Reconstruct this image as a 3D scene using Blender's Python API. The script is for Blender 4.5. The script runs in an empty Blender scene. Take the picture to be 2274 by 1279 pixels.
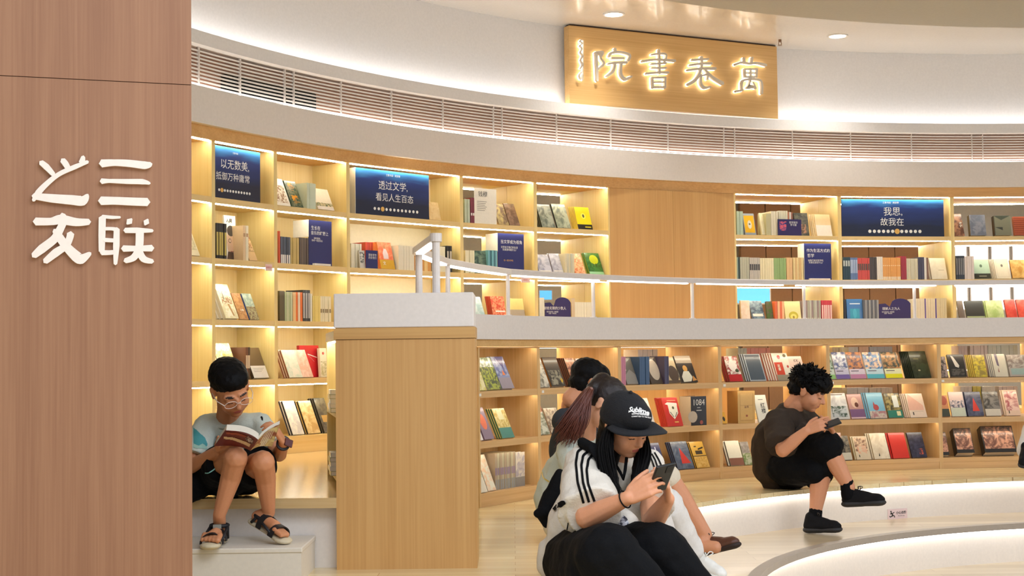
import bpy, bmesh, math, random
from mathutils import Vector, Matrix, Quaternion, noise
from mathutils.bvhtree import BVHTree
R = random.Random(7)
C = bpy.context.scene.collection
S = bpy.context.scene
# ---------------------------------------------------------------- camera
FPX = 3285.0
PITCH = math.atan(151 / FPX)
ROLL = math.radians(0.69)
CH = 0.87
_f = Vector((0, math.cos(PITCH), math.sin(PITCH)))
_u0 = Vector((0, -math.sin(PITCH), math.cos(PITCH)))
_x = Vector((1, 0, 0))
_r = _x * math.cos(ROLL) - _u0 * math.sin(ROLL)
_u = _u0 * math.cos(ROLL) + _x * math.sin(ROLL)
CAM = Vector((0, 0, CH))
cd = bpy.data.cameras.new('camera')
cam = bpy.data.objects.new('camera', cd)
C.objects.link(cam)
cd.sensor_fit = 'HORIZONTAL'
cd.sensor_width = 36
cd.lens = FPX / 2274 * 36
cd.clip_start = 0.05
cam.matrix_world = Matrix(((_r.x, _u.x, -_f.x, 0), (_r.y, _u.y, -_f.y, 0), (_r.z, _u.z, -_f.z, CH), (0, 0, 0, 1)))
S.camera = cam


def ray(px, py):
    d = _r * ((px - 1137) / FPX) - _u * ((py - 639.5) / FPX) + _f
    return d / d.y


def atY(px, py, y):
    return ray(px, py) * y + CAM


def atZ(px, py, z):
    d = ray(px, py)
    return d * ((z - CH) / d.z) + CAM


def proj(p):
    p = Vector(p) - CAM
    w = p.dot(_f)
    return 1137 + FPX * p.dot(_r) / w, 639.5 - FPX * p.dot(_u) / w


# ---------------------------------------------------------------- world, lights, exposure
S.view_settings.view_transform = 'Standard'
S.view_settings.look = 'None'
S.view_settings.gamma = 1
S.view_settings.use_curve_mapping = False
S.view_settings.exposure = 0.0
S.cycles.max_bounces = 6
S.cycles.diffuse_bounces = 3
S.cycles.glossy_bounces = 2
S.cycles.adaptive_threshold = 0.035
S.cycles.caustics_reflective = False
S.cycles.caustics_refractive = False
S.cycles.use_denoising = True
w = bpy.data.worlds.new('room_world')
S.world = w
w.use_nodes = True
w.node_tree.nodes['Background'].inputs[0].default_value = (0.93, 1.05, 1.27, 1)
w.node_tree.nodes['Background'].inputs[1].default_value = 0.98


def area(name, loc, rot, sx, sy, power, col=(0.95, 1.04, 1.18)):
    l = bpy.data.lights.new(name, 'AREA')
    l.shape = 'RECTANGLE'
    l.size = sx
    l.size_y = sy
    l.energy = power
    l.color = col
    o = bpy.data.objects.new(name, l)
    C.objects.link(o)
    o.location = loc
    o.rotation_euler = rot
    return o


area('ceiling_panel_light', (4.3, 5.2, 3.22), (0, 0, 0), 4.0, 4.0, 140)
area('entrance_panel_light', (0.6, 2.6, 3.15), (0, 0, 0), 2.6, 2.2, 105)  # unseen fill lamp added on the camera side to brighten the counter end
# cove light hidden on top of the white band, washing the drum wall
SOFT = {}

# ---------------------------------------------------------------- materials
MATS = {}


def lin(c):
    return tuple(((v / 255 + 0.055) / 1.055) ** 2.4 if v / 255 > 0.04045 else v / 255 / 12.92 for v in c)


def mat(name, col, rough=0.6, metal=0.0, emit=None, estr=0.0, spec=0.5, coat=0.0, trans=0.0, bump=0, bscale=60, srgb=True):
    if name in MATS:
        return MATS[name]
    m = bpy.data.materials.new(name)
    m.use_nodes = True
    b = m.node_tree.nodes['Principled BSDF']
    c = lin(col) if srgb else col
    b.inputs['Base Color'].default_value = (*c, 1)
    b.inputs['Roughness'].default_value = rough
    b.inputs['Metallic'].default_value = metal
    b.inputs['Specular IOR Level'].default_value = spec
    b.inputs['Coat Weight'].default_value = coat
    b.inputs['Coat Roughness'].default_value = 0.08
    if trans:
        b.inputs['Transmission Weight'].default_value = trans
        b.inputs['IOR'].default_value = 1.3
    if emit:
        b.inputs['Emission Color'].default_value = (*emit, 1)
        b.inputs['Emission Strength'].default_value = estr
    nt = m.node_tree
    tc = nt.nodes.new('ShaderNodeTexCoord')
    n = nt.nodes.new('ShaderNodeTexNoise')
    n.inputs['Scale'].default_value = bscale
    n.inputs['Detail'].default_value = 3
    nt.links.new(tc.outputs['Object'], n.inputs['Vector'])
    if bump:
        bp = nt.nodes.new('ShaderNodeBump')
        bp.inputs['Strength'].default_value = bump
        bp.inputs['Distance'].default_value = 0.01
        nt.links.new(n.outputs['Fac'], bp.inputs['Height'])
        nt.links.new(bp.outputs['Normal'], b.inputs['Normal'])
    if not emit:
        # faint tonal unevenness of the surface itself
        mx = nt.nodes.new('ShaderNodeMixRGB')
        mx.inputs[1].default_value = (*[v * 0.93 for v in c], 1)
        mx.inputs[2].default_value = (*[min(1, v * 1.06) for v in c], 1)
        nt.links.new(n.outputs['Fac'], mx.inputs[0])
        nt.links.new(mx.outputs[0], b.inputs['Base Color'])
    MATS[name] = m
    return m


def wood(name, ca, cb, axis='x', rough=0.45, scale=1.0, planks=None, coat=0.0):
    if name in MATS:
        return MATS[name]
    m = bpy.data.materials.new(name)
    m.use_nodes = True
    nt = m.node_tree
    N = nt.nodes.new
    b = nt.nodes['Principled BSDF']
    b.inputs['Roughness'].default_value = rough
    b.inputs['Coat Weight'].default_value = coat
    b.inputs['Coat Roughness'].default_value = 0.12
    tc = N('ShaderNodeTexCoord')
    mp = N('ShaderNodeMapping')
    st = {'x': (1.5, 90, 90), 'y': (90, 1.5, 90), 'z': (90, 90, 1.5)}[axis]
    mp.inputs['Scale'].default_value = [s * scale for s in st]
    nt.links.new(tc.outputs['Object'], mp.inputs['Vector'])
    n = N('ShaderNodeTexNoise')
    n.inputs['Scale'].default_value = 1.0
    n.inputs['Detail'].default_value = 5
    n.inputs['Distortion'].default_value = 0.3
    nt.links.new(mp.outputs[0], n.inputs['Vector'])
    mp2 = N('ShaderNodeMapping')
    mp2.inputs['Scale'].default_value = [s * scale * 0.12 for s in st]
    nt.links.new(tc.outputs['Object'], mp2.inputs['Vector'])
    n2 = N('ShaderNodeTexNoise')
    n2.inputs['Scale'].default_value = 1.0
    n2.inputs['Detail'].default_value = 3
    nt.links.new(mp2.outputs[0], n2.inputs['Vector'])
    ad = N('ShaderNodeMath')
    ad.operation = 'ADD'
    nt.links.new(n.outputs['Fac'], ad.inputs[0])
    nt.links.new(n2.outputs['Fac'], ad.inputs[1])
    cr = N('ShaderNodeValToRGB')
    cr.color_ramp.elements[0].position = 0.38
    cr.color_ramp.elements[0].color = (*lin(cb), 1)
    cr.color_ramp.elements[1].position = 0.62
    cr.color_ramp.elements[1].color = (*lin(ca), 1)
    hf = N('ShaderNodeMath')
    hf.operation = 'MULTIPLY'
    hf.inputs[1].default_value = 0.5
    nt.links.new(ad.outputs[0], hf.inputs[0])
    nt.links.new(hf.outputs[0], cr.inputs[0])
    out = cr.outputs[0]
    if planks:
        br = N('ShaderNodeTexBrick')
        br.inputs['Scale'].default_value = 1.0
        br.inputs['Brick Width'].default_value = planks[0]
        br.inputs['Row Height'].default_value = planks[1]
        br.inputs['Mortar Size'].default_value = 0.0012
        br.inputs['Color1'].default_value = (1, 1, 1, 1)
        br.inputs['Color2'].default_value = (0.8, 0.77, 0.72, 1)
        br.inputs['Mortar'].default_value = (0.55, 0.45, 0.35, 1)
        nt.links.new(tc.outputs['Object'], br.inputs['Vector'])
        mu = N('ShaderNodeMixRGB')
        mu.blend_type = 'MULTIPLY'
        mu.inputs[0].default_value = 1
        nt.links.new(out, mu.inputs[1])
        nt.links.new(br.outputs[0], mu.inputs[2])
        out = mu.outputs[0]
    nt.links.new(out, b.inputs['Base Color'])
    bp = N('ShaderNodeBump')
    bp.inputs['Strength'].default_value = 0.08
    bp.inputs['Distance'].default_value = 0.002
    nt.links.new(n.outputs['Fac'], bp.inputs['Height'])
    nt.links.new(bp.outputs['Normal'], b.inputs['Normal'])
    MATS[name] = m
    return m


OAK_H = wood('oak_horizontal', (236, 208, 148), (226, 194, 128), 'x')
OAK_V = wood('oak_vertical', (240, 217, 154), (231, 204, 134), 'z')
OAK_BACK = wood('oak_back', (238, 214, 160), (230, 202, 142), 'z')
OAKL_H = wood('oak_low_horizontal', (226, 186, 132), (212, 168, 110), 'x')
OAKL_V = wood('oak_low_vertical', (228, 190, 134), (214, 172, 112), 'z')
OAK_PANEL = wood('oak_panel', (214, 168, 104), (202, 154, 90), 'z', rough=0.5)
OAK_END = wood('oak_counter_end', (212, 164, 100), (198, 148, 84), 'z', rough=0.5)
OAK_SIGN = wood('oak_sign', (228, 186, 124), (214, 168, 104), 'x', rough=0.45)
PILLAR = wood('walnut_pillar', (150, 106, 74), (136, 92, 62), 'z', rough=0.6, scale=1.6)
FLOOR = wood('floor_planks', (250, 230, 180), (240, 214, 158), 'x', rough=0.24, planks=(1.1, 0.09), coat=0.25)
STEPW = wood('step_floor', (232, 214, 180), (220, 198, 162), 'x', rough=0.28, planks=(1.3, 0.12), coat=0.3)
WHITE = mat('white_paint', (236, 232, 231), 0.7, bump=0.02)
BANDW = mat('white_band', (230, 221, 213), 0.6, bump=0.02)
CEILW = mat('glossy_ceiling', (230, 226, 222), 0.22, coat=0.3)
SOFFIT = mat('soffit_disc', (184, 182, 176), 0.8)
STONE = mat('step_block_paint', (228, 218, 200), 0.5, bump=0.03)
RISER = mat('riser_paint', (230, 220, 208), 0.45)
NOSE = mat('grey_nosing', (165, 152, 136), 0.35)
LED = mat('led_strip', (255, 240, 220), emit=(1, 0.97, 0.80), estr=42)
LEDL = mat('led_strip_low', (255, 240, 220), emit=(1, 0.93, 0.74), estr=14)
LEDW = mat('led_strip_white', (255, 250, 240), emit=(1, 0.98, 0.96), estr=7)
LEDCOVE = mat('cove_light', (255, 245, 225), emit=(1, 0.98, 0.94), estr=8.5)
RAILM = mat('white_rail_metal', (226, 216, 208), 0.35)
GAP = mat('grille_backing', (196, 150, 124), 0.8)
BLACK = mat('black_vent', (14, 13, 12), 0.7)


# ---------------------------------------------------------------- mesh helpers
def obj(name, bm, m=None, parent=None, smooth=False, mats=None):
    me = bpy.data.meshes.new(name)
    bm.normal_update()
    bm.to_mesh(me)
    bm.free()
    o = bpy.data.objects.new(name, me)
    C.objects.link(o)
    if mats:
        for x in mats:
            me.materials.append(x)
    elif m:
        me.materials.append(m)
    if smooth:
        for p in me.polygons:
            p.use_smooth = True
    if parent:
        o.parent = parent
    return o


def struct(o):
    o['kind'] = 'structure'
    return o


def tag(o, label, cat, group=None):
    n = len(label.split())
    assert 4 <= n <= 16, label
    o['label'] = label
    o['category'] = cat
    if group:
        o['group'] = group
    return o


def thing(name, label, cat, mtx=None, group=None):
    o = bpy.data.objects.new(name, None)
    C.objects.link(o)
    o.empty_display_size = 0.05
    if mtx is not None:
        o.matrix_world = mtx
    return tag(o, label, cat, group)


def box(bm, x0, x1, y0, y1, z0, z1, mi=0, bev=0):
    r = bmesh.ops.create_cube(bm, size=1)
    vs = r['verts']
    for v in vs:
        v.co = Vector(((x0 + x1) / 2 + v.co.x * (x1 - x0), (y0 + y1) / 2 + v.co.y * (y1 - y0), (z0 + z1) / 2 + v.co.z * (z1 - z0)))
    fs = set(f for v in vs for f in v.link_faces)
    for f in fs:
        f.material_index = mi
    if bev:
        es = list(set(e for v in vs for e in v.link_edges))
        rr = bmesh.ops.bevel(bm, geom=es, offset=bev, segments=2, affect='EDGES', profile=0.5)
        for f in rr['faces']:
            f.material_index = mi
    return bm


def bx(*a, **k):
    return box(bmesh.new(), *a, **k)


def tube(bm, pts, rad, seg=10, cap=True, mi=0, flat=None):
    """tube along pts; rad scalar or list"""
    pts = [Vector(p) for p in pts]
    n = len(pts)
    rads = rad if isinstance(rad, (list, tuple)) else [rad] * n
    rings = []
    ref = None
    for i, p in enumerate(pts):
        t = (pts[min(i + 1, n - 1)] - pts[max(i - 1, 0)]).normalized()
        if ref is None:
            ref = Vector((0, 0, 1)) if abs(t.z) < 0.9 else Vector((1, 0, 0))
        a = t.cross(ref)
        if a.length < 1e-6:
            a = t.orthogonal()
        a.normalize()
        b = a.cross(t).normalized()
        ref = b
        ring = []
        for k in range(seg):
            an = 2 * math.pi * k / seg
            fy = flat if flat else 1
            ring.append(bm.verts.new(p + (a * math.cos(an) + b * math.sin(an) * fy) * rads[i]))
        rings.append(ring)
    for i in range(n - 1):
        for k in range(seg):
            f = bm.faces.new((rings[i][k], rings[i][(k + 1) % seg], rings[i + 1][(k + 1) % seg], rings[i + 1][k]))
            f.material_index = mi
    if cap:
        for rg in (rings[0][::-1], rings[-1]):
            f = bm.faces.new(rg)
            f.material_index = mi
    return bm


def arcpt(c, r, ang, z=0):
    return Vector((c[0] + r * math.cos(ang), c[1] + r * math.sin(ang), z))


def arc_sweep(c, r0, r1, z0, z1, a0, a1, n=64):
    """solid curved bar of rectangular section between radii r0<r1"""
    bm = bmesh.new()
    rings = []
    for i in range(n + 1):
        a = a0 + (a1 - a0) * i / n
        rings.append([bm.verts.new(arcpt(c, r, a, z)) for r, z in ((r0, z0), (r1, z0), (r1, z1), (r0, z1))])
    for i in range(n):
        for k in range(4):
            bm.faces.new((rings[i][k], rings[i][(k + 1) % 4], rings[i + 1][(k + 1) % 4], rings[i + 1][k]))
    bm.faces.new(rings[0][::-1])
    bm.faces.new(rings[-1])
    bmesh.ops.recalc_face_normals(bm, faces=bm.faces)
    return bm


def sector(c, r, z0, z1, a0, a1, n=64):
    bm = bmesh.new()
    lo = [bm.verts.new(arcpt(c, r, a0 + (a1 - a0) * i / n, z0)) for i in range(n + 1)]
    hi = [bm.verts.new(arcpt(c, r, a0 + (a1 - a0) * i / n, z1)) for i in range(n + 1)]
    bm.faces.new(hi)
    bm.faces.new(lo[::-1])
    m = n + 1
    for i in range(m):
        bm.faces.new((lo[i], lo[(i + 1) % m], hi[(i + 1) % m], hi[i]))
    bmesh.ops.recalc_face_normals(bm, faces=bm.faces)
    return bm


def ring_flat(c, r0, r1, z, a0, a1, n=80, th=0.04):
    return arc_sweep(c, r0, r1, z, z + th, a0, a1, n)


def smooth_by_angle(o, deg=35):
    me = o.data
    for p in me.polygons:
        p.use_smooth = True
    me.set_sharp_from_angle(angle=math.radians(deg))
    return o


def text_mesh(s, size=1.0, bold=0.0, extrude=0.0, align='CENTER', line=1.0, spacing=1.0, shear=0.0, res=2):
    cu = bpy.data.curves.new('lettering', 'FONT')
    cu.body = s
    cu.size = size
    cu.align_x = align
    cu.align_y = 'CENTER'
    cu.offset = bold
    cu.extrude = extrude
    cu.resolution_u = res
    cu.space_line = line
    cu.space_character = spacing
    cu.shear = shear
    o = bpy.data.objects.new('lettering', cu)
    C.objects.link(o)
    dg = bpy.context.evaluated_depsgraph_get()
    me = bpy.data.meshes.new_from_object(o.evaluated_get(dg))
    bpy.data.objects.remove(o)
    bpy.data.curves.remove(cu)
    return me


def lettering(s, m, parent, mtx, size, **k):
    me = text_mesh(s, size=size, **k)
    me.materials.clear()
    me.materials.append(m)
    o = bpy.data.objects.new('lettering', me)
    C.objects.link(o)
    if parent:
        o.parent = parent
    o.matrix_local = mtx
    return o


# plane frames for prints: local X right, Z up, facing -Y
FACE = Matrix(((1, 0, 0, 0), (0, 0, -1, 0), (0, 1, 0, 0), (0, 0, 0, 1)))
# ---------------------------------------------------------------- geometry of the room (metres)
UC, UR = (4.3249, 5.2629), 6.8023      # upper bookcases: circle through their fronts
LC, LR = (3.9316, 6.3736), 4.6627      # low bookcases
EC, ER = (4.2416, 6.2750), 3.9845      # edge of the upper platform
TC, TR = (4.1119, 6.7124), 2.9834      # edge of the middle step
DC, DR = (4.4347, 5.0437), 6.0185      # edge of the dropped disc
Z3 = 0.295                              # walkway floor
ZS = -0.245                             # middle step
ZT = CH + 1.245                         # top light line of the upper bookcases


def on_circle(px, py, c, r):
    """point of a vertical cylinder seen through a pixel of the photo (far side)"""
    d = ray(px, py)
    a = d.x * d.x + d.y * d.y
    b = -2 * (d.x * c[0] + d.y * c[1])
    cc = c[0] ** 2 + c[1] ** 2 - r * r
    t = (-b + math.sqrt(max(0, b * b - 4 * a * cc))) / (2 * a)
    return d * t + CAM


def ang_of(p, c):
    return math.atan2(p.y - c[1], p.x - c[0])


A_L, A_R = math.radians(205), math.radians(35)   # visible arc with margin both sides

# floors
struct(obj('floor_1', sector(EC, ER, -0.06, -0.0, 0, 2 * math.pi - 1e-4, 4) if False else bx(0, 0.1, 0, 0.1, -0.1, -0.09), FLOOR)) if False else None


def platform_with_hole(name, outer, c, r, z, th, m, n=96):
    """slab with a round hole"""
    x0, x1, y0, y1 = outer
    bm = bmesh.new()
    for zz, flip in ((z, False), (z - th, True)):
        inn = []
        out = []
        for i in range(n):
            a = 2 * math.pi * i / n
            inn.append(bm.verts.new(arcpt(c, r, a, zz)))
            d = Vector((math.cos(a), math.sin(a)))
            t = 1e9
            if d.x > 1e-9: t = min(t, (x1 - c[0]) / d.x)
            if d.x < -1e-9: t = min(t, (x0 - c[0]) / d.x)
            if d.y > 1e-9: t = min(t, (y1 - c[1]) / d.y)
            if d.y < -1e-9: t = min(t, (y0 - c[1]) / d.y)
            out.append(bm.verts.new((c[0] + d.x * t, c[1] + d.y * t, zz)))
        for i in range(n):
            j = (i + 1) % n
            q = (inn[i], out[i], out[j], inn[j])
            bm.faces.new(q[::-1] if flip else q)
        if not flip:
            top = inn
        else:
            for i in range(n):
                j = (i + 1) % n
                bm.faces.new((top[i], top[j], inn[j], inn[i]))
    bmesh.ops.recalc_face_normals(bm, faces=bm.faces)
    return struct(obj(name, bm, m))


platform_with_hole('floor', (-8, 14, -5, 18), EC, ER, 0, 0.028, FLOOR)
struct(obj('trim_1', arc_sweep(EC, ER + 0.045, ER + 0.10, ZS, -0.028, 0, 2 * math.pi, 128), RISER))
o = obj('step_light', arc_sweep(EC, ER + 0.012, ER + 0.034, -0.036, -0.0285, 0, 2 * math.pi, 128), LEDW)
platform_with_hole('floor_step', (-8, 14, -5, 18), TC, TR, ZS, 0.03, STEPW).name = 'floor.001'
struct(obj('trim_2', arc_sweep(TC, TR - 0.004, TR + 0.06, ZS - 0.034, ZS + 0.003, 0, 2 * math.pi, 128), NOSE))
struct(obj('trim_3', arc_sweep(TC, TR + 0.055, TR + 0.11, ZS - 0.26, ZS - 0.034, 0, 2 * math.pi, 128), RISER))
o2 = obj('step_light', arc_sweep(TC, TR + 0.022, TR + 0.045, ZS - 0.042, ZS - 0.0345, 0, 2 * math.pi, 128), LEDW)
struct(obj('floor', sector(TC, TR + 0.12, ZS - 0.28, ZS - 0.25, 0, 2 * math.pi - 0.01, 90), STEPW))
tag(o, 'glowing light strip under the upper platform edge, behind the seated feet', 'light strip')
tag(o2, 'glowing light strip under the grey nosing of the lower step', 'light strip')

# walkway floor (raised), in front of the left bookcases, ends at the counter end
pe = [(-3.6, 6.22), (-0.716, 6.13), (-0.735, 6.42), (-0.66, 7.1), (-0.60, 8.6), (-0.2, 9.3), (0.35, 10.0), (1.2, 10.75), (2.2, 11.3), (3.4, 11.6), (5.0, 11.6), (6.5, 11.3)]
bm = bmesh.new()
back = [(9, 14), (-6, 14), (-6, 6.22)]
for z0, z1, mi in ((Z3 - 0.042, Z3, 0),):
    lo = [bm.verts.new((x, y, z0)) for x, y in pe + back]
    hi = [bm.verts.new((x, y, z1)) for x, y in pe + back]
    bm.faces.new(hi)
    bm.faces.new(lo[::-1])
    m_ = len(lo)
    for i in range(m_):
        bm.faces.new((lo[i], lo[(i + 1) % m_], hi[(i + 1) % m_], hi[i]))
bmesh.ops.recalc_face_normals(bm, faces=bm.faces)
struct(obj('floor', bm, wood('walkway_planks', (238, 210, 158), (226, 192, 136), 'x', rough=0.16, planks=(1.2, 0.12), coat=0.6)))
struct(obj('trim_4', bx(-3.6, -0.722, 6.20, 6.26, 0, Z3 - 0.042), RISER))

# step block the boy rests his feet on
t = thing('step_block', 'low pale painted step block under the boy\'s sandals', 'step', Matrix.Translation((-1.3, 5.9, 0)))
b0 = atZ(671, 1216, 0.135)
obj('tread', bx(-1.0, b0.x + 1.3, b0.y - 5.9, 0.295, 0.115, 0.135, bev=0.004), STONE, t)
obj('front_board', bx(-1.0, b0.x + 1.3 - 0.004, b0.y - 5.9 + 0.004, 0.29, 0.0, 0.1145), STONE, t)

# ---------------------------------------------------------------- upper drum: header, fascia, grille, band, wall, ceiling
ZH = CH + 1.3265
ZF = CH + 1.545
ZG = CH + 1.768
ZB = CH + 1.845
ZC = CH + 2.45
struct(obj('trim_5', arc_sweep(UC, UR - 0.012, UR + 0.33, ZT + 0.006, ZH, A_R, A_L, 110), wood('oak_header', (224, 176, 110), (208, 156, 90), 'x')))
fa = struct(obj('wall_fascia', arc_sweep(UC, UR - 0.05, UR + 0.02, ZH, ZF - 0.01, A_R, A_L, 110), BANDW))
fa.name = 'wall_lower'
gl = obj('cove_light', arc_sweep(UC, UR - 0.02, UR + 0.0, ZF - 0.010, ZF - 0.002, A_R, A_L, 110), LEDCOVE)
tag(gl, 'thin glowing line along the bottom of the white slatted grille', 'light strip')
struct(obj('wall_grille', arc_sweep(UC, UR + 0.07, UR + 0.11, ZF - 0.02, ZB, A_R, A_L, 110), GAP)).name = 'wall_back'
band = struct(obj('trim_6', arc_sweep(UC, UR - 0.06, UR + 0.10, ZG, ZB, A_R, A_L, 110), WHITE))
g2 = obj('cove_light', arc_sweep(UC, UR + 0.02, UR + 0.05, ZB + 0.001, ZB + 0.009, A_R, A_L, 110), LEDCOVE)
tag(g2, 'thin glowing line at the foot of the white drum wall', 'light strip')
struct(obj('wall_drum', arc_sweep(UC, UR + 0.10, UR + 0.14, ZB - 0.02, ZC + 0.05, A_R, A_L, 110), WHITE)).name = 'wall_top'
struct(obj('ceiling', arc_sweep(UC, DR - 0.4, UR + 0.5, ZC, ZC + 0.04, A_R, math.radians(190), 110), CEILW))
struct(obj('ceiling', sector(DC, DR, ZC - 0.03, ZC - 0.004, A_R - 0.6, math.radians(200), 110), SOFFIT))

# grille: eleven curved slats and slim hangers
gr = thing('slatted_grille', 'curved white slatted ventilation grille above the tall bookcases', 'grille', Matrix.Identity(4))
SL = mat('white_slat', (238, 230, 222), 0.5)
ns = 10
for i in range(ns):
    z = ZF + 0.008 + (ZG - ZF - 0.012) * i / ns
    obj('slat', arc_sweep(UC, UR - 0.000, UR + 0.008, z, z + 0.0095, A_R, A_L, 90), SL, gr)
for px in (441, 533, 632, 652, 757, 869, 983, 1095, 1114, 1235, 1355, 1482, 1606, 1630, 1758, 1887, 2022, 2156, 2180):
    p = on_circle(px, 250, UC, UR)
    a = ang_of(p, UC)
    b = bx(-0.0028, 0.0028, -0.008, 0.010, ZF - 0.008, ZG)
    o = obj('hanger', b, RAILM, gr)
    o.matrix_local = Matrix.Translation((p.x, p.y, 0)) @ Matrix.Rotation(a - math.pi / 2, 4, 'Z')
vent = thing('air_vent', 'black air vent opening behind the white slats near the pillar', 'vent', Matrix.Identity(4))
va = [ang_of(on_circle(x, 200, UC, UR + 0.1), UC) for x in (480, 684)]
obj('opening', arc_sweep(UC, UR + 0.03, UR + 0.066, ZF - 0.01, ZF + 0.115, va[1], va[0], 10), BLACK, vent)
obj('vent_frame', arc_sweep(UC, UR + 0.035, UR + 0.068, ZF + 0.115, ZF + 0.122, va[1], va[0], 10), mat('vent_frame', (90, 80, 72), 0.6), vent)

# ceiling downlights and sprinkler
for px, py, wh in ((1363, 31, 'left of'), (1860, 79, 'right of')):
    p = atZ(px, py, ZC)
    t = thing('downlight', 'round recessed white downlight in the ceiling ' + wh + ' the sprinkler', 'ceiling light', Matrix.Translation(p), 'ceiling downlights')
    bm = bmesh.new()
    bmesh.ops.create_cone(bm, cap_ends=True, segments=32, radius1=0.062, radius2=0.062, depth=0.006)
    bmesh.ops.translate(bm, verts=bm.verts, vec=(0, 0, -0.004))
    obj('lamp_glass', bm, mat('downlight_glow', (255, 250, 240), emit=(1, 0.93, 0.82), estr=14), t)
    bm = bmesh.new()
    prof = [(0.062, 0.0), (0.064, -0.008), (0.078, -0.008), (0.08, 0.0)]
    rs = [[bm.verts.new((r_ * math.cos(2 * math.pi * k / 32), r_ * math.sin(2 * math.pi * k / 32), z_)) for k in range(32)] for r_, z_ in prof]
    for q in range(3):
        for k in range(32):
            bm.faces.new((rs[q][k], rs[q][(k + 1) % 32], rs[q + 1][(k + 1) % 32], rs[q + 1][k]))
    obj('trim_ring', bm, WHITE, t)
    l = bpy.data.lights.new('downlight_spot', 'SPOT')
    l.energy = 45
    l.spot_size = math.radians(110)
    l.spot_blend = 0.8
    l.color = (1, 0.97, 0.9)
    l.shadow_soft_size = 0.05
    lo = bpy.data.objects.new('downlight_spot', l)
    C.objects.link(lo)
    lo.parent = t
    lo.location = (0, 0, -0.02)
p = atZ(1732, 88, ZC)
t = thing('sprinkler', 'small metal sprinkler head hanging from the ceiling beside the oak sign', 'sprinkler', Matrix.Translation(p))
SM = mat('sprinkler_metal', (150, 120, 95), 0.3, 0.8)
bm = bmesh.new(); tube(bm, [(0, 0, 0.002), (0, 0, -0.02)], 0.012, 10); obj('cup', bm, SM, t)
bm = bmesh.new(); tube(bm, [(-0.008, 0, -0.02), (-0.012, 0, -0.035), (-0.004, 0, -0.045)], 0.003, 6); tube(bm, [(0.008, 0, -0.02), (0.012, 0, -0.035), (0.004, 0, -0.045)], 0.003, 6); obj('frame', bm, SM, t)
bm = bmesh.new(); tube(bm, [(0, 0, -0.044), (0, 0, -0.047)], 0.016, 12); obj('deflector', bm, SM, t)

# ---------------------------------------------------------------- pillar on the left with its sign
pl = [atY(-60, 160, 4.26), atY(425, 176, 4.47)]
ux = Vector((pl[1].x - pl[0].x, pl[1].y - pl[0].y, 0)).normalized()
PM = Matrix(((ux.x, -ux.y, 0, pl[1].x), (ux.y, ux.x, 0, pl[1].y), (0, 0, 1, 0), (0, 0, 0, 1)))
t = thing('pillar', 'broad brown wood-clad pillar filling the left edge', 'pillar', PM)
t['kind'] = 'structure'
del t['label'], t['category']
t.name = 'wall_left'
zs = (CH + 0.836)
obj('panel', bx(-1.5, 0, 0.0, 0.5, -0.0, zs - 0.0012), PILLAR, t)
obj('panel', bx(-1.5, 0, 0.0, 0.5, zs + 0.0012, 3.3), PILLAR, t)
obj('joint', bx(-1.49, -0.003, 0.004, 0.49, zs - 0.0012, zs + 0.0012), mat('joint_dark', (70, 45, 30), 0.8), t)


def from_px_plane(px, py, M):
    """pixel -> local (x,z) on plane y=0 of frame M"""
    d = ray(px, py)
    n = M.to_3x3() @ Vector((0, 1, 0))
    o_ = M.translation
    s = (o_ - CAM).dot(n) / d.dot(n)
    return M.inverted() @ (CAM + d * s)


def poly_solid(pts, y0, y1, bm=None, mi=0):
    """extruded polygon in local XZ between y0 (front) and y1"""
    bm = bm or bmesh.new()
    fr = [bm.verts.new((x, y0, z)) for x, z in pts]
    bk = [bm.verts.new((x, y1, z)) for x, z in pts]
    f = bm.faces.new(fr); f.material_index = mi
    f = bm.faces.new(bk[::-1]); f.material_index = mi
    m = len(pts)
    for i in range(m):
        f = bm.faces.new((fr[i], bk[i], bk[(i + 1) % m], fr[(i + 1) % m]))
        f.material_index = mi
    return bm


def stroke(pts, widths, n=5, rnd=True):
    """outline polygon of a brush stroke; pts [(x,z)], widths per point, Catmull-Rom smoothed"""
    P = [Vector((a, b)) for a, b in pts]
    W = list(widths) if isinstance(widths, (list, tuple)) else [widths] * len(P)
    Q, V = [], []
    for i in range(len(P) - 1):
        p0, p1, p2, p3 = P[max(i - 1, 0)], P[i], P[i + 1], P[min(i + 2, len(P) - 1)]
        for k in range(n):
            t_ = k / n
            Q.append(0.5 * ((2 * p1) + (p2 - p0) * t_ + (2 * p0 - 5 * p1 + 4 * p2 - p3) * t_ ** 2 + (3 * p1 - p0 - 3 * p2 + p3) * t_ ** 3))
            V.append(W[i] * (1 - t_) + W[i + 1] * t_)
    Q.append(P[-1]); V.append(W[-1])
    Lf, Rt = [], []
    for i, q in enumerate(Q):
        d = (Q[min(i + 1, len(Q) - 1)] - Q[max(i - 1, 0)])
        d = d.normalized() if d.length > 0 else Vector((1, 0))
        nn = Vector((-d.y, d.x))
        Lf.append(q + nn * V[i] / 2)
        Rt.append(q - nn * V[i] / 2)
    out = list(Lf)
    if rnd:
        d = (Q[-1] - Q[-2]).normalized(); out.append(Q[-1] + d * V[-1] * 0.35)
    out += Rt[::-1]
    if rnd:
        d = (Q[0] - Q[1]).normalized(); out.append(Q[0] + d * V[0] * 0.35)
    return [(v.x, v.y) for v in out]


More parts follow.
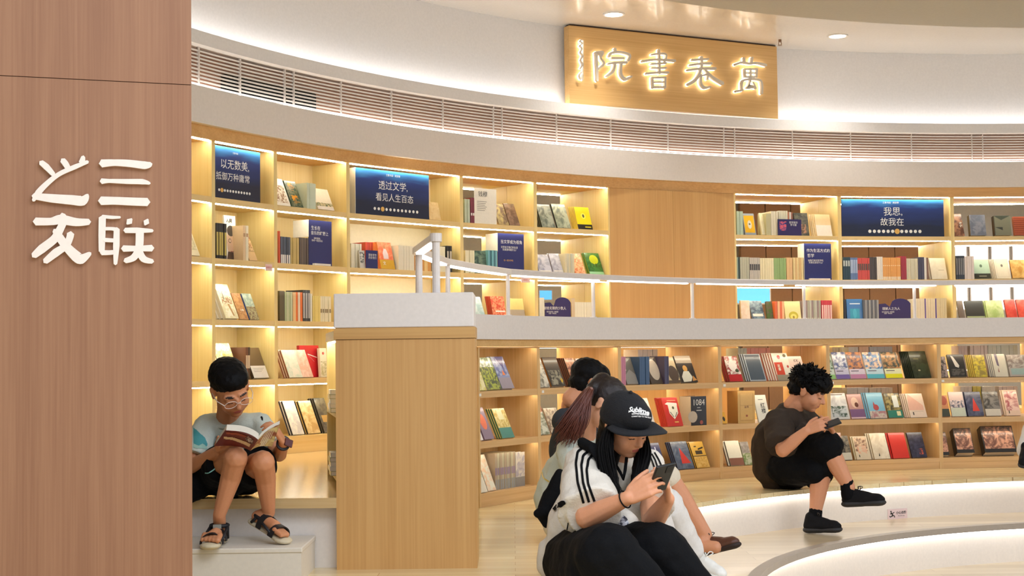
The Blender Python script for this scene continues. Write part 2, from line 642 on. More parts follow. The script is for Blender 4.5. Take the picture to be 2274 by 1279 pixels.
def strokes_obj(name, strokes, conv, depth, m, parent, wscale, y=0.0, grow=0.0):
    """strokes in crop pixels -> solid letter; conv(px,py)->(x,z)"""
    bm = bmesh.new()
    for i, (pts, wd) in enumerate(strokes):
        loc = [conv(*p) for p in pts]
        ws = [(w_ + grow) * wscale for w_ in (wd if isinstance(wd, (list, tuple)) else [wd] * len(pts))]
        poly_solid(stroke(loc, ws), y - depth - i * 0.00015, y, bm)
    bmesh.ops.recalc_face_normals(bm, faces=bm.faces)
    return obj(name, bm, m, parent)


# sign on the pillar: four white characters, traced in a 1563x1279 crop of (0,280)-(440,640)
def cA(x, y):
    p = from_px_plane(x / 3.5525, 280 + y / 3.5525, PM)
    return p.x, p.z


LETW = mat('white_sign_letter', (228, 214, 200), 0.5)
zhi = [([(322, 290), (365, 325), (420, 385)], [40, 48, 34]), ([(492, 272), (515, 300), (535, 335)], [42, 46, 40]), ([(655, 245), (645, 290)], [28, 50]),
       ([(690, 285), (590, 325), (460, 385), (360, 465), (300, 530), (262, 590)], [26, 36, 34, 40, 46, 24]), ([(265, 555), (400, 572), (560, 585), (650, 590), (690, 545)], [46, 64, 74, 78, 22])]
san = [([(800, 298), (900, 292), (1020, 298), (1140, 312), (1188, 304)], [62, 50, 56, 60, 34]), ([(800, 438), (860, 436), (1000, 440), (1120, 442), (1178, 455)], [44, 30, 38, 42, 20]), ([(795, 592), (900, 592), (1040, 598), (1160, 602)], [66, 60, 62, 64])]
you = [([(280, 755), (400, 755), (480, 740), (600, 760), (700, 758)], [60, 56, 76, 62, 46]), ([(490, 700), (500, 740)], [40, 74]), ([(500, 760), (455, 850), (420, 900), (330, 970), (265, 1025)], [52, 60, 62, 66, 46]),
       ([(430, 825), (465, 875), (520, 950), (600, 1030), (640, 1050), (710, 1005)], [38, 60, 64, 82, 76, 26]), ([(555, 850), (548, 885), (520, 945), (440, 1000), (355, 1070)], [54, 52, 50, 62, 44])]
lian = [([(805, 715), (880, 722), (945, 722)], [26, 26, 18]), ([(805, 725), (802, 860), (800, 990)], [54, 52, 44]), ([(800, 1000), (860, 1000), (915, 995)], [40, 36, 34]),
        ([(820, 812), (880, 812), (920, 820)], [26, 26, 34]), ([(918, 815), (915, 950), (908, 1090)], [44, 48, 26]), ([(820, 900), (905, 905)], [32, 30]),
        ([(1015, 752), (1022, 758)], [60, 58]), ([(1148, 758), (1156, 762)], [56, 54]), ([(985, 825), (1080, 825), (1200, 828)], [40, 44, 24]), ([(1100, 830), (1098, 920), (1092, 980)], [62, 60, 58]),
        ([(970, 968), (1080, 968), (1195, 965)], [50, 42, 52]), ([(1088, 985), (1050, 1040), (985, 1065)], [54, 52, 38]), ([(1092, 985), (1130, 1050), (1200, 1070)], [54, 52, 34])]
sg = thing('pillar_sign', 'four raised white brush characters on the brown pillar', 'sign', PM)
for nm, st in (('character', zhi), ('character', san), ('character', you), ('character', lian)):
    strokes_obj(nm, st, cA, 0.012, LETW, sg, 4.4 / FPX / 3.5525 * 1.02)

# ---------------------------------------------------------------- oak sign board on the drum wall
q0, q1 = on_circle(1256, 134, UC, UR + 0.045), on_circle(1717, 170, UC, UR + 0.045)
zb0, zb1 = ZB + 0.004, CH + (atY(1256, 45, q0.y).z - CH)
ux = Vector((q1.x - q0.x, q1.y - q0.y, 0)); SW = ux.length; ux.normalize()
SMX = Matrix(((ux.x, -ux.y, 0, q0.x), (ux.y, ux.x, 0, q0.y), (0, 0, 1, 0), (0, 0, 0, 1)))
SMX.translation -= (SMX.to_3x3() @ Vector((0, 1, 0))) * 0.055
z_lo, z_hi = ZB + 0.012, ZC - 0.012
t = thing('oak_signboard', 'wide oak signboard with backlit calligraphy on the white drum wall', 'sign', SMX)
obj('board', bx(0, SW, 0, 0.075, z_lo, z_hi, bev=0.002), OAK_SIGN, t)
obj('top_gap', bx(0.01, SW - 0.01, 0.004, 0.07, z_hi, z_hi + 0.008), mat('joint_dark', (70, 45, 30), 0.8), t)


def cB(x, y):
    p = from_px_plane(1200 + x / 4.061, 20 + y / 4.061, SMX)
    return p.x, p.z


yuan = [([(480, 400), (484, 520), (490, 655)], [30, 26, 24]), ([(485, 398), (540, 400), (520, 450), (548, 500), (500, 550)], [18, 22, 18, 22, 14]), ([(650, 365), (655, 395)], [20, 22]),
        ([(595, 440), (620, 405), (700, 398), (780, 425), (765, 475)], [16, 22, 20, 26, 22]), ([(620, 452), (730, 452)], [22, 18]), ([(590, 502), (660, 492), (755, 490)], [16, 20, 22]),
        ([(650, 500), (630, 570), (575, 615)], [22, 26, 16]), ([(705, 500), (700, 590), (740, 640), (800, 615)], [26, 28, 30, 14])]
shu = [([(1045, 375), (1048, 480), (1050, 590)], [20, 22, 24]), ([(980, 420), (1060, 410), (1110, 425), (1090, 500)], [14, 18, 18, 16]), ([(895, 480), (1000, 465), (1100, 468), (1190, 475)], [22, 18, 20, 26]),
       ([(975, 505), (1110, 495)], [14, 18]), ([(980, 540), (1110, 540)], [14, 18]), ([(930, 590), (1050, 580), (1130, 582)], [18, 18, 22]), ([(985, 625), (990, 720)], [20, 20]), ([(990, 628), (1105, 625)], [16, 18]), ([(1100, 625), (1098, 720)], [22, 20]),
       ([(1000, 668), (1095, 666)], [14, 14]), ([(985, 712), (1100, 712)], [18, 18])]
juan = [([(1345, 468), (1430, 462), (1490, 460)], [20, 18, 18]), ([(1325, 515), (1430, 500), (1520, 500)], [18, 20, 24]), ([(1430, 440), (1425, 540), (1380, 640), (1305, 690)], [22, 24, 28, 24]), ([(1300, 560), (1430, 545), (1555, 545)], [18, 22, 26]),
        ([(1450, 545), (1520, 620), (1620, 680)], [22, 30, 34]), ([(1430, 610), (1480, 600), (1480, 645)], [14, 18, 16]), ([(1425, 600), (1420, 670), (1450, 715), (1510, 710)], [20, 26, 28, 14])]
wan = [([(1730, 510), (1790, 490), (1860, 500), (1925, 495), (2010, 515)], [22, 18, 20, 20, 26]), ([(1810, 450), (1815, 500)], [20, 18]), ([(1885, 445), (1875, 505)], [22, 18]), ([(1815, 550), (1820, 620)], [18, 18]), ([(1815, 550), (1930, 550)], [14, 14]), ([(1925, 550), (1920, 620)], [20, 18]),
       ([(1820, 585), (1920, 585)], [12, 12]), ([(1815, 620), (1925, 620)], [14, 16]), ([(1868, 545), (1868, 640)], [16, 18]), ([(1790, 745), (1795, 660), (1870, 640), (1950, 650), (1970, 690), (1970, 770)], [16, 20, 18, 20, 24, 20]), ([(1735, 750), (1800, 740)], [20, 16]),
       ([(1868, 645), (1850, 700), (1835, 720), (1910, 712)], [16, 16, 16, 16]), ([(1890, 670), (1915, 725)], [14, 16])]
sml = [([(350, 285), (338, 300), (355, 320), (335, 340), (352, 365), (340, 400), (356, 430), (342, 470), (355, 510), (340, 545)], [7, 9, 6, 9, 6, 9, 7, 9, 6, 7]), ([(350, 575), (330, 610), (345, 640), (355, 600)], [7, 10, 8, 6]), ([(365, 290), (362, 650)], [3, 3])]
GLOW = mat('letter_backlight', (255, 250, 235), emit=(1, 0.96, 0.88), estr=3.6)
LG = mat('sign_letter_grey', (214, 204, 190), 0.5)
ws = 10.9 / FPX / 4.061
for st in (yuan, shu, juan, wan, sml):
    a = strokes_obj('character', st, cB, 0.022, LG, t, ws, y=-0.022)
    b = strokes_obj('backlight', st, cB, 0.010, GLOW, a, ws, y=-0.010, grow=6)
# ---------------------------------------------------------------- bookcases
def frame_AB(pa, pb, c):
    """frame with x from A to B and y pointing away from the room centre"""
    ux = Vector((pb.x - pa.x, pb.y - pa.y, 0))
    W = ux.length
    ux.normalize()
    return Matrix(((ux.x, -ux.y, 0, pa.x), (ux.y, ux.x, 0, pa.y), (0, 0, 1, 0), (0, 0, 0, 1))), W


class Bay:
    pass


BAYS = {}
ORD = ['first', 'second', 'third', 'fourth', 'fifth', 'sixth', 'seventh', 'eighth', 'ninth', 'tenth', 'eleventh', 'twelfth']


def led(t, x0, x1, y, z, m=None):
    if m is LEDL:
        return obj('light_strip', bx(x0, x1, y + 0.012, y + 0.024, z - 0.0045, z - 0.0002), m, t)
    return obj('light_strip', bx(x0, x1, y, y + 0.010, z - 0.006, z - 0.0002), m or LED, t)


def make_bay(key, kind, px0, px1, label, back='closed', where=''):
    up = kind == 'U'
    c, r = (UC, UR) if up else (LC, LR)
    py = 480 if up else 800
    pa, pb = on_circle(px0, py, c, r), on_circle(px1, py, c, r)
    M, W = frame_AB(pa, pb, c)
    b = Bay()
    b.M, b.W, b.up, b.where, b.key = M, W, up, where, key
    t = thing('tall_bookcase' if up else 'low_bookcase', label, 'bookcase', M)
    s = 0.015
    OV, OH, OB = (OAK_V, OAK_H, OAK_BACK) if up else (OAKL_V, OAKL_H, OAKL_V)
    LM = LED if up else LEDL
    D = 0.30
    DD = {'closed': 0.30, 'cream': 0.30, 'open': 0.60 if up else 0.52}[back]
    if up:
        z0, z1 = Z3, ZT + 0.006
        us = [ZT - 0.35 * i for i in range(1, 6)]
        th = 0.034
    else:
        z0, z1 = 0.0, LOWTOP
        us = [0.638, 0.347, 0.05]
        th = 0.03
    b.tops = [u + th for u in us]
    b.unders = [z1 - 0.006] + us
    for x0, x1 in ((0, s), (W - s, W)):
        obj('side_panel', bx(x0, x1, 0, D, z0, z1), OV, t)
        if back == 'open':
            obj('rear_side_panel', bx(x0, x1, D + 0.002, DD, z0, z1), OB, t)
    for i, u in enumerate(us):
        sh = obj('shelf', bx(s, W - s, 0.001, DD - 0.001, u, u + th), OH, t)
        if i < len(us) - 1:
            led(t, s + 0.01, W - s - 0.012, 0.006, u, LM)
            if back == 'open':
                led(t, s + 0.01, W - s - 0.012, DD - 0.02, u, LM)
    top = ZT + 0.006 if up else LOWTOP
    led(t, s + 0.01, W - s - 0.012, 0.006, top - 0.0005, LM)
    if back == 'open':
        led(t, s + 0.01, W - s - 0.012, DD - 0.02, top - 0.0005, LM)
        obj('top_board', bx(s, W - s, 0.30, DD, top + 0.0005, top + 0.02), OH, t)
    else:
        m = OB if back == 'closed' else mat('cream_back', (236, 222, 190), 0.6)
        obj('back_panel', bx(s, W - s, D - 0.008, D, z0, z1), m, t)
    if not up:
        for u in us[:-1] + [LOWTOP]:
            obj('shelf_lip', bx(s, W - s, 0.001, 0.009, u - 0.008, u - 0.0002), OH, t)
    if not up and back == 'open':
        obj('back_panel', bx(s, W - s, D - 0.006, D, us[-1] + th, us[-2] - 0.0005), OB, t)
    obj('plinth', bx(s, W - s, 0.004, 0.02, z0, us[-1] - 0.0005), OH, t)
    BAYS[key] = b
    return b


pz0 = on_circle(1350, 754.5, LC, LR).z
pz1 = on_circle(1350, 705.5, LC, LR).z
LOWTOP = 0.925
UPX = [330, 474, 612, 773, 1025, 1189, 1354, 1630, 1864, 2114.5, 2366]
UN = ['against pillar', 'second tall bay', 'third tall bay', 'fourth tall bay', 'fifth tall bay', 'sixth tall bay', None, 'seventh tall bay', 'eighth tall bay', 'ninth tall bay']
UB = ['closed', 'closed', 'closed', 'cream', 'open', 'open', None, 'open', 'open', 'open']
UL = ['tall oak bookcase half hidden by the brown pillar', 'tall oak bookcase right behind the reading boy', 'tall oak bookcase left of the wooden counter end',
      'widest tall oak bookcase, behind the counter end and rail loop', 'tall oak bookcase holding the white portrait card', 'tall oak bookcase just left of the blank oak panel', None,
      'tall oak bookcase just right of the blank oak panel', 'tall oak bookcase with the long blue banner near the right edge', 'tall oak bookcase cut by the right edge of the picture']
k = 0
for i in range(10):
    if UN[i] is None:
        pa, pb = on_circle(UPX[i], 480, UC, UR), on_circle(UPX[i + 1], 480, UC, UR)
        M, W = frame_AB(pa, pb, UC)
        t = thing('wall_cladding', 'blank oak wall panel between two groups of tall bookcases', 'wall panel', M)
        for q in range(2):
            obj('panel', bx(W * q / 2 + 0.001, W * (q + 1) / 2 - 0.0004, 0.0, 0.30, Z3, ZT + 0.005), OAK_PANEL, t)
        obj('groove', bx(W / 2 - 0.0006, W / 2 + 0.0012, 0.004, 0.02, Z3, ZT), OAK_END, t)
        continue
    make_bay('U%d' % k, 'U', UPX[i], UPX[i + 1], UL[i], UB[i], UN[i])
    k += 1
LPX = [1062, 1195.5, 1375.5, 1598, 1838.5, 2085, 2335]
LL = ['low oak bookcase next to the wooden counter end', 'low oak bookcase behind the ponytailed woman', 'low oak bookcase behind the woman in the black cap',
      'low oak bookcase behind the man in the dark t-shirt', 'low oak bookcase with five landscape covers on top', 'low oak bookcase cut by the right edge of the picture']
for i in range(6):
    make_bay('L%d' % i, 'L', LPX[i], LPX[i + 1], LL[i], 'closed' if i == 0 else 'open', ORD[i] + ' low bay')

# board and white parapet band running over the low bookcases
la0, la1 = ang_of(on_circle(1050, 760, LC, LR), LC), ang_of(on_circle(2500, 760, LC, LR), LC)
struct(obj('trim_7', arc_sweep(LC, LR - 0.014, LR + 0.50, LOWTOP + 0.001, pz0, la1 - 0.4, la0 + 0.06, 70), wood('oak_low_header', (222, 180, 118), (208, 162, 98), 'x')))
struct(obj('wall_parapet', arc_sweep(LC, LR - 0.03, LR + 0.05, pz0 + 0.0005, pz1, la1 - 0.4, la0 + 0.06, 70), BANDW)).name = 'wall_parapet'
bpy.data.objects['wall_parapet'].name = 'wall_front'

# counter end (wooden end of the low shelving) with its white cap
c0, c1 = atY(748, 1259, 6.13), atY(1060, 1256, 6.13)
ux = Vector((c1.x - c0.x, c1.y - c0.y, 0)); CW = ux.length; ux.normalize()
CMX = Matrix(((ux.x, -ux.y, 0, c0.x), (ux.y, ux.x, 0, c0.y), (0, 0, 1, 0), (0, 0, 0, 1)))
zc1 = CH + (atY(900, 752, 6.13).z - CH)
zc2 = atY(900, 727, 6.13).z
zc3 = atY(900, 650.5, 6.13).z
t = thing('counter_end', 'wide oak end panel with a white cap, standing in the middle', 'counter', CMX)
obj('end_panel', bx(0, CW, 0, 0.30, 0, zc1 - 0.002), OAK_END, t)
obj('cap_board', bx(-0.006, CW + 0.002, -0.006, 0.31, zc1, zc2), wood('oak_cap', (210, 164, 98), (196, 148, 84), 'x'), t)
obj('white_cap', bx(-0.006, CW - 0.004, -0.004, 0.34, zc2 + 0.0005, zc3, bev=0.004), BANDW, t)
obj('shadow_gap', bx(0.002, CW - 0.03, 0.003, 0.28, zc1 - 0.002, zc1), mat('joint_dark', (70, 45, 30), 0.8), t)
# white parapet linking the cap to the curved band
pA = CMX @ Vector((CW - 0.07, 0.30, 0)); pB = arcpt(LC, LR + 0.01, la0 + 0.06)
bm = bmesh.new()
d = (pB - pA).normalized(); nn = Vector((-d.y, d.x, 0)) * 0.04
q = [pA - nn, pB - nn, pB + nn, pA + nn]
lo = [bm.verts.new((v.x, v.y, zc2)) for v in q]; hi = [bm.verts.new((v.x, v.y, z_)) for v, z_ in zip(q, (zc3, pz1, pz1, zc3))]
bm.faces.new(hi); bm.faces.new(lo[::-1])
for i in range(4):
    bm.faces.new((lo[i], lo[(i + 1) % 4], hi[(i + 1) % 4], hi[i]))
bmesh.ops.recalc_face_normals(bm, faces=bm.faces)
struct(obj('trim_8', bm, BANDW))

# side shelving unit seen edge-on along the left side of the counter end
sA, sB = atY(726, 900, 7.35), atY(749, 900, 6.46)
MS, SWD = frame_AB(sA, sB, UC)
MS = MS @ Matrix.Translation((0, 0, Z3))
t = thing('side_bookcase', 'oak shelving seen edge-on along the left flank of the counter end', 'bookcase', MS)
H_ = zc1 - Z3
obj('side_panel', bx(0, 0.02, 0, 0.26, 0, H_), OAK_V, t)
obj('side_panel', bx(SWD - 0.02, SWD, 0, 0.26, 0, H_), OAK_V, t)
obj('back_panel', bx(0.02, SWD - 0.02, 0.25, 0.26, 0, H_), OAK_BACK, t)
for z_ in (0.05, 0.33):
    obj('shelf', bx(0.02, SWD - 0.02, 0.001, 0.249, z_ - 0.02, z_), OAK_H, t)
obj('top_board', bx(-0.002, SWD, -0.004, 0.26, H_ + 0.001, H_ + 0.045), OAK_H, t)
obj('light_strip', bx(0.03, SWD - 0.03, 0.008, 0.018, H_ - 0.006, H_), LED, t)

# ---------------------------------------------------------------- what is seen through the open bookcases
struct(obj('wall_far', arc_sweep(UC, UR + 2.6, UR + 2.65, 0, 3.4, A_R, A_L, 60), mat('far_wall', (206, 198, 184), 0.7))).name = 'wall_far'
struct(obj('ceiling', arc_sweep(UC, UR + 0.55, UR + 2.6, 2.62, 2.66, A_R, A_L, 60), mat('far_ceiling', (222, 216, 204), 0.5)))
fa0, fa1 = [ang_of(on_circle(x, 500, UC, UR + 2.5), UC) for x in (1640, 2100)]
fp = thing('shop_partition', 'brown wooden partition seen through the tall bookcases right of the panel', 'partition', Matrix.Identity(4))
nseg = 8
for i in range(nseg):
    a = fa0 + (fa1 - fa0) * i / nseg
    a2 = fa0 + (fa1 - fa0) * (i + 0.97) / nseg
    obj('panel', arc_sweep(UC, UR + 2.45, UR + 2.5, 0, 2.5, a2, a, 4), mat('far_brown', (158, 116, 82), 0.7), fp)
for i, (px, rr) in enumerate(((1225, 1.2), (1300, 1.9), (1700, 1.4), (1960, 1.7), (2200, 1.3))):
    p = on_circle(px, 440, UC, UR + rr)
    a = ang_of(p, UC)
    lt = thing('ceiling_light_bar', ORD[i] + ' glowing ceiling bar from the left, seen through the open bookcases', 'ceiling light',
               Matrix.Translation((p.x, p.y, 2.6)) @ Matrix.Rotation(a - math.pi / 2 + 0.3, 4, 'Z'), 'ceiling bars behind the bookcases')
    obj('diffuser', bx(-0.5, 0.5, -0.02, 0.02, -0.01, 0), LEDCOVE, lt)
    obj('housing', bx(-0.51, 0.51, -0.025, 0.025, 0.0005, 0.015), RAILM, lt)


def far_screen(name, label, cat, px0, px1, y0, y1, rr, m, frame_m, label_group=None):
    pa, pb = on_circle(px0, (y0 + y1) / 2, UC, UR + rr), on_circle(px1, (y0 + y1) / 2, UC, UR + rr)
    M, W = frame_AB(pa, pb, UC)
    z1, z0 = on_circle(px0, y0, UC, UR + rr).z, on_circle(px0, y1, UC, UR + rr).z
    t = thing(name, label, cat, M)
    obj('screen_face', bx(0.012, W - 0.012, 0, 0.02, z0 + 0.012, z1 - 0.012), m, t)
    bm = bx(0, W, 0.002, 0.03, z1 - 0.012, z1); box(bm, 0, W, 0.002, 0.03, z0, z0 + 0.012); box(bm, 0, 0.012, 0.002, 0.03, z0 + 0.012, z1 - 0.012); box(bm, W - 0.012, W, 0.002, 0.03, z0 + 0.012, z1 - 0.012)
    obj('bezel', bm, frame_m, t)
    return t


BLUE_SCR = mat('blue_screen', (90, 180, 230), emit=(0.12, 0.45, 0.85), estr=1.1)
far_screen('display_screen', 'bright blue screen seen through the seventh tall bay above the rail', 'screen', 1628, 1712, 625, 676, 1.6, BLUE_SCR, RAILM)
far_screen('display_screen', 'small blue screen behind the sixth tall bay near the rail', 'screen', 1196, 1228, 642, 668, 1.6, BLUE_SCR, RAILM)
WINM = mat('lit_window', (240, 242, 240), emit=(0.95, 0.97, 1.0), estr=0.9)
for i, (a, b_) in enumerate(((2120, 2150), (2153, 2198), (2201, 2245), (2248, 2290))):
    o = far_screen('window_pane', 'x y z w', 'window', a, b_, 540, 690, 2.0, WINM, RAILM)
    o.name = 'window_%d' % (i + 1)
    o['kind'] = 'structure'
    del o['label'], o['category']

# ---------------------------------------------------------------- books
PAPER = mat('paper_pages', (236, 226, 206), 0.8)


def cmat(c, gloss=True):
    return mat('cover_%02x%02x%02x' % tuple(c), c, 0.35 if gloss else 0.6, coat=0.35 if gloss else 0.0)


def nmat(ca, cb, sc):
    n = 'print_%02x%02x%02x_%02x%02x%02x_%d' % (*ca, *cb, int(sc))
    if n in MATS:
        return MATS[n]
    m = bpy.data.materials.new(n)
    m.use_nodes = True
    nt = m.node_tree
    b = nt.nodes['Principled BSDF']
    b.inputs['Roughness'].default_value = 0.35
    b.inputs['Coat Weight'].default_value = 0.35
    b.inputs['Coat Roughness'].default_value = 0.1
    tc = nt.nodes.new('ShaderNodeTexCoord')
    nn = nt.nodes.new('ShaderNodeTexNoise')
    nn.inputs['Scale'].default_value = sc
    nn.inputs['Detail'].default_value = 4
    nn.inputs['Distortion'].default_value = 1.2
    nt.links.new(tc.outputs['Object'], nn.inputs['Vector'])
    cr = nt.nodes.new('ShaderNodeValToRGB')
    cr.color_ramp.elements[0].position = 0.42
    cr.color_ramp.elements[0].color = (*lin(ca), 1)
    cr.color_ramp.elements[1].position = 0.58
    cr.color_ramp.elements[1].color = (*lin(cb), 1)
    nt.links.new(nn.outputs['Fac'], cr.inputs[0])
    nt.links.new(cr.outputs[0], b.inputs['Base Color'])
    MATS[n] = m
    return m


def book_cover(t, d, h, col, spine_col=None):
    """covers and spine wrapped round the pages; x thickness, y depth from the spine, z height"""
    bm = bmesh.new()
    c = min(0.0018, t * 0.2)
    box(bm, 0, c, 0, d, 0, h)
    box(bm, t - c, t, 0, d, 0, h)
    box(bm, c, t - c, 0, c, 0, h, mi=1)
    return obj('book', bm, mats=[cmat(col), cmat(spine_col or col)])


def book_pages(t, d, h, par):
    c = min(0.0018, t * 0.2)
    return obj('pages', bx(c, t - c, c, d - 0.003, 0.002, h - 0.003), PAPER, par)


CF = Matrix(((0, 0, 1, 0), (1, 0, 0, 0), (0, 1, 0, 0), (0, 0, 0, 1)))   # art (x right, y up, z out) -> book (+y, +z, +x)


def cover_art(par, t, d, h, art):
    bm = bmesh.new()
    mats = []
    texts = []
    for q, a in enumerate(art):
        z0, z1 = t, t + 0.0004 + q * 0.00025
        k = a[0]
        if k == 't':
            texts.append((a, z1))
            continue
        if k == 'r':
            m = cmat(a[5]); pts = [(a[1], a[2]), (a[3], a[2]), (a[3], a[4]), (a[1], a[4])]
        elif k == 'n':
            m = nmat(a[5], a[6], a[7]); pts = [(a[1], a[2]), (a[3], a[2]), (a[3], a[4]), (a[1], a[4])]
        elif k == 'e':
            m = cmat(a[5]); pts = [(a[1] + a[3] * math.cos(2 * math.pi * i / 16), a[2] + a[4] * math.sin(2 * math.pi * i / 16)) for i in range(16)]
        else:
            m = cmat(a[2]); pts = a[1]
        if m not in mats:
            mats.append(m)
        mi = mats.index(m)
        lo = [bm.verts.new((z0, x * d, y * h)) for x, y in pts]
        hi = [bm.verts.new((z1, x * d, y * h)) for x, y in pts]
        f = bm.faces.new(hi); f.material_index = mi
        n_ = len(pts)
        for i in range(n_):
            f = bm.faces.new((lo[i], lo[(i + 1) % n_], hi[(i + 1) % n_], hi[i])); f.material_index = mi
    out = []
    if mats:
        out.append(obj('cover_print', bm, mats=mats, parent=par))
    else:
        bm.free()
    for a, z1 in texts:
        out.append(lettering(a[1], cmat(a[5]), par, Matrix.Translation((z1 + 0.0002, a[2] * d, a[3] * h)) @ CF, a[4] * h, bold=0.0006 if len(a) < 7 else a[6]))
    return out


def u_of(M, px, v, z, py=None):
    """local x where the pixel column px crosses the plane y=v at height z"""
    M2 = M @ Matrix.Translation((0, v, 0))
    py = 600 if py is None else py
    u = 0
    for _ in range(3):
        u = from_px_plane(px, py, M2).x
        py = proj(M2 @ Vector((u, 0, z)))[1]
    return u


def solve_h(M, u, v, z, ytop, lean):
    lo, hi = 0.03, 0.6
    for _ in range(30):
        h = (lo + hi) / 2
        y = proj(M @ Vector((u, v + h * math.sin(lean), z + h * math.cos(lean))))[1]
        if y < ytop:
            hi = h
        else:
            lo = h
    return lo


def copy_tree(o):
    c = o.copy(); C.objects.link(c)
    for ch in o.children:
        g = ch.copy(); C.objects.link(g); g.parent = c
    return c


ROWS = ['top shelf', 'second shelf', 'third shelf', 'fourth shelf', 'bottom shelf']


def where(b, row):
    if not b.up and row == 2:
        rn = 'bottom shelf'
    else:
        rn = ROWS[row]
    return rn + (' ' if b.where.startswith('against') else ', ') + b.where


def Sp(key, row, x0, x1, ytop, n, cols, desc, lab=None, d=0.145, v=0.02, art=None):
    b = BAYS[key]
    z = b.tops[row] + 0.0004
    u0, u1 = u_of(b.M, x0, v, z), u_of(b.M, x1, v, z)
    h = solve_h(b.M, (u0 + u1) / 2, v, z, ytop, 0)
    h = min(h, b.unders[row] - z - 0.012)
    t = (u1 - u0) / n
    cols = cols if isinstance(cols, list) else [cols]
    protos = []
    for i in range(n):
        if i < len(cols):
            p = book_cover(t * 0.94, d, h, cols[i])
            book_pages(t * 0.94, d, h, p)
            if lab:
                for (lc, a0, a1) in lab:
                    obj('spine_label', bx(t * 0.12, t * 0.82, -0.0006, 0.0002, h * a0, h * a1), cmat(lc), p)
            protos.append(p)
            o = p
        else:
            o = copy_tree(protos[i % len(cols)])
        jit = R.uniform(-0.003, 0.003)
        o.matrix_world = b.M @ Matrix.Translation((u0 + i * t, v + jit, z))
        w = where(b, row)
        lbl = ('%s, %s' % (desc, w)) if n == 1 else '%s of %s %s, %s' % (ORD[i], NUM[n], desc, w)
        tag(o, lbl, 'book', None if n == 1 else '%s, %s' % (desc, w))
    return


NUM = ['zero', 'one', 'two', 'three', 'four', 'five', 'six', 'seven', 'eight', 'nine', 'ten', 'eleven', 'twelve']


def Fc(key, row, x0, x1, ytop, n, t, col, art, desc, lean=24, v=0.03, spine=None, kind='book'):
    """face-out copies, the front one leaning back by lean degrees"""
    b = BAYS[key]
    z = b.tops[row] + 0.0004
    a = math.radians(lean)
    zf = z + t * math.sin(a)
    u0, u1 = u_of(b.M, x0, v, zf), u_of(b.M, x1, v, zf)
    d = u1 - u0
    h = solve_h(b.M, (u0 + u1) / 2, v, zf, ytop, a)
    h = min(h, (b.unders[row] - zf - 0.012) / math.cos(a))
    p = book_cover(t, d, h, col, spine)
    book_pages(t, d, h, p)
    first = p
    w = where(b, row)
    for i in range(n):
        o = p if i == 0 else copy_tree(p)
        o.name = kind
        o.matrix_world = b.M @ Matrix.Translation((u0 - i * t * (0.8 if key in ('L3', 'L4', 'L5', 'U6', 'U7', 'U8') else 0.3), v + (i + 1) * t * 1.03 / math.cos(a), z)) @ Matrix.Rotation(-a, 4, 'X') @ Matrix.Rotation(-math.pi / 2, 4, 'Z')
        lbl = '%s, %s' % (desc, w) if n == 1 else ('front one of %s %s, %s' % (NUM[n], desc, w) if i == 0 else '%s in leaning stack, %s, %s' % (ORD[i], desc, w))
        tag(o, lbl, 'book', None if n == 1 else '%s, %s' % (desc, w))
    if art:
        cover_art(p, t, d, h, art)
    return p


# ---- colours
W_ = (236, 230, 216); CR = (232, 220, 186); BK = (34, 32, 32); GY = (120, 122, 124); LG_ = (190, 192, 186); NV = (36, 48, 86); RD = (190, 44, 34)
DR_ = (120, 32, 32); OR = (232, 130, 50); YL = (240, 214, 20); TAN = (206, 166, 104); BR = (96, 70, 54); GR = (54, 92, 48); PG = (196, 216, 190); TE = (70, 140, 140)
PK = (226, 178, 166); LV = (178, 178, 200); DG = (44, 60, 50); SG = (170, 180, 140); PE = (238, 200, 160); BL = (60, 110, 180); BRZ = (140, 120, 84)


def band(c, y=0.3):
    return ('r', 0.0, 0.0, 1.0, y, c)


def lines(c, x, y, w=0.5, n=3, s=0.05):
    return [('r', x, y - i * s, x + w * (1 - 0.15 * i), y - i * s + s * 0.35, c) for i in range(n)]


pic = lambda ca, cb, s=40, x0=0.0, y0=0.0, x1=1.0, y1=1.0: ('n', x0, y0, x1, y1, ca, cb, s)

# ---- against the pillar and second tall bay
Fc('U0', 1, 424, 446, 505, 1, 0.02, CR, [pic(CR, (200, 190, 150), 30, 0.1, 0.2, 0.9, 0.8)], 'pale cream leaning book')
Sp('U1', 1, 480, 503, 496, 4, BK, 'black spines before the portrait', [((200, 180, 90), 0.1, 0.75)], v=0.02)
Fc('U1', 1, 503, 528, 479, 1, 0.012, W_, [('e', 0.55, 0.40, 0.42, 0.36, (206, 170, 140)), ('e', 0.52, 0.66, 0.34, 0.12, (70, 62, 56)), ('p', [(0.05, 0), (0.2, 0.2), (0.8, 0.18), (1, 0.1), (1, 0)], (80, 58, 48)), ('e', 0.4, 0.44, 0.12, 0.05, (60, 50, 44)), ('e', 0.78, 0.44, 0.12, 0.05, (60, 50, 44)), ('e', 0.4, 0.44, 0.09, 0.035, (206, 176, 150)), ('e', 0.78, 0.44, 0.09, 0.035, (206, 176, 150)), ('r', 0.42, 0.19, 0.68, 0.21, (150, 90, 80)), ('t', '人间', 0.4, 0.88, 0.1, (60, 60, 60))], 'white book with a bespectacled face', lean=4, v=0.09)
Sp('U1', 1, 540, 552, 501, 2, [(236, 204, 160), (240, 230, 200)], 'cream spines right of the portrait', [((190, 150, 110), 0.68, 0.78)])
Fc('U1', 1, 555, 573, 505, 1, 0.015, (190, 150, 100), [pic((160, 110, 70), (226, 190, 140), 60, 0, 0.3, 1, 1), band((224, 184, 130), 0.26)], 'orange brown pictured book')
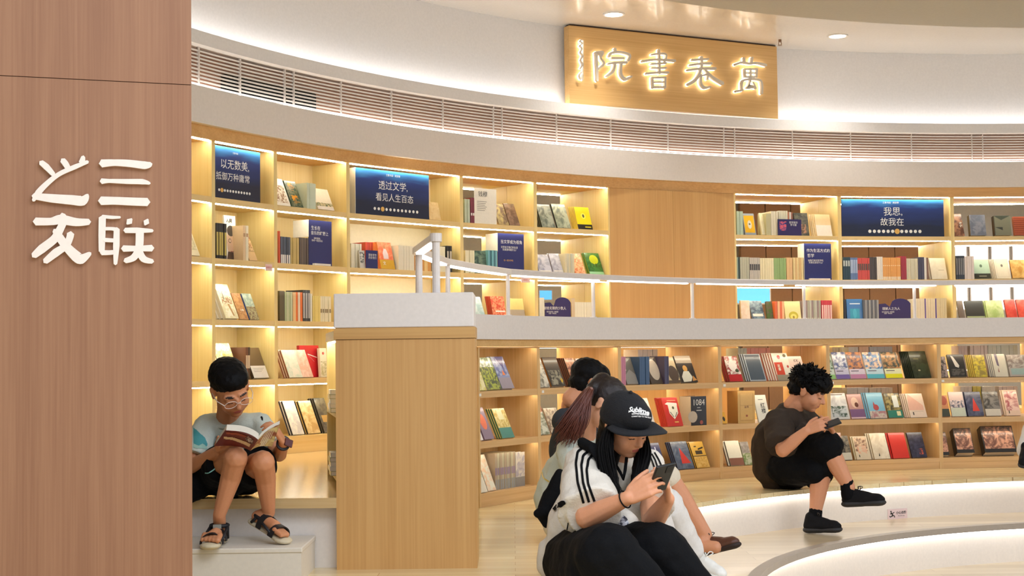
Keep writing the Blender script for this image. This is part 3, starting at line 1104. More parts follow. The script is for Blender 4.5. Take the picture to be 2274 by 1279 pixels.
Fc('U1', 2, 503, 532, 631, 3, 0.022, W_, [pic((226, 216, 170), (246, 240, 214), 25), pic((170, 120, 70), (240, 230, 196), 50, 0.15, 0.42, 0.9, 0.62), ('p', [(0.5, 0.42), (0.62, 0.42), (0.75, 0.08), (0.65, 0.08)], (186, 140, 84)), ('p', [(0.3, 0.55), (0.36, 0.8), (0.42, 0.55)], (150, 140, 110))], 'cream books with a drawn bridge')
Fc('U1', 2, 534, 553, 651, 1, 0.012, (196, 144, 88), [pic((176, 124, 74), (206, 156, 100), 40), ('t', '小说', 0.6, 0.35, 0.09, W_)], 'tan brown book')
Fc('U1', 2, 557, 577, 652, 1, 0.012, (160, 160, 130), [pic((120, 96, 70), (176, 170, 130), 70, 0, 0, 1, 0.5), pic((190, 206, 190), (150, 170, 160), 30, 0, 0.5, 1, 1)], 'landscape book with blue spine', spine=(40, 70, 150))
Fc('U1', 3, 498, 536, 762, 1, 0.02, (226, 218, 180), [pic((220, 206, 130), (236, 228, 206), 40), pic((200, 190, 90), (230, 224, 170), 60, 0.4, 0.0, 0.8, 0.7)], 'pale flowery book above the boy')
Fc('U1', 3, 482, 497, 764, 1, 0.02, (232, 224, 200), [pic((210, 200, 160), (236, 228, 206), 50)], 'whitish book at the far left')
Sp('U1', 3, 545, 556, 771, 2, [(110, 66, 50), (60, 44, 38)], 'brown spines behind the boy\'s head', [((220, 200, 170), 0.35, 0.75)])
Fc('U1', 3, 566, 599, 772, 1, 0.022, (104, 82, 56), [band((236, 228, 216), 0.4), ('e', 0.1, 0.92, 0.12, 0.08, (200, 190, 180))] + lines((190, 180, 170), 0.15, 0.3, 0.7), 'olive brown book with white band')
# ---- third tall bay
Fc('U2', 0, 617, 647, 396, 1, 0.015, W_, [pic((150, 110, 70), (236, 226, 206), 45, 0.1, 0.1, 0.9, 0.75)], 'white book with a brown figure')
Fc('U2', 0, 650, 675, 402, 2, 0.014, (60, 84, 60), [pic((50, 76, 56), (120, 120, 90), 40), ('t', '管', 0.5, 0.76, 0.3, (240, 160, 40), 0.003), ('t', '谜', 0.5, 0.28, 0.3, (240, 160, 40), 0.003)], 'green books with orange characters')
Sp('U2', 0, 681, 702, 407, 6, (206, 216, 192), 'pale green spines')
Fc('U2', 0, 708, 744, 419, 1, 0.02, (240, 226, 200), [pic((90, 100, 60), (226, 206, 160), 60, 0, 0.16, 1, 0.32), band((236, 224, 210), 0.16)], 'white book with a strip of trees')
Sp('U2', 1, 618, 622, 513, 1, (214, 90, 50), 'thin orange spine')
Sp('U2', 1, 623, 645, 526, 5, [(90, 96, 110), (70, 74, 84)], 'slate spines with white foot', [((236, 230, 220), 0.0, 0.33)])
Sp('U2', 1, 646, 664, 528, 4, (206, 180, 112), 'straw coloured spines')
Sp('U2', 1, 665, 685, 528, 5, [(96, 84, 76), (110, 96, 84)], 'taupe spines beside the blue card')
Sp('U2', 2, 621, 633, 646, 1, (96, 84, 50), 'thick olive spine at the left')
Sp('U2', 2, 633, 649, 648, 4, [(190, 200, 150), (206, 210, 170)], 'sage green spines')
Sp('U2', 2, 650, 657, 649, 2, (240, 200, 140), 'peach spines')
Sp('U2', 2, 657, 672, 649, 3, [(240, 120, 40), (244, 220, 190), (240, 120, 40)], 'bright orange and white spines')
Sp('U2', 2, 673, 689, 644, 3, [(50, 50, 52), (70, 70, 70)], 'black spines with grey print', [((190, 186, 180), 0.1, 0.9)])
Sp('U2', 2, 690, 694, 652, 1, (240, 234, 214), 'single white spine')
Sp('U2', 2, 695, 712, 657, 4, (238, 212, 120), 'soft yellow spines')
Sp('U2', 2, 712, 735, 658, 5, (240, 228, 190), 'ivory spines at the right', [((150, 130, 90), 0.35, 0.5)])
Fc('U2', 3, 644, 697, 777, 3, 0.014, (226, 206, 180), [pic((206, 214, 190), (236, 226, 206), 18, 0, 0, 0.55, 1), pic((236, 200, 180), (226, 176, 150), 22, 0.55, 0, 1, 1)], 'glossy pale pink album stack', spine=(150, 90, 70))
Fc('U2', 3, 668, 711, 767, 1, 0.02, (196, 30, 40), [('p', [(0.42, 0.72), (0.9, 0.6), (0.9, 0.63), (0.42, 0.74)], W_), ('p', [(0.45, 0.7), (0.75, 0.48), (0.73, 0.5), (0.43, 0.72)], W_)], 'upright red book with white strokes', lean=4, v=0.17)
Fc('U2', 3, 713, 728, 773, 1, 0.02, (240, 232, 206), [('e', 0.5, 0.82, 0.16, 0.05, (220, 100, 90)), pic((190, 180, 130), (240, 232, 206), 80, 0.1, 0.05, 0.9, 0.55)], 'white floral book', lean=4, v=0.13)
Fc('U2', 4, 652, 677, 890, 2, 0.016, (226, 218, 206), [pic((236, 230, 216), (206, 200, 196), 14)], 'silvery white albums', spine=(40, 42, 60))
Fc('U2', 4, 686, 713, 890, 2, 0.016, (206, 170, 100), [pic((226, 200, 140), (196, 156, 90), 16)], 'golden albums with black spines', spine=(26, 26, 28))
Fc('U2', 4, 722, 745, 884, 3, 0.014, (84, 78, 66), [pic((70, 66, 58), (104, 96, 80), 20), ('r', 0.2, 0.3, 0.9, 0.5, (190, 150, 80))], 'charcoal albums near the counter', spine=(24, 24, 26))
# ---- fourth tall bay
Fc('U3', 0, 955, 980, 449, 1, 0.02, (226, 190, 130), [pic((226, 190, 130), (236, 206, 150), 20)], 'small beige book beside the banner', lean=14)
Sp('U3', 1, 780, 803, 541, 5, (222, 214, 190), 'pale grey spines at the left', v=0.06)
Sp('U3', 1, 812, 829, 538, 4, [(196, 70, 40), (180, 60, 40)], 'brick red spines behind the card', v=0.10)
Fc('U3', 1, 800, 812, 556, 1, 0.01, (210, 204, 194), [pic((40, 40, 40), (230, 226, 216), 60, 0.1, 0.3, 0.9, 0.9)], 'small black and white picture book', lean=5)
Fc('U3', 1, 847, 878, 538, 4, 0.014, (236, 120, 80), [pic((230, 110, 76), (240, 150, 110), 18), ('p', [(0.32, 0.38), (0.3, 0.6), (0.42, 0.76), (0.58, 0.74), (0.68, 0.55), (0.66, 0.38)], (226, 206, 206)), ('e', 0.48, 0.82, 0.08, 0.07, (190, 130, 90)), ('r', 0, 0, 1, 0.34, (214, 166, 50)), ('t', '文', 0.3, 0.2, 0.14, W_)], 'coral books with a golden band', spine=(236, 160, 70), lean=14)
Sp('U3', 1, 885, 921, 546, 6, (232, 224, 200), 'white spines left of the rail loop')
Sp('U3', 1, 935, 958, 547, 3, [(226, 160, 70), (236, 200, 130)], 'amber spines seen through the rail')
Sp('U3', 1, 960, 990, 547, 4, (236, 228, 196), 'cream spines right of the rail post')
Sp('U3', 1, 993, 1004, 546, 2, (38, 36, 36), 'black spines at the right end', [((200, 190, 170), 0.45, 0.8)])
# ---- fifth tall bay
Sp('U4', 0, 1032, 1044, 442, 4, (196, 206, 176), 'pale green thin spines')
Sp('U4', 0, 1045, 1054, 439, 2, (130, 40, 44), 'dark red spines', [((230, 220, 210), 0.3, 0.4)])
Fc('U4', 0, 1109, 1131, 453, 1, 0.012, (150, 124, 90), [pic((190, 170, 110), (120, 96, 76), 14)], 'bronze book right of the white card')
Fc('U4', 0, 1133, 1156, 452, 1, 0.014, (120, 88, 66), [pic((140, 110, 90), (104, 78, 60), 16)], 'glossy brown book')
Sp('U4', 1, 1033, 1054, 556, 4, (232, 224, 186), 'ivory spines')
Fc('U4', 1, 1056, 1082, 557, 1, 0.016, (64, 92, 82), [pic((50, 74, 66), (110, 130, 110), 16)], 'dark green glossy book', lean=6)
Sp('U4', 1, 1084, 1105, 556, 5, [(110, 170, 180), (60, 110, 120)], 'teal spines beside the blue card')
Fc('U4', 2, 1058, 1083, 659, 1, 0.014, (176, 196, 196), [pic((190, 206, 206), (150, 176, 180), 14)], 'pale blue glossy book')
Fc('U4', 2, 1098, 1128, 658, 4, 0.011, (206, 90, 60), [pic((196, 70, 50), (226, 150, 110), 40), ('r', 0.25, 0.42, 0.95, 0.47, W_)], 'red illustrated books', spine=(140, 30, 24), lean=14)
Fc('U4', 2, 1135, 1169, 663, 1, 0.02, (226, 206, 130), [band((170, 156, 136), 0.55)], 'cream book with grey lower half', lean=12)
# ---- sixth tall bay
Fc('U5', 0, 1205, 1234, 454, 4, 0.014, (96, 104, 92), [pic((80, 90, 80), (150, 156, 140), 12)], 'grey green glossy album stack', spine=(30, 36, 34))
Fc('U5', 0, 1239, 1269, 453, 1, 0.016, (110, 120, 106), [pic((96, 106, 92), (170, 176, 150), 10), ('e', 0.5, 0.85, 0.06, 0.04, (230, 226, 170))], 'single dark grey album', spine=(40, 46, 42))
Fc('U5', 0, 1285, 1317, 460, 5, 0.011, YL, [band((36, 32, 28), 0.22), ('e', 0.52, 0.6, 0.16, 0.13, (250, 236, 100)), ('e', 0.52, 0.6, 0.07, 0.08, (90, 84, 60)), ('r', 0.5, 0.08, 0.9, 0.13, (210, 190, 40))], 'yellow books with black foot', spine=(206, 176, 130), lean=18)
Fc('U5', 1, 1200, 1229, 565, 1, 0.014, (150, 148, 166), [pic((140, 140, 160), (190, 188, 200), 14), ('r', 0.1, 0.18, 0.9, 0.22, W_)], 'lavender glossy book at the left')
Fc('U5', 1, 1232, 1256, 563, 2, 0.014, (160, 158, 176), [pic((150, 148, 166), (196, 194, 206), 14), ('r', 0.1, 0.18, 0.9, 0.22, W_)], 'lavender glossy books')
Sp('U5', 1, 1256, 1276, 563, 5, [(216, 206, 170), (200, 196, 170)], 'parchment spines')
Fc('U5', 1, 1280, 1303, 563, 1, 0.016, (226, 140, 90), [pic((214, 120, 74), (240, 190, 140), 50)], 'orange patterned book')
Fc('U5', 1, 1312, 1344, 562, 2, 0.014, (40, 100, 40), [pic((36, 92, 36), (60, 124, 56), 16), ('e', 0.55, 0.72, 0.3, 0.2, (190, 200, 30)), ('r', 0.4, 0.4, 0.44, 0.56, (60, 60, 30)), ('r', 0.6, 0.42, 0.64, 0.56, (60, 60, 30)), band((150, 200, 150), 0.2)], 'green books with a yellow tree', spine=(150, 160, 40))
Sp('U5', 2, 1198, 1210, 661, 3, (226, 222, 200), 'cream spines at the left')
Sp('U5', 2, 1270, 1277, 662, 2, (214, 190, 150), 'beige spines right of the wave card')
Sp('U5', 2, 1277, 1323, 671, 9, (236, 228, 200), 'white spines right of the wave card')
# ---- seventh tall bay
Sp('U6', 0, 1637, 1651, 469, 2, (190, 210, 180), 'mint green spines')
Fc('U6', 0, 1655, 1680, 474, 2, 0.012, (150, 160, 170), [('r', 0.06, 0.1, 0.94, 0.9, (230, 176, 30)), ('e', 0.52, 0.48, 0.18, 0.2, (226, 216, 190)), ('e', 0.52, 0.5, 0.08, 0.04, (110, 100, 80))], 'yellow books with a pale mask', spine=(120, 96, 50), lean=14)
Fc('U6', 0, 1693, 1711, 473, 1, 0.02, (234, 226, 190), [pic((234, 226, 190), (226, 216, 180), 20)], 'plain cream book', lean=16)
Sp('U6', 0, 1702, 1713, 474, 1, (190, 184, 140), 'sage slipcase')
Sp('U6', 0, 1713, 1729, 469, 3, (230, 220, 190), 'cream spines left of the blue card')
Sp('U6', 0, 1731, 1750, 468, 5, (226, 218, 186), 'ivory spines above the blue card')
Sp('U6', 0, 1750, 1761, 471, 3, [(190, 120, 80), (226, 216, 200), (160, 100, 70)], 'mixed brown spines')
Fc('U6', 0, 1768, 1798, 473, 1, 0.02, (90, 84, 76), [pic((70, 74, 70), (110, 106, 94), 14), pic((190, 140, 110), (90, 80, 70), 30, 0.3, 0.1, 0.8, 0.5)], 'dark painting book', lean=10)
Fc('U6', 0, 1815, 1849, 476, 4, 0.011, (232, 206, 160), [('r', 0, 0, 1, 0.5, (240, 230, 212))], 'buff books with white lower half', lean=14)
Sp('U6', 1, 1636, 1643, 571, 2, [(150, 170, 150), (36, 60, 48)], 'green spines at the left')
Sp('U6', 1, 1644, 1664, 571, 4, (190, 188, 160), 'grey white spines')
Sp('U6', 1, 1665, 1688, 572, 5, (200, 192, 176), 'spines with black labels', [((60, 50, 44), 0.42, 0.7)])
Sp('U6', 1, 1689, 1719, 573, 6, (238, 226, 180), 'light cream spines')
Sp('U6', 1, 1719, 1746, 573, 6, (150, 180, 110), 'leaf green spines')
Sp('U6', 1, 1747, 1761, 572, 4, (230, 190, 130), 'apricot spines')
Sp('U6', 1, 1762, 1784, 572, 5, [(236, 214, 150), (220, 184, 120)], 'wheat coloured spines')
Fc('U6', 2, 1647, 1667, 667, 1, 0.02, (232, 206, 176), [pic((232, 206, 176), (240, 220, 196), 16)], 'pale pink book', lean=5)
Fc('U6', 2, 1674, 1702, 668, 1, 0.016, (96, 110, 130), [pic((70, 84, 106), (130, 150, 160), 20), ('r', 0.1, 0.3, 0.9, 0.42, W_)], 'blue grey photo book')
Fc('U6', 2, 1706, 1719, 669, 1, 0.02, (84, 96, 56), [pic((70, 100, 40), (100, 86, 70), 24)], 'mossy green book', lean=10)
Sp('U6', 2, 1722, 1743, 669, 4, [(226, 110, 60), (240, 190, 140)], 'orange and peach spines')
Fc('U6', 2, 1746, 1781, 669, 1, 0.016, (234, 222, 160), [('r', 0, 0, 1, 0.26, (238, 230, 196)), ('e', 0.52, 0.34, 0.3, 0.2, (196, 180, 60)), ('e', 0.52, 0.3, 0.2, 0.13, (238, 222, 120)), ('e', 0.52, 0.28, 0.06, 0.06, (150, 130, 50))], 'cream book with a golden sun', lean=10)
Sp('U6', 2, 1790, 1824, 667, 8, [(150, 130, 126), (170, 170, 150), (190, 190, 176)], 'grey spines beside the rail post', [((206, 204, 190), 0.0, 0.25)])
Sp('U6', 2, 1825, 1849, 667, 5, [(206, 50, 56), (196, 40, 46)], 'crimson spines', [((236, 200, 190), 0.2, 0.8)])
# ---- eighth tall bay
Sp('U7', 1, 1873, 1889, 571, 3, (28, 56, 62), 'dark teal spines', [((190, 200, 190), 0.6, 0.85)])
Sp('U7', 1, 1889, 1905, 572, 4, (100, 124, 170), 'blue spines', [((180, 196, 220), 0.3, 0.9)])
Sp('U7', 1, 1905, 1932, 573, 6, (206, 70, 50), 'red spines with dark label', [((90, 70, 50), 0.44, 0.74)])
Sp('U7', 1, 1932, 1948, 571, 4, (72, 60, 44), 'dark brown spines')
Sp('U7', 1, 1948, 1961, 570, 3, (234, 226, 210), 'white spines left of the orange row')
Sp('U7', 1, 1961, 2001, 572, 9, (232, 164, 74), 'orange spines', [((246, 214, 150), 0.62, 0.66), ((246, 230, 196), 0.0, 0.14)])
Sp('U7', 1, 2002, 2014, 569, 3, (166, 34, 42), 'wine red spines')
Sp('U7', 1, 2014, 2039, 574, 8, (214, 206, 174), 'bone white spines')
Sp('U7', 1, 2040, 2053, 571, 4, (72, 66, 84), 'plum grey spines')
Sp('U7', 1, 2053, 2063, 572, 2, [(236, 230, 214), (140, 100, 70)], 'white and brown spines')
Fc('U7', 1, 2070, 2105, 573, 2, 0.016, (232, 218, 190), [pic((232, 218, 190), (238, 226, 200), 12), ('r', 0.5, 0.42, 0.85, 0.44, (180, 160, 130))], 'plain beige books', lean=16)
Sp('U7', 2, 1875, 1880, 665, 1, (24, 24, 28), 'thin black spine')
Fc('U7', 2, 1882, 1917, 664, 1, 0.018, (60, 116, 176), [('r', 0.2, 0.0, 0.8, 0.6, (40, 150, 180)), ('r', 0.2, 0.78, 0.85, 0.83, (190, 210, 230)), ('e', 0.5, 0.4, 0.12, 0.2, (60, 170, 196))], 'bright blue book', lean=4)
Sp('U7', 2, 1918, 1952, 666, 8, [(90, 90, 92), (150, 150, 148)], 'grey striped spines', [((200, 196, 186), 0.0, 0.2)])
Sp('U7', 2, 2034, 2055, 663, 4, (226, 212, 180), 'cream set left of first purple divider')
Sp('U7', 2, 2055, 2057, 663, 1, (84, 60, 150), 'first purple divider among cream sets')
Sp('U7', 2, 2057, 2078, 663, 4, (222, 206, 170), 'cream set between purple dividers')
Sp('U7', 2, 2078, 2080.5, 663, 1, (84, 60, 150), 'second purple divider among cream sets')
Sp('U7', 2, 2080.5, 2103, 662, 5, (214, 196, 150), 'cream set at the right end')
# ---- ninth tall bay
Fc('U8', 0, 2122, 2143, 475, 1, 0.02, (120, 70, 50), [pic((170, 120, 90), (90, 50, 36), 16), ('t', '史\n记', 0.78, 0.5, 0.12, W_)], 'copper brown book')
Fc('U8', 0, 2156, 2191, 477, 1, 0.05, (110, 116, 132), [pic((104, 110, 126), (134, 138, 150), 16)], 'thick slate book with black spine', spine=(26, 24, 24), lean=10)
Fc('U8', 0, 2210, 2247, 479, 1, 0.05, (120, 120, 100), [('p', [(0, 1), (0.45, 0.78), (1, 1)], (64, 72, 62)), ('p', [(0.05, 0.42), (0.5, 0.42), (0.5, 0.26)], (56, 58, 50)), ('r', 0, 0, 0.04, 1, (70, 72, 60))], 'thick grey book with triangles', spine=(28, 26, 22), lean=10)
Fc('U8', 0, 2254, 2290, 481, 1, 0.03, (176, 92, 60), [('r', 0, i / 9, 1, i / 9 + 0.05, (140, 60, 36)) for i in range(9)], 'terracotta ribbed book', lean=12)
Sp('U8', 1, 2124, 2143, 568, 4, (40, 38, 36), 'black spines at the left', [((120, 116, 110), 0.2, 0.9)])
Sp('U8', 1, 2143, 2164, 569, 4, (226, 212, 200), 'rosy white spines')
Fc('U8', 1, 2165, 2202, 576, 1, 0.016, (176, 200, 176), [band((44, 46, 38), 0.26), ('e', 0.5, 0.66, 0.08, 0.08, (90, 110, 90)), ('r', 0.3, 0.1, 0.75, 0.15, (150, 150, 130))], 'pale green book with dark foot')
Fc('U8', 1, 2214, 2246, 575, 5, 0.01, (226, 212, 186), [('r', 0.1, 0.08, 0.9, 0.9, (216, 202, 176)), ('r', 0.13, 0.1, 0.87, 0.88, (230, 216, 190)), ('e', 0.5, 0.66, 0.08, 0.07, (120, 110, 100))], 'ivory books with a tiny emblem', spine=(120, 96, 60))
Fc('U8', 1, 2250, 2290, 577, 1, 0.02, (206, 150, 70), [pic((196, 140, 60), (236, 196, 120), 8)], 'golden glossy book')
Fc('U8', 2, 2133, 2145, 668, 1, 0.02, (110, 96, 88), [], 'taupe book at the left')
Fc('U8', 2, 2150, 2190, 668, 1, 0.02, (46, 46, 44), [band((150, 160, 120), 0.25)], 'black book with green foot')
Fc('U8', 2, 2196, 2233, 667, 3, 0.012, (160, 180, 110), [pic((156, 176, 104), (196, 206, 150), 8)], 'light green glossy books', spine=(206, 190, 150))
Fc('U8', 2, 2239, 2262, 665, 1, 0.02, (196, 56, 44), [pic((190, 50, 40), (216, 90, 70), 8)], 'left red glossy book')
Fc('U8', 2, 2265, 2295, 665, 1, 0.02, (200, 60, 46), [pic((196, 54, 40), (220, 96, 76), 8)], 'right red glossy book')
# ---- first low bay
Fc('L0', 0, 1064, 1081, 826, 1, 0.012, (214, 196, 90), [pic((214, 200, 90), (240, 230, 170), 18)], 'yellow book at the left edge', lean=20, v=0.012)
Fc('L0', 0, 1084, 1116, 794, 2, 0.014, (150, 160, 90), [pic((170, 180, 60), (70, 80, 50), 30), pic((226, 230, 220), (120, 140, 100), 20, 0, 0.7, 1, 1)], 'green landscape books', spine=(216, 210, 190))
Fc('L0', 0, 1117, 1144, 792, 2, 0.02, (130, 140, 176), [pic((90, 100, 150), (160, 170, 196), 20, 0, 0.4, 1, 1), ('r', 0, 0, 1, 0.34, (150, 140, 150)), ('p', [(0.45, 0.42), (0.55, 0.58), (0.68, 0.42)], (236, 130, 60)), ('p', [(0.3, 1), (0.7, 0.62), (0.95, 1)], (60, 60, 120))], 'blue books with an orange flame', spine=(70, 80, 110))
Fc('L0', 1, 1078, 1099, 905, 1, 0.02, (140, 116, 136), [('e', 0.5, 0.55, 0.3, 0.25, (226, 110, 70)), band((130, 110, 130), 0.3)], 'mauve book with a coral face')
Fc('L0', 1, 1117, 1144, 907, 3, 0.012, (206, 180, 100), [pic((190, 160, 70), (226, 210, 140), 30, 0, 0.35, 1, 1), band((50, 130, 116), 0.35), ('r', 0.3, 0.62, 0.7, 0.95, (226, 220, 170))], 'straw and teal books', spine=(70, 120, 90))
Fc('L0', 1, 1065, 1075, 935, 1, 0.02, W_, [], 'white book corner at the left', v=0.012)
Fc('L0', 2, 1085, 1103, 1010, 1, 0.012, (220, 210, 190), [pic((230, 190, 150), (226, 222, 200), 20)], 'pale peach leaning book', lean=22, v=0.03)
Fc('L0', 2, 1066, 1084, 1012, 1, 0.012, (226, 218, 196), [pic((170, 180, 130), (226, 222, 200), 20, 0, 0.4, 1, 1)], 'pale green leaning book', lean=22, v=0.012)
Sp('L0', 2, 1100, 1145, 1005, 9, [(176, 156, 130), (190, 180, 150)], 'picture series spines', [((150, 130, 150), 0.4, 0.6), ((150, 150, 146), 0.0, 0.28)], v=0.05)
Fc('L0', 2, 1146, 1166, 1004, 1, 0.03, (206, 200, 186), [pic((180, 170, 176), (226, 216, 196), 20, 0, 0.3, 1, 1), band((140, 136, 130), 0.28)], 'pale volume ending the picture series', lean=0, v=0.05)
# ---- second low bay
Fc('L1', 0, 1201, 1223, 796, 1, 0.014, (160, 156, 136), [pic((110, 106, 90), (216, 210, 190), 14)], 'grey glossy book')
Fc('L1', 0, 1227, 1258, 793, 1, 0.02, (50, 44, 38), [pic((40, 36, 32), (150, 146, 126), 26, 0.1, 0.05, 0.9, 0.55), ('e', 0.85, 0.2, 0.08, 0.08, (206, 170, 60))], 'black book with pale figures', spine=(150, 96, 40))
Fc('L1', 0, 1275, 1296, 795, 5, 0.011, (120, 60, 40), [pic((110, 50, 36), (206, 150, 110), 20)], 'dark books behind a head', spine=(26, 28, 26))
Fc('L1', 0, 1300, 1322, 796, 1, 0.012, (216, 190, 170), [pic((190, 140, 130), (226, 206, 190), 40)], 'pinkish patterned book')
Fc('L1', 1, 1200, 1222, 884, 1, 0.014, (226, 150, 130), [pic((226, 140, 116), (240, 190, 170), 14)], 'salmon pink book', v=0.12)
Fc('L1', 1, 1226, 1254, 906, 1, 0.016, (176, 160, 136), [pic((130, 110, 90), (206, 190, 160), 24)], 'brown photograph book', v=0.05)
Fc('L1', 1, 1200, 1223, 915, 1, 0.014, (190, 190, 160), [pic((110, 116, 86), (216, 214, 190), 20)], 'grey green book', v=0.02)
# ---- third low bay
Sp('L2', 0, 1380, 1390, 792, 3, (206, 130, 150), 'pink spines')
Fc('L2', 0, 1394, 1422, 794, 1, 0.014, (110, 106, 96), [('p', [(0, 0), (0, 0.3), (0.5, 0.55), (1, 0.3), (1, 0)], (150, 146, 136)), ('p', [(0, 1), (0.05, 0.6), (0.25, 0.5), (0.1, 1)], (226, 216, 190))], 'grey sculpture book')
Sp('L2', 0, 1421, 1443, 792, 5, (56, 84, 116), 'steel blue spines')
Fc('L2', 0, 1448, 1477, 793, 1, 0.014, (84, 72, 62), [('e', 0.5, 0.52, 0.38, 0.4, (206, 190, 166))], 'book with a pale stone oval')
Sp('L2', 0, 1476, 1486, 791, 4, (70, 60, 84), 'purple black spines')
Fc('L2', 0, 1487, 1513, 793, 1, 0.014, (206, 184, 140), [('e', 0.6, 0.35, 0.42, 0.32, (80, 64, 54)), ('r', 0, 0, 1, 0.1, (90, 74, 60))], 'tan book with a dark round shape')
Fc('L2', 0, 1516, 1551, 790, 1, 0.014, (44, 36, 34), [('r', 0, 0.72, 1, 1, (176, 160, 136)), ('e', 0.45, 0.52, 0.14, 0.12, (216, 160, 80)), ('p', [(0.12, 0.02), (0.1, 0.22), (0.3, 0.42), (0.62, 0.42), (0.75, 0.2), (0.6, 0.04)], (226, 220, 196)), ('p', [(0.7, 0.05), (0.8, 0.25), (0.98, 0.08)], (216, 150, 80))], 'black book with a seated figure')
Fc('L2', 1, 1441, 1458, 884, 1, 0.012, (232, 224, 210), [], 'plain white book beside the cap')
Fc('L2', 1, 1484, 1518, 883, 5, 0.011, (200, 40, 30), [('p', [(0.12, 0.78), (0.3, 0.84), (0.9, 0.8), (0.9, 0.72), (0.3, 0.74)], (236, 228, 210)), ('p', [(0.3, 0.74), (0.88, 0.72), (0.86, 0.45), (0.55, 0.24), (0.3, 0.45)], (236, 230, 206)), ('e', 0.6, 0.64, 0.07, 0.05, (90, 84, 40)), ('p', [(0.34, 0.5), (0.38, 0.5), (0.54, 0.32), (0.5, 0.32)], (70, 30, 20)), ('p', [(0.76, 0.48), (0.8, 0.48), (0.64, 0.32), (0.6, 0.32)], (70, 30, 20)), ('r', 0.3, 0.88, 0.85, 0.91, (236, 150, 110)), ('r', 0.5, 0.12, 0.75, 0.16, (236, 190, 90))], 'red paperbacks with a white emblem', spine=(206, 60, 40), lean=18)
Fc('L2', 1, 1536, 1570, 880, 1, 0.11, (30, 28, 28), [('t', '1084', 0.5, 0.78, 0.30, (220, 214, 200), 0.0), ('e', 0.1, 0.3, 0.3, 0.2, (196, 180, 156)), ('r', 0.4, 0.6, 0.6, 0.62, (200, 196, 186)), ('r', 0.35, 0.5, 0.68, 0.53, (200, 196, 186)), ('e', 0.66, 0.1, 0.1, 0.07, (170, 80, 60))], 'thick black book printed 1084', spine=(206, 190, 160), lean=0)
Fc('L2', 2, 1446, 1482, 984, 1, 0.016, (44, 52, 96), [('r', 0.3, 0.0, 0.95, 0.34, (230, 226, 216)), ('r', 0.66, 0.6, 0.72, 0.85, (190, 196, 220))], 'deep blue book above the phone')
Fc('L2', 2, 1507, 1543, 981, 3, 0.013, (70, 84, 110), [pic((60, 74, 100), (100, 110, 126), 12), ('p', [(0.35, 0.2), (0.45, 0.78), (0.9, 0.2)], (206, 50, 40))], 'blue books with a red triangle', spine=(30, 36, 50))
Fc('L2', 2, 1549, 1578, 981, 3, 0.011, (216, 170, 70), [('r', 0.25, 0.8, 0.42, 0.84, (50, 40, 30)), ('p', [(0.5, 0.74), (0.9, 0.8), (0.9, 0.74), (0.5, 0.68)], (40, 34, 28)), ('r', 0.25, 0.52, 0.75, 0.66, (60, 50, 36)), ('r', 0.0, 0.44, 1, 0.47, (90, 70, 40)), pic((206, 156, 60), (226, 186, 100), 40, 0.05, 0.03, 0.95, 0.42)], 'yellow books with black blocks', spine=(50, 40, 32))
# ---- fourth low bay
Fc('L3', 0, 1622, 1651, 791, 3, 0.012, (150, 40, 34), [pic((150, 36, 30), (240, 232, 214), 26, 0, 0.28, 1, 1), ('e', 0.5, 0.62, 0.3, 0.22, (238, 230, 216)), ('e', 0.75, 0.42, 0.14, 0.07, (60, 70, 40)), band((190, 30, 36), 0.27)], 'red and white storybooks', spine=(180, 130, 100))
Fc('L3', 0, 1667, 1703, 786, 3, 0.012, (176, 184, 184), [('r', 0.05, 0.04, 0.95, 0.97, (74, 86, 96)), ('r', 0.1, 0.86, 0.6, 0.88, (110, 120, 130))], 'slate blue books with pale border', spine=(60, 56, 50))
Fc('L3', 0, 1729, 1764, 784, 5, 0.013, (230, 222, 200), [('r', 0.04, 0.2, 0.56, 0.66, (206, 70, 46)), band((150, 140, 116), 0.2), ('e', 0.42, 0.85, 0.1, 0.07, (196, 50, 50)), ('e', 0.8, 0.9, 0.1, 0.06, (90, 84, 50)), ('e', 0.85, 0.5, 0.06, 0.05, (196, 70, 60)), ('t', '花\n事', 0.28, 0.45, 0.12, (240, 226, 200))], 'white and vermilion flower books', spine=(196, 80, 50))
Fc('L3', 0, 1764, 1794, 791, 1, 0.014, (230, 200, 180), [('t', '折柳', 0.55, 0.8, 0.12, (90, 70, 60))], 'shell pink book behind the man\'s hair')
Fc('L3', 1, 1605, 1616, 915, 1, 0.012, (226, 170, 60), [('e', 0.5, 0.4, 0.25, 0.2, (60, 50, 40))], 'small yellow book', v=0.012)
Fc('L3', 1, 1640, 1678, 868, 1, 0.13, (206, 164, 90), [('r', 0.12, 0.08, 0.88, 0.94, (184, 140, 70)), ('r', 0.14, 0.1, 0.86, 0.93, (212, 170, 96)), ('r', 0.14, 0.55, 0.86, 0.56, (184, 140, 70)), ('t', '丛书', 0.5, 0.5, 0.08, (130, 90, 50)), ('r', 0.46, 0.2, 0.56, 0.26, (150, 70, 40))], 'thick honey coloured box set', spine=(176, 130, 70), lean=0)
Fc('L3', 1, 1686, 1712, 877, 1, 0.014, (228, 224, 206), [('t', '红\n楼', 0.6, 0.5, 0.2, (60, 60, 56)), ('r', 0.3, 0.82, 0.7, 0.84, (80, 80, 70))], 'white book with black calligraphy', lean=18)
Fc('L3', 2, 1624, 1654, 979, 2, 0.014, (236, 230, 206), [band((140, 90, 70), 0.3)], 'white books with brown foot', spine=(50, 36, 34))
Fc('L3', 2, 1656, 1674, 981, 1, 0.014, (170, 176, 140), [pic((120, 140, 80), (190, 190, 160), 26, 0, 0, 1, 0.5), pic((170, 160, 150), (140, 130, 120), 30, 0, 0.5, 1, 1)], 'green photograph book')
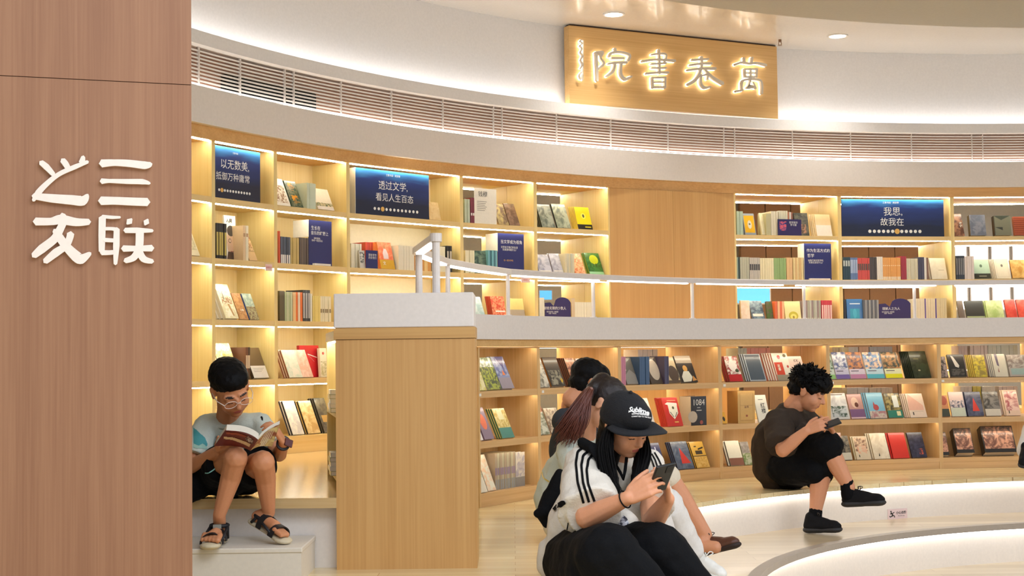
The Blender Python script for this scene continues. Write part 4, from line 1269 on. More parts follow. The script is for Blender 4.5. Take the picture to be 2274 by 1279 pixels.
# ---- fifth low bay
for i, (a, b_, c1_, c2_, bc) in enumerate([(1842, 1857, (190, 210, 190), (80, 100, 80), (150, 200, 120)), (1859, 1889, (90, 100, 140), (226, 226, 226), (120, 100, 160)), (1891, 1925, (206, 140, 90), (90, 80, 96), (190, 130, 160)), (1928, 1966, (240, 206, 170), (60, 120, 170), (90, 180, 190)), (1969, 2006, (60, 70, 60), (190, 140, 90), (226, 220, 30))]):
    nm = ['leftmost landscape cover with green band', 'winter landscape cover with violet band', 'sunset landscape cover with mauve band', 'iceberg cover with turquoise band', 'dark hills cover with lemon band'][i]
    Fc('L4', 0, a, b_, 782, 1, 0.016, (228, 224, 216), [pic(c1_, c2_, 22, 0, 0.36, 1, 1), ('r', 0, 0.0, 1, 0.16, bc), ('r', 0, 0.16, 1, 0.36, tuple(int((v + 3 * 226) / 4) for v in bc)), ('r', 0.1, 0.27, 0.6, 0.3, (90, 80, 90))] + ([('t', '冰川', 0.35, 0.88, 0.08, (90, 60, 50))] if i == 3 else []), nm)
Fc('L4', 0, 2031, 2069, 780, 6, 0.010, (38, 44, 22), [pic((34, 40, 20), (52, 60, 34), 18), ('e', 0.68, 0.4, 0.2, 0.16, (50, 62, 36)), ('e', 0.4, 0.28, 0.07, 0.03, (150, 150, 120)), ('r', 0.2, 0.7, 0.5, 0.72, (120, 120, 70))], 'dark green books', spine=(32, 34, 22))
Fc('L4', 1, 1846, 1889, 873, 1, 0.014, (206, 204, 196), [pic((190, 186, 180), (220, 218, 210), 10, 0, 0.5, 1, 1), pic((60, 80, 60), (196, 200, 196), 24, 0.14, 0.08, 0.9, 0.5), ('r', 0.1, 0.92, 0.85, 0.95, (90, 70, 60))], 'grey book with dark leaves')
Fc('L4', 1, 1892, 1924, 875, 1, 0.014, (186, 140, 130), [('e', 0.45, 0.65, 0.25, 0.22, (216, 180, 156)), ('e', 0.55, 0.56, 0.13, 0.1, (100, 50, 36)), ('r', 0, 0.06, 1, 0.38, (120, 84, 120)), ('r', 0, 0.0, 1, 0.06, (210, 180, 180))], 'dusty pink book with plum band')
Fc('L4', 1, 1935, 1971, 872, 3, 0.013, (120, 176, 196), [('e', 0.46, 0.42, 0.17, 0.12, (170, 70, 70)), pic((200, 190, 170), (170, 120, 120), 30, 0, 0, 1, 0.28), ('p', [(0.3, 0.5), (0.36, 0.66), (0.44, 0.5)], (170, 70, 70))], 'sky blue books with a red creature', spine=(170, 150, 140))
Fc('L4', 1, 1975, 2008, 873, 1, 0.014, (150, 130, 80), [pic((170, 150, 90), (60, 56, 36), 20, 0, 0.3, 1, 1), band((40, 120, 100), 0.3), ('r', 0.5, 0.42, 0.85, 0.9, (220, 220, 206)), ('r', 0.6, 0.08, 0.86, 0.26, (226, 214, 160))], 'bamboo book with teal foot')
Fc('L4', 1, 2023, 2060, 874, 4, 0.011, (228, 206, 180), [('p', [(0, 0.3), (0.1, 1), (0.9, 0.5), (0.9, 0.3)], (226, 176, 150)), ('r', 0.2, 0.24, 0.85, 0.26, (206, 180, 156)), ('r', 0.2, 0.1, 0.26, 0.22, (60, 50, 44))], 'cream and peach books', spine=(206, 176, 140))
Fc('L4', 2, 1848, 1870, 961, 1, 0.02, (226, 190, 176), [('r', 0, 0.0, 1, 0.55, (222, 206, 176)), pic((196, 110, 100), (226, 190, 176), 40, 0.2, 0.5, 0.95, 0.9)], 'pink book behind the man\'s phone', lean=4)
Fc('L4', 2, 1874, 1894, 968, 1, 0.014, (84, 76, 66), [pic((50, 46, 40), (130, 120, 100), 20, 0, 0.3, 1, 1), band((196, 190, 170), 0.3)], 'charcoal book')
Fc('L4', 2, 1904, 1936, 969, 2, 0.012, (206, 190, 160), [pic((120, 84, 66), (216, 186, 150), 24, 0.05, 0.35, 0.9, 0.95), pic((216, 150, 120), (206, 190, 160), 20, 0.2, 0.25, 0.8, 0.6), ('r', 0.2, 0.1, 0.26, 0.2, (60, 50, 40))], 'beige book with autumn foliage', spine=(190, 176, 110))
Fc('L4', 2, 1943, 1978, 962, 3, 0.012, (214, 200, 170), [pic((206, 190, 160), (224, 212, 186), 10), ('p', [(0.3, 0.1), (0.36, 0.24), (0.4, 0.12)], (60, 46, 30))], 'plain sand coloured books', spine=(176, 150, 110))
Fc('L4', 2, 1985, 2021, 961, 2, 0.014, (206, 46, 32), [], 'plain scarlet books', spine=(150, 20, 24))
Fc('L4', 2, 2027, 2060, 960, 1, 0.014, (34, 34, 56), [pic((30, 30, 50), (56, 54, 76), 18), pic((200, 90, 60), (40, 40, 60), 60, 0.55, 0.12, 0.8, 0.35)], 'midnight blue book')
# ---- sixth low bay
Fc('L5', 0, 2090, 2107, 792, 1, 0.014, (90, 80, 74), [pic((60, 54, 50), (170, 150, 140), 20)], 'dark glossy book at the left')
Fc('L5', 0, 2112, 2148, 787, 1, 0.02, (30, 28, 26), [('p', [(0.2, 0.95), (0.35, 0.9), (0.65, 0.5), (0.6, 0.4), (0.4, 0.45), (0.3, 0.7)], (216, 206, 190)), pic((50, 46, 40), (90, 84, 76), 30, 0.1, 0.05, 0.9, 0.35)], 'black book with a white splash')
Fc('L5', 0, 2167, 2194, 788, 5, 0.011, (206, 180, 70), [pic((214, 190, 60), (150, 130, 60), 22)], 'mustard floral books', spine=(170, 130, 90))
Fc('L5', 0, 2211, 2240, 786, 4, 0.011, (206, 198, 174), [('p', [(0.2, 1), (0.3, 0.5), (0.45, 0.45), (0.4, 1)], (110, 96, 110)), ('p', [(0.3, 0.2), (0.35, 0.4), (0.4, 0.2)], (150, 90, 80))], 'pale books with grey plant', spine=(60, 64, 100))
Fc('L5', 0, 2244, 2290, 788, 1, 0.014, (170, 160, 146), [pic((130, 116, 106), (180, 170, 156), 20, 0, 0.4, 1, 1), ('r', 0.1, 0.08, 1, 0.36, (150, 170, 160))], 'stone grey book')
Fc('L5', 1, 2092, 2111, 878, 1, 0.014, (206, 140, 90), [('e', 0.5, 0.75, 0.4, 0.22, (170, 84, 60)), band((60, 66, 50), 0.36)], 'orange portrait book')
Fc('L5', 1, 2115, 2147, 870, 1, 0.014, (216, 190, 176), [pic((90, 90, 104), (226, 206, 196), 30, 0, 0.35, 1, 0.65), ('r', 0, 0, 1, 0.35, (196, 200, 176))], 'rosy book with mountains')
Fc('L5', 1, 2151, 2186, 870, 2, 0.016, (64, 66, 92), [pic((54, 56, 80), (90, 92, 110), 12), ('p', [(0.35, 0.2), (0.5, 0.75), (0.8, 0.2)], (206, 60, 44))], 'navy books with a red sail', spine=(34, 32, 34))
Fc('L5', 1, 2191, 2225, 869, 1, 0.014, (96, 90, 84), [pic((60, 56, 52), (130, 124, 114), 14, 0, 0.3, 1, 1), band((200, 190, 170), 0.28)], 'ash grey book')
Fc('L5', 1, 2236, 2268, 866, 2, 0.014, (222, 190, 160), [pic((170, 90, 90), (230, 190, 170), 16, 0.1, 0.2, 0.95, 0.95), ('r', 0.2, 0.08, 0.26, 0.2, (60, 46, 40))], 'pink blossom books', spine=(230, 210, 170))
for a, b_, y, nm, th in ((2091, 2110, 960, 'black box set with floral cover at the left', 0.04), (2128, 2167, 951, 'black box set with floral cover in the middle', 0.07), (2190, 2261, 946, 'largest black floral box set', 0.07)):
    Fc('L5', 2, a, b_, y, 1, th, (24, 20, 20), [pic((110, 70, 56), (206, 150, 120), 22, 0.04, 0.14, 0.97, 0.8), pic((40, 30, 28), (130, 90, 70), 22, 0.04, 0.8, 0.97, 0.97)], nm, spine=(16, 14, 14), lean=26, kind='box_set')
# rear rows seen through the open low bookcases
for key, y, row, segs in (('L2', 776, 0, [(1418, 1462, 4, (226, 214, 200))]), ('L3', 770, 0, [(1640, 1660, 3, (206, 206, 180)), (1660, 1712, 6, (236, 150, 120))]),
                          ('L4', 768, 0, [(1850, 1872, 3, (236, 214, 160)), (1886, 1908, 3, (230, 226, 214)), (1909, 1931, 3, (236, 190, 150)), (1932, 1984, 6, (190, 190, 190))]),
                          ('L4', 861, 1, [(1850, 1872, 3, (236, 206, 140)), (1882, 1930, 6, (230, 220, 206)), (1932, 1984, 6, (220, 200, 170))]),
                          ('L5', 766, 0, [(2130, 2150, 3, (210, 190, 180)), (2156, 2195, 5, (232, 214, 200)), (2196, 2262, 7, (220, 224, 206))]),
                          ('L5', 858, 1, [(2134, 2160, 3, (226, 214, 196)), (2162, 2180, 2, (226, 206, 60)), (2182, 2212, 3, (232, 226, 206)), (2220, 2262, 5, (230, 210, 196))])):
    for q, (a, b_, n, c_) in enumerate(segs):
        Sp(key, row, a, b_, y, n, c_, 'rear books in block %s' % NUM[q + 1], v=0.33, d=0.15)

# ---------------------------------------------------------------- posters and cards in the bookcases
WHITE_INK = mat('white_ink', (244, 244, 240), 0.6)
CREAM_INK = mat('gold_ink', (228, 180, 96), 0.6)


def blue_print(name, z0, z1, light_top):
    if name in MATS:
        return MATS[name]
    m = bpy.data.materials.new(name)
    m.use_nodes = True
    nt = m.node_tree
    b = nt.nodes['Principled BSDF']
    b.inputs['Roughness'].default_value = 0.45
    tc = nt.nodes.new('ShaderNodeTexCoord')
    sp = nt.nodes.new('ShaderNodeSeparateXYZ')
    nt.links.new(tc.outputs['Object'], sp.inputs[0])
    wv = nt.nodes.new('ShaderNodeTexNoise')
    wv.inputs['Scale'].default_value = 5
    mp = nt.nodes.new('ShaderNodeMapping')
    mp.inputs['Scale'].default_value = (0.7, 1, 3.5)
    nt.links.new(tc.outputs['Object'], mp.inputs[0])
    nt.links.new(mp.outputs[0], wv.inputs['Vector'])
    mr = nt.nodes.new('ShaderNodeMapRange')
    mr.inputs['From Min'].default_value = z0
    mr.inputs['From Max'].default_value = z1
    nt.links.new(sp.outputs['Z'], mr.inputs['Value'])
    ad = nt.nodes.new('ShaderNodeMath'); ad.operation = 'MULTIPLY_ADD'
    ad.inputs[1].default_value = 0.35
    nt.links.new(wv.outputs['Fac'], ad.inputs[0])
    nt.links.new(mr.outputs[0], ad.inputs[2])
    cr = nt.nodes.new('ShaderNodeValToRGB')
    e = cr.color_ramp.elements
    e[0].position = 0.35; e[0].color = (*lin((18, 26, 56)), 1)
    e[1].position = 1.15 if False else 1.0; e[1].color = (*lin(light_top), 1)
    x = e.new(0.8); x.color = (*lin((28, 52, 122)), 1)
    sc = nt.nodes.new('ShaderNodeMath'); sc.operation = 'MULTIPLY'; sc.inputs[1].default_value = 0.85
    nt.links.new(ad.outputs[0], sc.inputs[0])
    nt.links.new(sc.outputs[0], cr.inputs[0])
    nt.links.new(cr.outputs[0], b.inputs['Base Color'])
    MATS[name] = m
    return m


BLUEP = mat('card_blue', (34, 40, 104), 0.5)


def poster(key, row, x0, x1, ytop, label, v=0.02, wing=None, name='banner_card', m=None, ybot=None):
    b = BAYS[key]
    z = b.tops[row] + 0.0005
    u0, u1 = u_of(b.M, x0, v, z), u_of(b.M, x1, v, z)
    u0 = max(u0, 0.0155)
    h = min(solve_h(b.M, (u0 + u1) / 2, v, z, ytop, 0), b.unders[row] - z - 0.012)
    t = thing(name, label, 'sign', b.M @ Matrix.Translation((u0, v, z)))
    W = u1 - u0
    obj('front_board', bx(0, W, 0, 0.004, 0, h), m or blue_print('banner_' + key, 0, h, (60, 150, 220)), t)
    if wing:
        obj('side_wing', bx(-0.003, -0.0003, 0, wing[0], h * wing[1], h), mat('foam_board', (238, 232, 220), 0.7), t)
    return t, W, h


def put(t, s, cx, cz, size, m=None, bold=0.0, **k):
    bold = 0.0
    return lettering(s, m or WHITE_INK, t, Matrix.Translation((cx, -0.0008, cz)) @ FACE, size, bold=bold, **k)


def dots(t, W, h, x0, x1, zc, n, big, r):
    bm = bmesh.new(); bg = bmesh.new()
    for i in range(n):
        x = W * (x0 + (x1 - x0) * i / (n - 1))
        rr = r * (1.6 if i == big else 1)
        b_ = bg if i == big else bm
        vs = [b_.verts.new((x + rr * math.cos(a * math.pi / 8), -0.0012, zc + rr * math.sin(a * math.pi / 8))) for a in range(16)]
        b_.faces.new(vs)
        vs2 = [b_.verts.new((v.co.x, 0, v.co.z)) for v in vs]
        for k_ in range(16):
            b_.faces.new((vs[k_], vs2[k_], vs2[(k_ + 1) % 16], vs[(k_ + 1) % 16]))
    obj('icon_row', bm, WHITE_INK, t)
    obj('highlighted_icon', bg, CREAM_INK, t)


t, W, h = poster('U1', 0, 476, 578, 326, 'blue banner card with white characters above the boy', name='banner_card')
put(t, '以无数美,', W * 0.44, h * 0.66, h * 0.20); put(t, '抵御万种庸常', W * 0.40, h * 0.42, h * 0.165); dots(t, W, h, 0.1, 0.76, h * 0.16, 12, 1, h * 0.026); put(t, '三联书店', W * 0.45, h * 0.9, h * 0.04)
t, W, h = poster('U3', 0, 790, 953, 381, 'long blue banner card in the widest bay left of the rail', wing=(0.14, 0.0))
put(t, '透过文学,', W * 0.50, h * 0.66, h * 0.21); put(t, '看见人生百态', W * 0.52, h * 0.40, h * 0.19); dots(t, W, h, 0.25, 0.83, h * 0.15, 12, 2, h * 0.033); put(t, '三联书店 · 阅读季', W * 0.5, h * 0.90, h * 0.055)
t, W, h = poster('U7', 0, 1870, 2097, 443, 'long blue banner card near the right edge')
put(t, '我思,', W * 0.50, h * 0.66, h * 0.25); put(t, '故我在', W * 0.49, h * 0.38, h * 0.23); dots(t, W, h, 0.27, 0.76, h * 0.14, 12, 6, h * 0.045); put(t, '三联书店 · 阅读季', W * 0.48, h * 0.91, h * 0.06)
t, W, h = poster('U2', 1, 686, 737, 490, 'upright blue card about music in the third tall bay', wing=(0.13, 0.62), name='display_card', m=BLUEP)
put(t, '生长在', W * 0.3, h * 0.82, h * 0.10, bold=0.001); put(t, '音乐的旷野上', W * 0.47, h * 0.71, h * 0.095, bold=0.001); put(t, '随时随地,\n聆听一场音乐会', W * 0.36, h * 0.57, h * 0.05); obj('white_foot', bx(W * 0.15, W * 0.85, -0.02, -0.0005, 0.0, 0.012), mat('foam_board', (238, 232, 220), 0.7), t)
t, W, h = poster('U4', 1, 1106, 1164, 519, 'upright blue card about literature in the fifth tall bay', wing=(0.13, 0.55), name='display_card', m=BLUEP)
put(t, '当文学成为视角', W * 0.52, h * 0.79, h * 0.10, bold=0.001); put(t, '文学关于我们的生活\n究竟意味着什么?', W * 0.44, h * 0.63, h * 0.06); put(t, '在一座文学场', W * 0.4, h * 0.34, h * 0.05, CREAM_INK)
t, W, h = poster('U6', 1, 1787, 1847, 541, 'upright blue card about philosophy in the seventh tall bay', wing=(0.1, 0.0), name='display_card', m=BLUEP)
put(t, '作为生活方式的', W * 0.52, h * 0.80, h * 0.105, bold=0.001); put(t, '哲学', W * 0.24, h * 0.66, h * 0.11, bold=0.001); put(t, '当我们谈论哲学时,\n究竟在谈论什么?', W * 0.42, h * 0.5, h * 0.06); obj('white_foot', bx(W * 0.15, W * 0.9, -0.02, -0.0005, 0.0, 0.01), mat('foam_board', (238, 232, 220), 0.7), t)
t, W, h = poster('U4', 0, 1054, 1103, 419, 'white standing card with two black characters in the fifth tall bay', name='display_card', m=mat('card_white', (240, 234, 220), 0.6), v=0.016)
put(t, '钱穆', W * 0.38, h * 0.83, h * 0.17, mat('black_ink', (40, 38, 30), 0.6), bold=0.0012)
for q in range(6):
    obj('text_line', bx(W * 0.12, W * (0.55 - 0.04 * (q % 3)), -0.0006, 0.0001, h * (0.62 - 0.05 * q), h * (0.635 - 0.05 * q)), mat('grey_ink', (150, 146, 136), 0.6), t)
t, W, h = poster('U3', 1, 813, 839, 556, 'small blue card in front of brick red books left of the rail', name='display_card', m=BLUEP, v=0.018)
put(t, '那些写作\n的女性们', W * 0.55, h * 0.66, h * 0.15, bold=0.0006)
t, W, h = poster('U6', 0, 1728, 1780, 487, 'small blue card with a pictured corner in the seventh tall bay', name='display_card', m=mat('card_violet', (46, 34, 92), 0.5), v=0.006)
put(t, '哲学家的\n学习室', W * 0.66, h * 0.72, h * 0.15, bold=0.0006); obj('picture', bx(W * 0.07, W * 0.36, -0.0006, 0.0001, h * 0.3, h * 0.86), nmat((226, 90, 100), (40, 40, 120), 60), t)


def wave_card(key, x0, x1, ytop, label, text):
    b = BAYS[key]
    v = 0.02
    z = b.tops[2] + 0.0005
    u0, u1 = u_of(b.M, x0, v, z), u_of(b.M, x1, v, z)
    h = solve_h(b.M, (u0 + u1) / 2, v, z, ytop, 0)
    t = thing('wave_card', label, 'sign', b.M @ Matrix.Translation((u0, v, z)))
    W = u1 - u0
    pts = [(0, 0), (W, 0), (W, h * 0.8)] + [(W * (0.68 + 0.32 * math.cos(a)), h * (0.74 + 0.26 * math.sin(a))) for a in [math.pi * k / 10 for k in range(2, 9)]] + [(W * 0.34, h * 0.66), (W * 0.2, h * 0.8), (W * 0.0, h * 0.78)]
    obj('board', poly_solid(pts, 0, 0.005), mat('card_violet', (46, 34, 92), 0.5), t)
    put(t, text, W * 0.38, h * 0.58, h * 0.13, bold=0.0006)
    put(t, '因为阅读是一种相遇\n也是一种告别', W * 0.28, h * 0.42, h * 0.06)


wave_card('U5', 1211, 1268, 660, 'purple blue wave shaped card in the sixth tall bay', '献给无限的少数人')
wave_card('U7', 1953, 2023, 663, 'purple blue wave shaped card in the eighth tall bay', '理解人之为人')

# small shelf stickers
PINK = mat('pink_sticker', (240, 206, 200), 0.5)


def sticker(key, z, px, w, h, label, m=None, txt=None):
    b = BAYS[key]
    u = u_of(b.M, px, 0, z)
    t = tag(obj('shelf_sticker', bx(u, u + w, -0.0025, -0.0002, z, z + h), m or mat('white_sticker', (240, 234, 220), 0.5)), label, 'sticker')
    t.matrix_world = b.M
    if txt:
        lettering(txt, mat('sticker_ink', (200, 70, 70), 0.6), t, Matrix.Translation((u + w / 2, -0.003, z + h / 2)) @ FACE, h * 0.35)


sticker('U1', ZT - 0.70 - 0.018, 589, 0.062, 0.040, 'pink notice sticker hanging on the shelf edge above the boy', PINK, '温馨提示')
sticker('U4', ZT - 0.70 - 0.020, 1157, 0.085, 0.036, 'pink notice sticker under the rail in the fifth tall bay', PINK, '温馨提示')
sticker('U6', ZT - 0.70 - 0.026, 1829, 0.10, 0.034, 'pink notice sticker under the rail in the seventh tall bay', PINK, '温馨提示')
for i, (px) in enumerate((1064, 1203, 1382, 1606, 1846, 2091)):
    sticker('L%d' % i, 0.640, px, 0.020, 0.016, 'tiny white tag on the shelf edge of the %s low bookcase' % ORD[i])

# step warning sign on the riser
p = atY(1971, 1143, 9.9)
p0 = on_circle(1971, 1143, EC, ER + 0.044); p1 = on_circle(2014, 1141, EC, ER + 0.044)
M, W = frame_AB(p0, p1, EC)
zt = on_circle(1971, 1131, EC, ER + 0.044).z; zb_ = on_circle(1971, 1155, EC, ER + 0.044).z
M = M @ Matrix.Translation((0, -0.004, zb_))
t = thing('step_warning_sign', 'small pink warning plate with black figure on the white riser', 'sign', M)
hh = zt - zb_
obj('plate', bx(0, W, 0, 0.003, 0, hh), mat('pink_plate', (226, 200, 196), 0.4), t)
INK = mat('black_ink', (40, 38, 30), 0.6)
lettering('小心台阶', INK, t, Matrix.Translation((W * 0.68, -0.001, hh * 0.62)) @ FACE, hh * 0.30, bold=0.0005)
lettering('Mind the step', INK, t, Matrix.Translation((W * 0.68, -0.001, hh * 0.34)) @ FACE, hh * 0.14)
bm = bmesh.new()
for pts, wd in (([(0.14, 0.78), (0.17, 0.78)], 0.12), ([(0.16, 0.66), (0.24, 0.46), (0.2, 0.34)], 0.11), ([(0.12, 0.56), (0.24, 0.6), (0.32, 0.7)], 0.06), ([(0.22, 0.42), (0.32, 0.36), (0.34, 0.22)], 0.07), ([(0.2, 0.36), (0.12, 0.28), (0.08, 0.36)], 0.07)):
    poly_solid(stroke([(x * W, z * hh) for x, z in pts], wd * hh * 1.2), -0.001, 0, bm)
obj('falling_figure', bm, INK, t)

# ---------------------------------------------------------------- handrail with lit underside on the parapet
ZR = CH + 0.487
t = thing('lit_handrail', 'white curved handrail with glowing underside above the parapet', 'handrail', Matrix.Identity(4))
RR = LR + 0.01
pts = []
for px in (2420, 2274, 2100, 1900, 1750, 1640, 1536, 1440, 1340, 1230, 1128):
    q = on_circle(px, 628, LC, RR)
    pts.append(Vector((q.x, q.y, ZR)))
xA = atY(990, 590, 7.85); xB = atY(930, 566, 7.0); xC = atY(968, 522, 6.25)
pts += [Vector((atY(1055, 592, 8.35).x, 8.35, ZR)), Vector((xA.x, 7.85, ZR)), Vector((atY(950, 575, 7.3).x, 7.3, ZR)), Vector((xB.x - 0.005, 7.0, ZR))]
LB = [Vector((xB.x - 0.005, 7.0, ZR)), Vector((xC.x, 6.25, ZR))]


def rail_bar(path, w, h, name, m, dz=0, parent=t):
    bm = bmesh.new()
    rg = []
    n = len(path)
    for i, p in enumerate(path):
        d_ = (path[min(i + 1, n - 1)] - path[max(i - 1, 0)]).normalized()
        s = Vector((-d_.y, d_.x, 0)).normalized() * w / 2
        rg.append([bm.verts.new(p + a * s + Vector((0, 0, dz + b_ * h))) for a, b_ in ((-1, 0), (1, 0), (1, 0.8), (0.5, 1), (-0.5, 1), (-1, 0.8))])
    for i in range(n - 1):
        for k_ in range(6):
            bm.faces.new((rg[i][k_], rg[i][(k_ + 1) % 6], rg[i + 1][(k_ + 1) % 6], rg[i + 1][k_]))
    bm.faces.new(rg[0][::-1]); bm.faces.new(rg[-1])
    bmesh.ops.recalc_face_normals(bm, faces=bm.faces)
    return obj(name, bm, m, parent)


rail_bar(pts, 0.05, 0.036, 'rail', RAILM)
rail_bar(LB, 0.05, 0.036, 'rail', RAILM)
segs = [(0, 2), (2, 4), (4, 6), (6, 8), (8, 10), (10, 12), (12, 14)]
for a, b_ in segs:
    pa_, pb_ = pts[a], pts[b_]
    path = [pts[a].lerp(pts[a + 1], 0.12)] + pts[a + 1:b_] + [pts[b_ - 1].lerp(pts[b_], 0.88)]
    rail_bar(path, 0.034, 0.007, 'rail_light', LEDW, dz=-0.0075)
rail_bar([LB[0].lerp(LB[1], 0.12), LB[0].lerp(LB[1], 0.9)], 0.034, 0.007, 'rail_light', LEDW, dz=-0.0075)
for px in (1128, 1317, 1537, 1785, 2030):
    q = on_circle(px, 650, LC, RR)
    bm = bmesh.new()
    tube(bm, [(q.x, q.y, pz1), (q.x, q.y, ZR)], 0.012, 12)
    tube(bm, [(q.x, q.y, pz1), (q.x, q.y, pz1 + 0.005)], 0.022, 12)
    obj('post', bm, RAILM, t, smooth=False)
for v_, z_ in ((Vector((xA.x + 0.01, 7.85, 0)), 1.0), (Vector((xB.x, 7.0, 0)), Z3 + 0.001), (Vector((xC.x, 6.24, 0)), zc3 + 0.0005)):
    bm = bmesh.new()
    tube(bm, [(v_.x, v_.y, z_), (v_.x, v_.y, ZR + (0.03 if v_.y < 6.5 else 0))], 0.017 if v_.y < 7.5 else 0.013, 12)
    obj('post', bm, RAILM, t)
bm = bmesh.new(); tube(bm, [(xC.x, 6.24, ZR + 0.0), (xC.x, 6.24, ZR + 0.035)], 0.026, 14); obj('rail_end', bm, RAILM, t)

# books on the side unit
for i, (z_, n) in enumerate(((0.331, 5), (0.051, 5))):
    for k_ in range(n):
        bm = bmesh.new(); box(bm, 0, 0.15, 0, 0.21, 0, 0.002); box(bm, 0, 0.15, 0, 0.21, 0.018, 0.02); box(bm, 0, 0.15, 0, 0.002, 0.002, 0.018)
        o = obj('book', bm, cmat((232, 226, 210) if k_ % 3 else (190, 180, 120)))
        obj('pages', bx(0.001, 0.149, 0.003, 0.208, 0.0022, 0.0178), PAPER, o)
        o.matrix_world = MS @ Matrix.Translation((SWD - 0.30, -0.022 - 0.004 * (k_ % 2), z_ + 0.001 + k_ * 0.0205))
        tag(o, '%s white book from the bottom in the %s pile beside the counter end' % (ORD[k_], ('upper', 'lower')[i]), 'book', 'white books piled beside the counter end')

# the smallest spines of the long rows are joined into one object, the rest stay single books
bpy.context.view_layer.update()
allb = [o for o in C.objects if o.parent is None and o.get('category') == 'book']


def seen_size(o):
    xs, ys = [], []
    for c_ in o.bound_box:
        a_, b_ = proj(o.matrix_world @ Vector(c_))
        xs.append(a_); ys.append(b_)
    w_ = min(max(xs), 2274) - max(min(xs), 425)
    s_ = (max(ys) - min(ys))
    if o['label'].split(' ')[1:3] == ['in', 'leaning']:
        w_ *= 0.12
    elif ' of ' in o['label'] and not o['label'].startswith('front'):
        w_ *= 0.5
    if o['label'].startswith(('rear', )) or ' rear books' in o['label']:
        w_ *= 0.1
    return w_ * s_


allb.sort(key=seen_size, reverse=True)
small = allb[300:]
bm = bmesh.new()
sm_m = []
for o in small:
    for q in [o] + list(o.children):
        me = q.data.copy()
        me.transform(q.matrix_world if q is o else o.matrix_world @ q.matrix_local)
        remap = []
        for m_ in me.materials:
            if m_ not in sm_m:
                sm_m.append(m_)
            remap.append(sm_m.index(m_))
        for p_ in me.polygons:
            p_.material_index = remap[p_.material_index] if remap else 0
        bm.from_mesh(me)
        bpy.data.meshes.remove(me)
for o in small:
    for q in list(o.children):
        bpy.data.objects.remove(q)
    bpy.data.objects.remove(o)
if small:
    o = obj('thin_books', bm, mats=sm_m)
    tag(o, 'many thin book spines standing close together in rows on the lit shelves', 'books')
    o['kind'] = 'stuff'
# ---------------------------------------------------------------- people
def P(px, py, y):
    return atY(px, py, y)


def V(*a):
    return Vector(a)


def mesh_prims(prims):
    bm = bmesh.new()
    for p in prims:
        k = p[0]
        if k in 'ck':
            _, p0, r0, p1, r1 = p[:5]
            sq = p[5] if len(p) > 5 else None      # (axis, factor): flatten along an axis
            p0, p1 = Vector(p0), Vector(p1)
            tmp = bmesh.new()
            if k == 'c':
                for c_, r_ in ((p0, r0), (p1, r1)):
                    bmesh.ops.create_icosphere(tmp, subdivisions=2, radius=r_, matrix=Matrix.Translation(c_))
            else:
                d = (p1 - p0).normalized()
                a = d.orthogonal().normalized(); b = d.cross(a)
                for c_, r_ in ((p0, r0), (p1, r1)):
                    for q in range(24):
                        tmp.verts.new(c_ + (a * math.cos(q * math.pi / 12) + b * math.sin(q * math.pi / 12)) * r_)
            if sq:
                ax, fc = Vector(sq[0]).normalized(), sq[1]
                mid = (p0 + p1) / 2
                for v in tmp.verts:
                    dd = v.co - mid
                    base = p0 + (p1 - p0) * max(0, min(1, (v.co - p0).dot(p1 - p0) / max(1e-9, (p1 - p0).length_squared)))
                    off = v.co - base
                    v.co = v.co - ax * off.dot(ax) * (1 - fc)
            r = bmesh.ops.convex_hull(tmp, input=tmp.verts)
            bmesh.ops.delete(tmp, geom=[v for v in tmp.verts if not v.link_faces], context='VERTS')
            bmesh.ops.recalc_face_normals(tmp, faces=tmp.faces)
            me = bpy.data.meshes.new('tmp'); tmp.to_mesh(me); tmp.free(); bm.from_mesh(me); bpy.data.meshes.remove(me)
        else:
            _, c_, rad, rot = p
            M = Matrix.Translation(Vector(c_)) @ (rot.to_4x4() if rot else Matrix.Identity(4)) @ Matrix.Diagonal((*rad, 1))
            bmesh.ops.create_icosphere(bm, subdivisions=3, radius=1, matrix=M)
    return bm


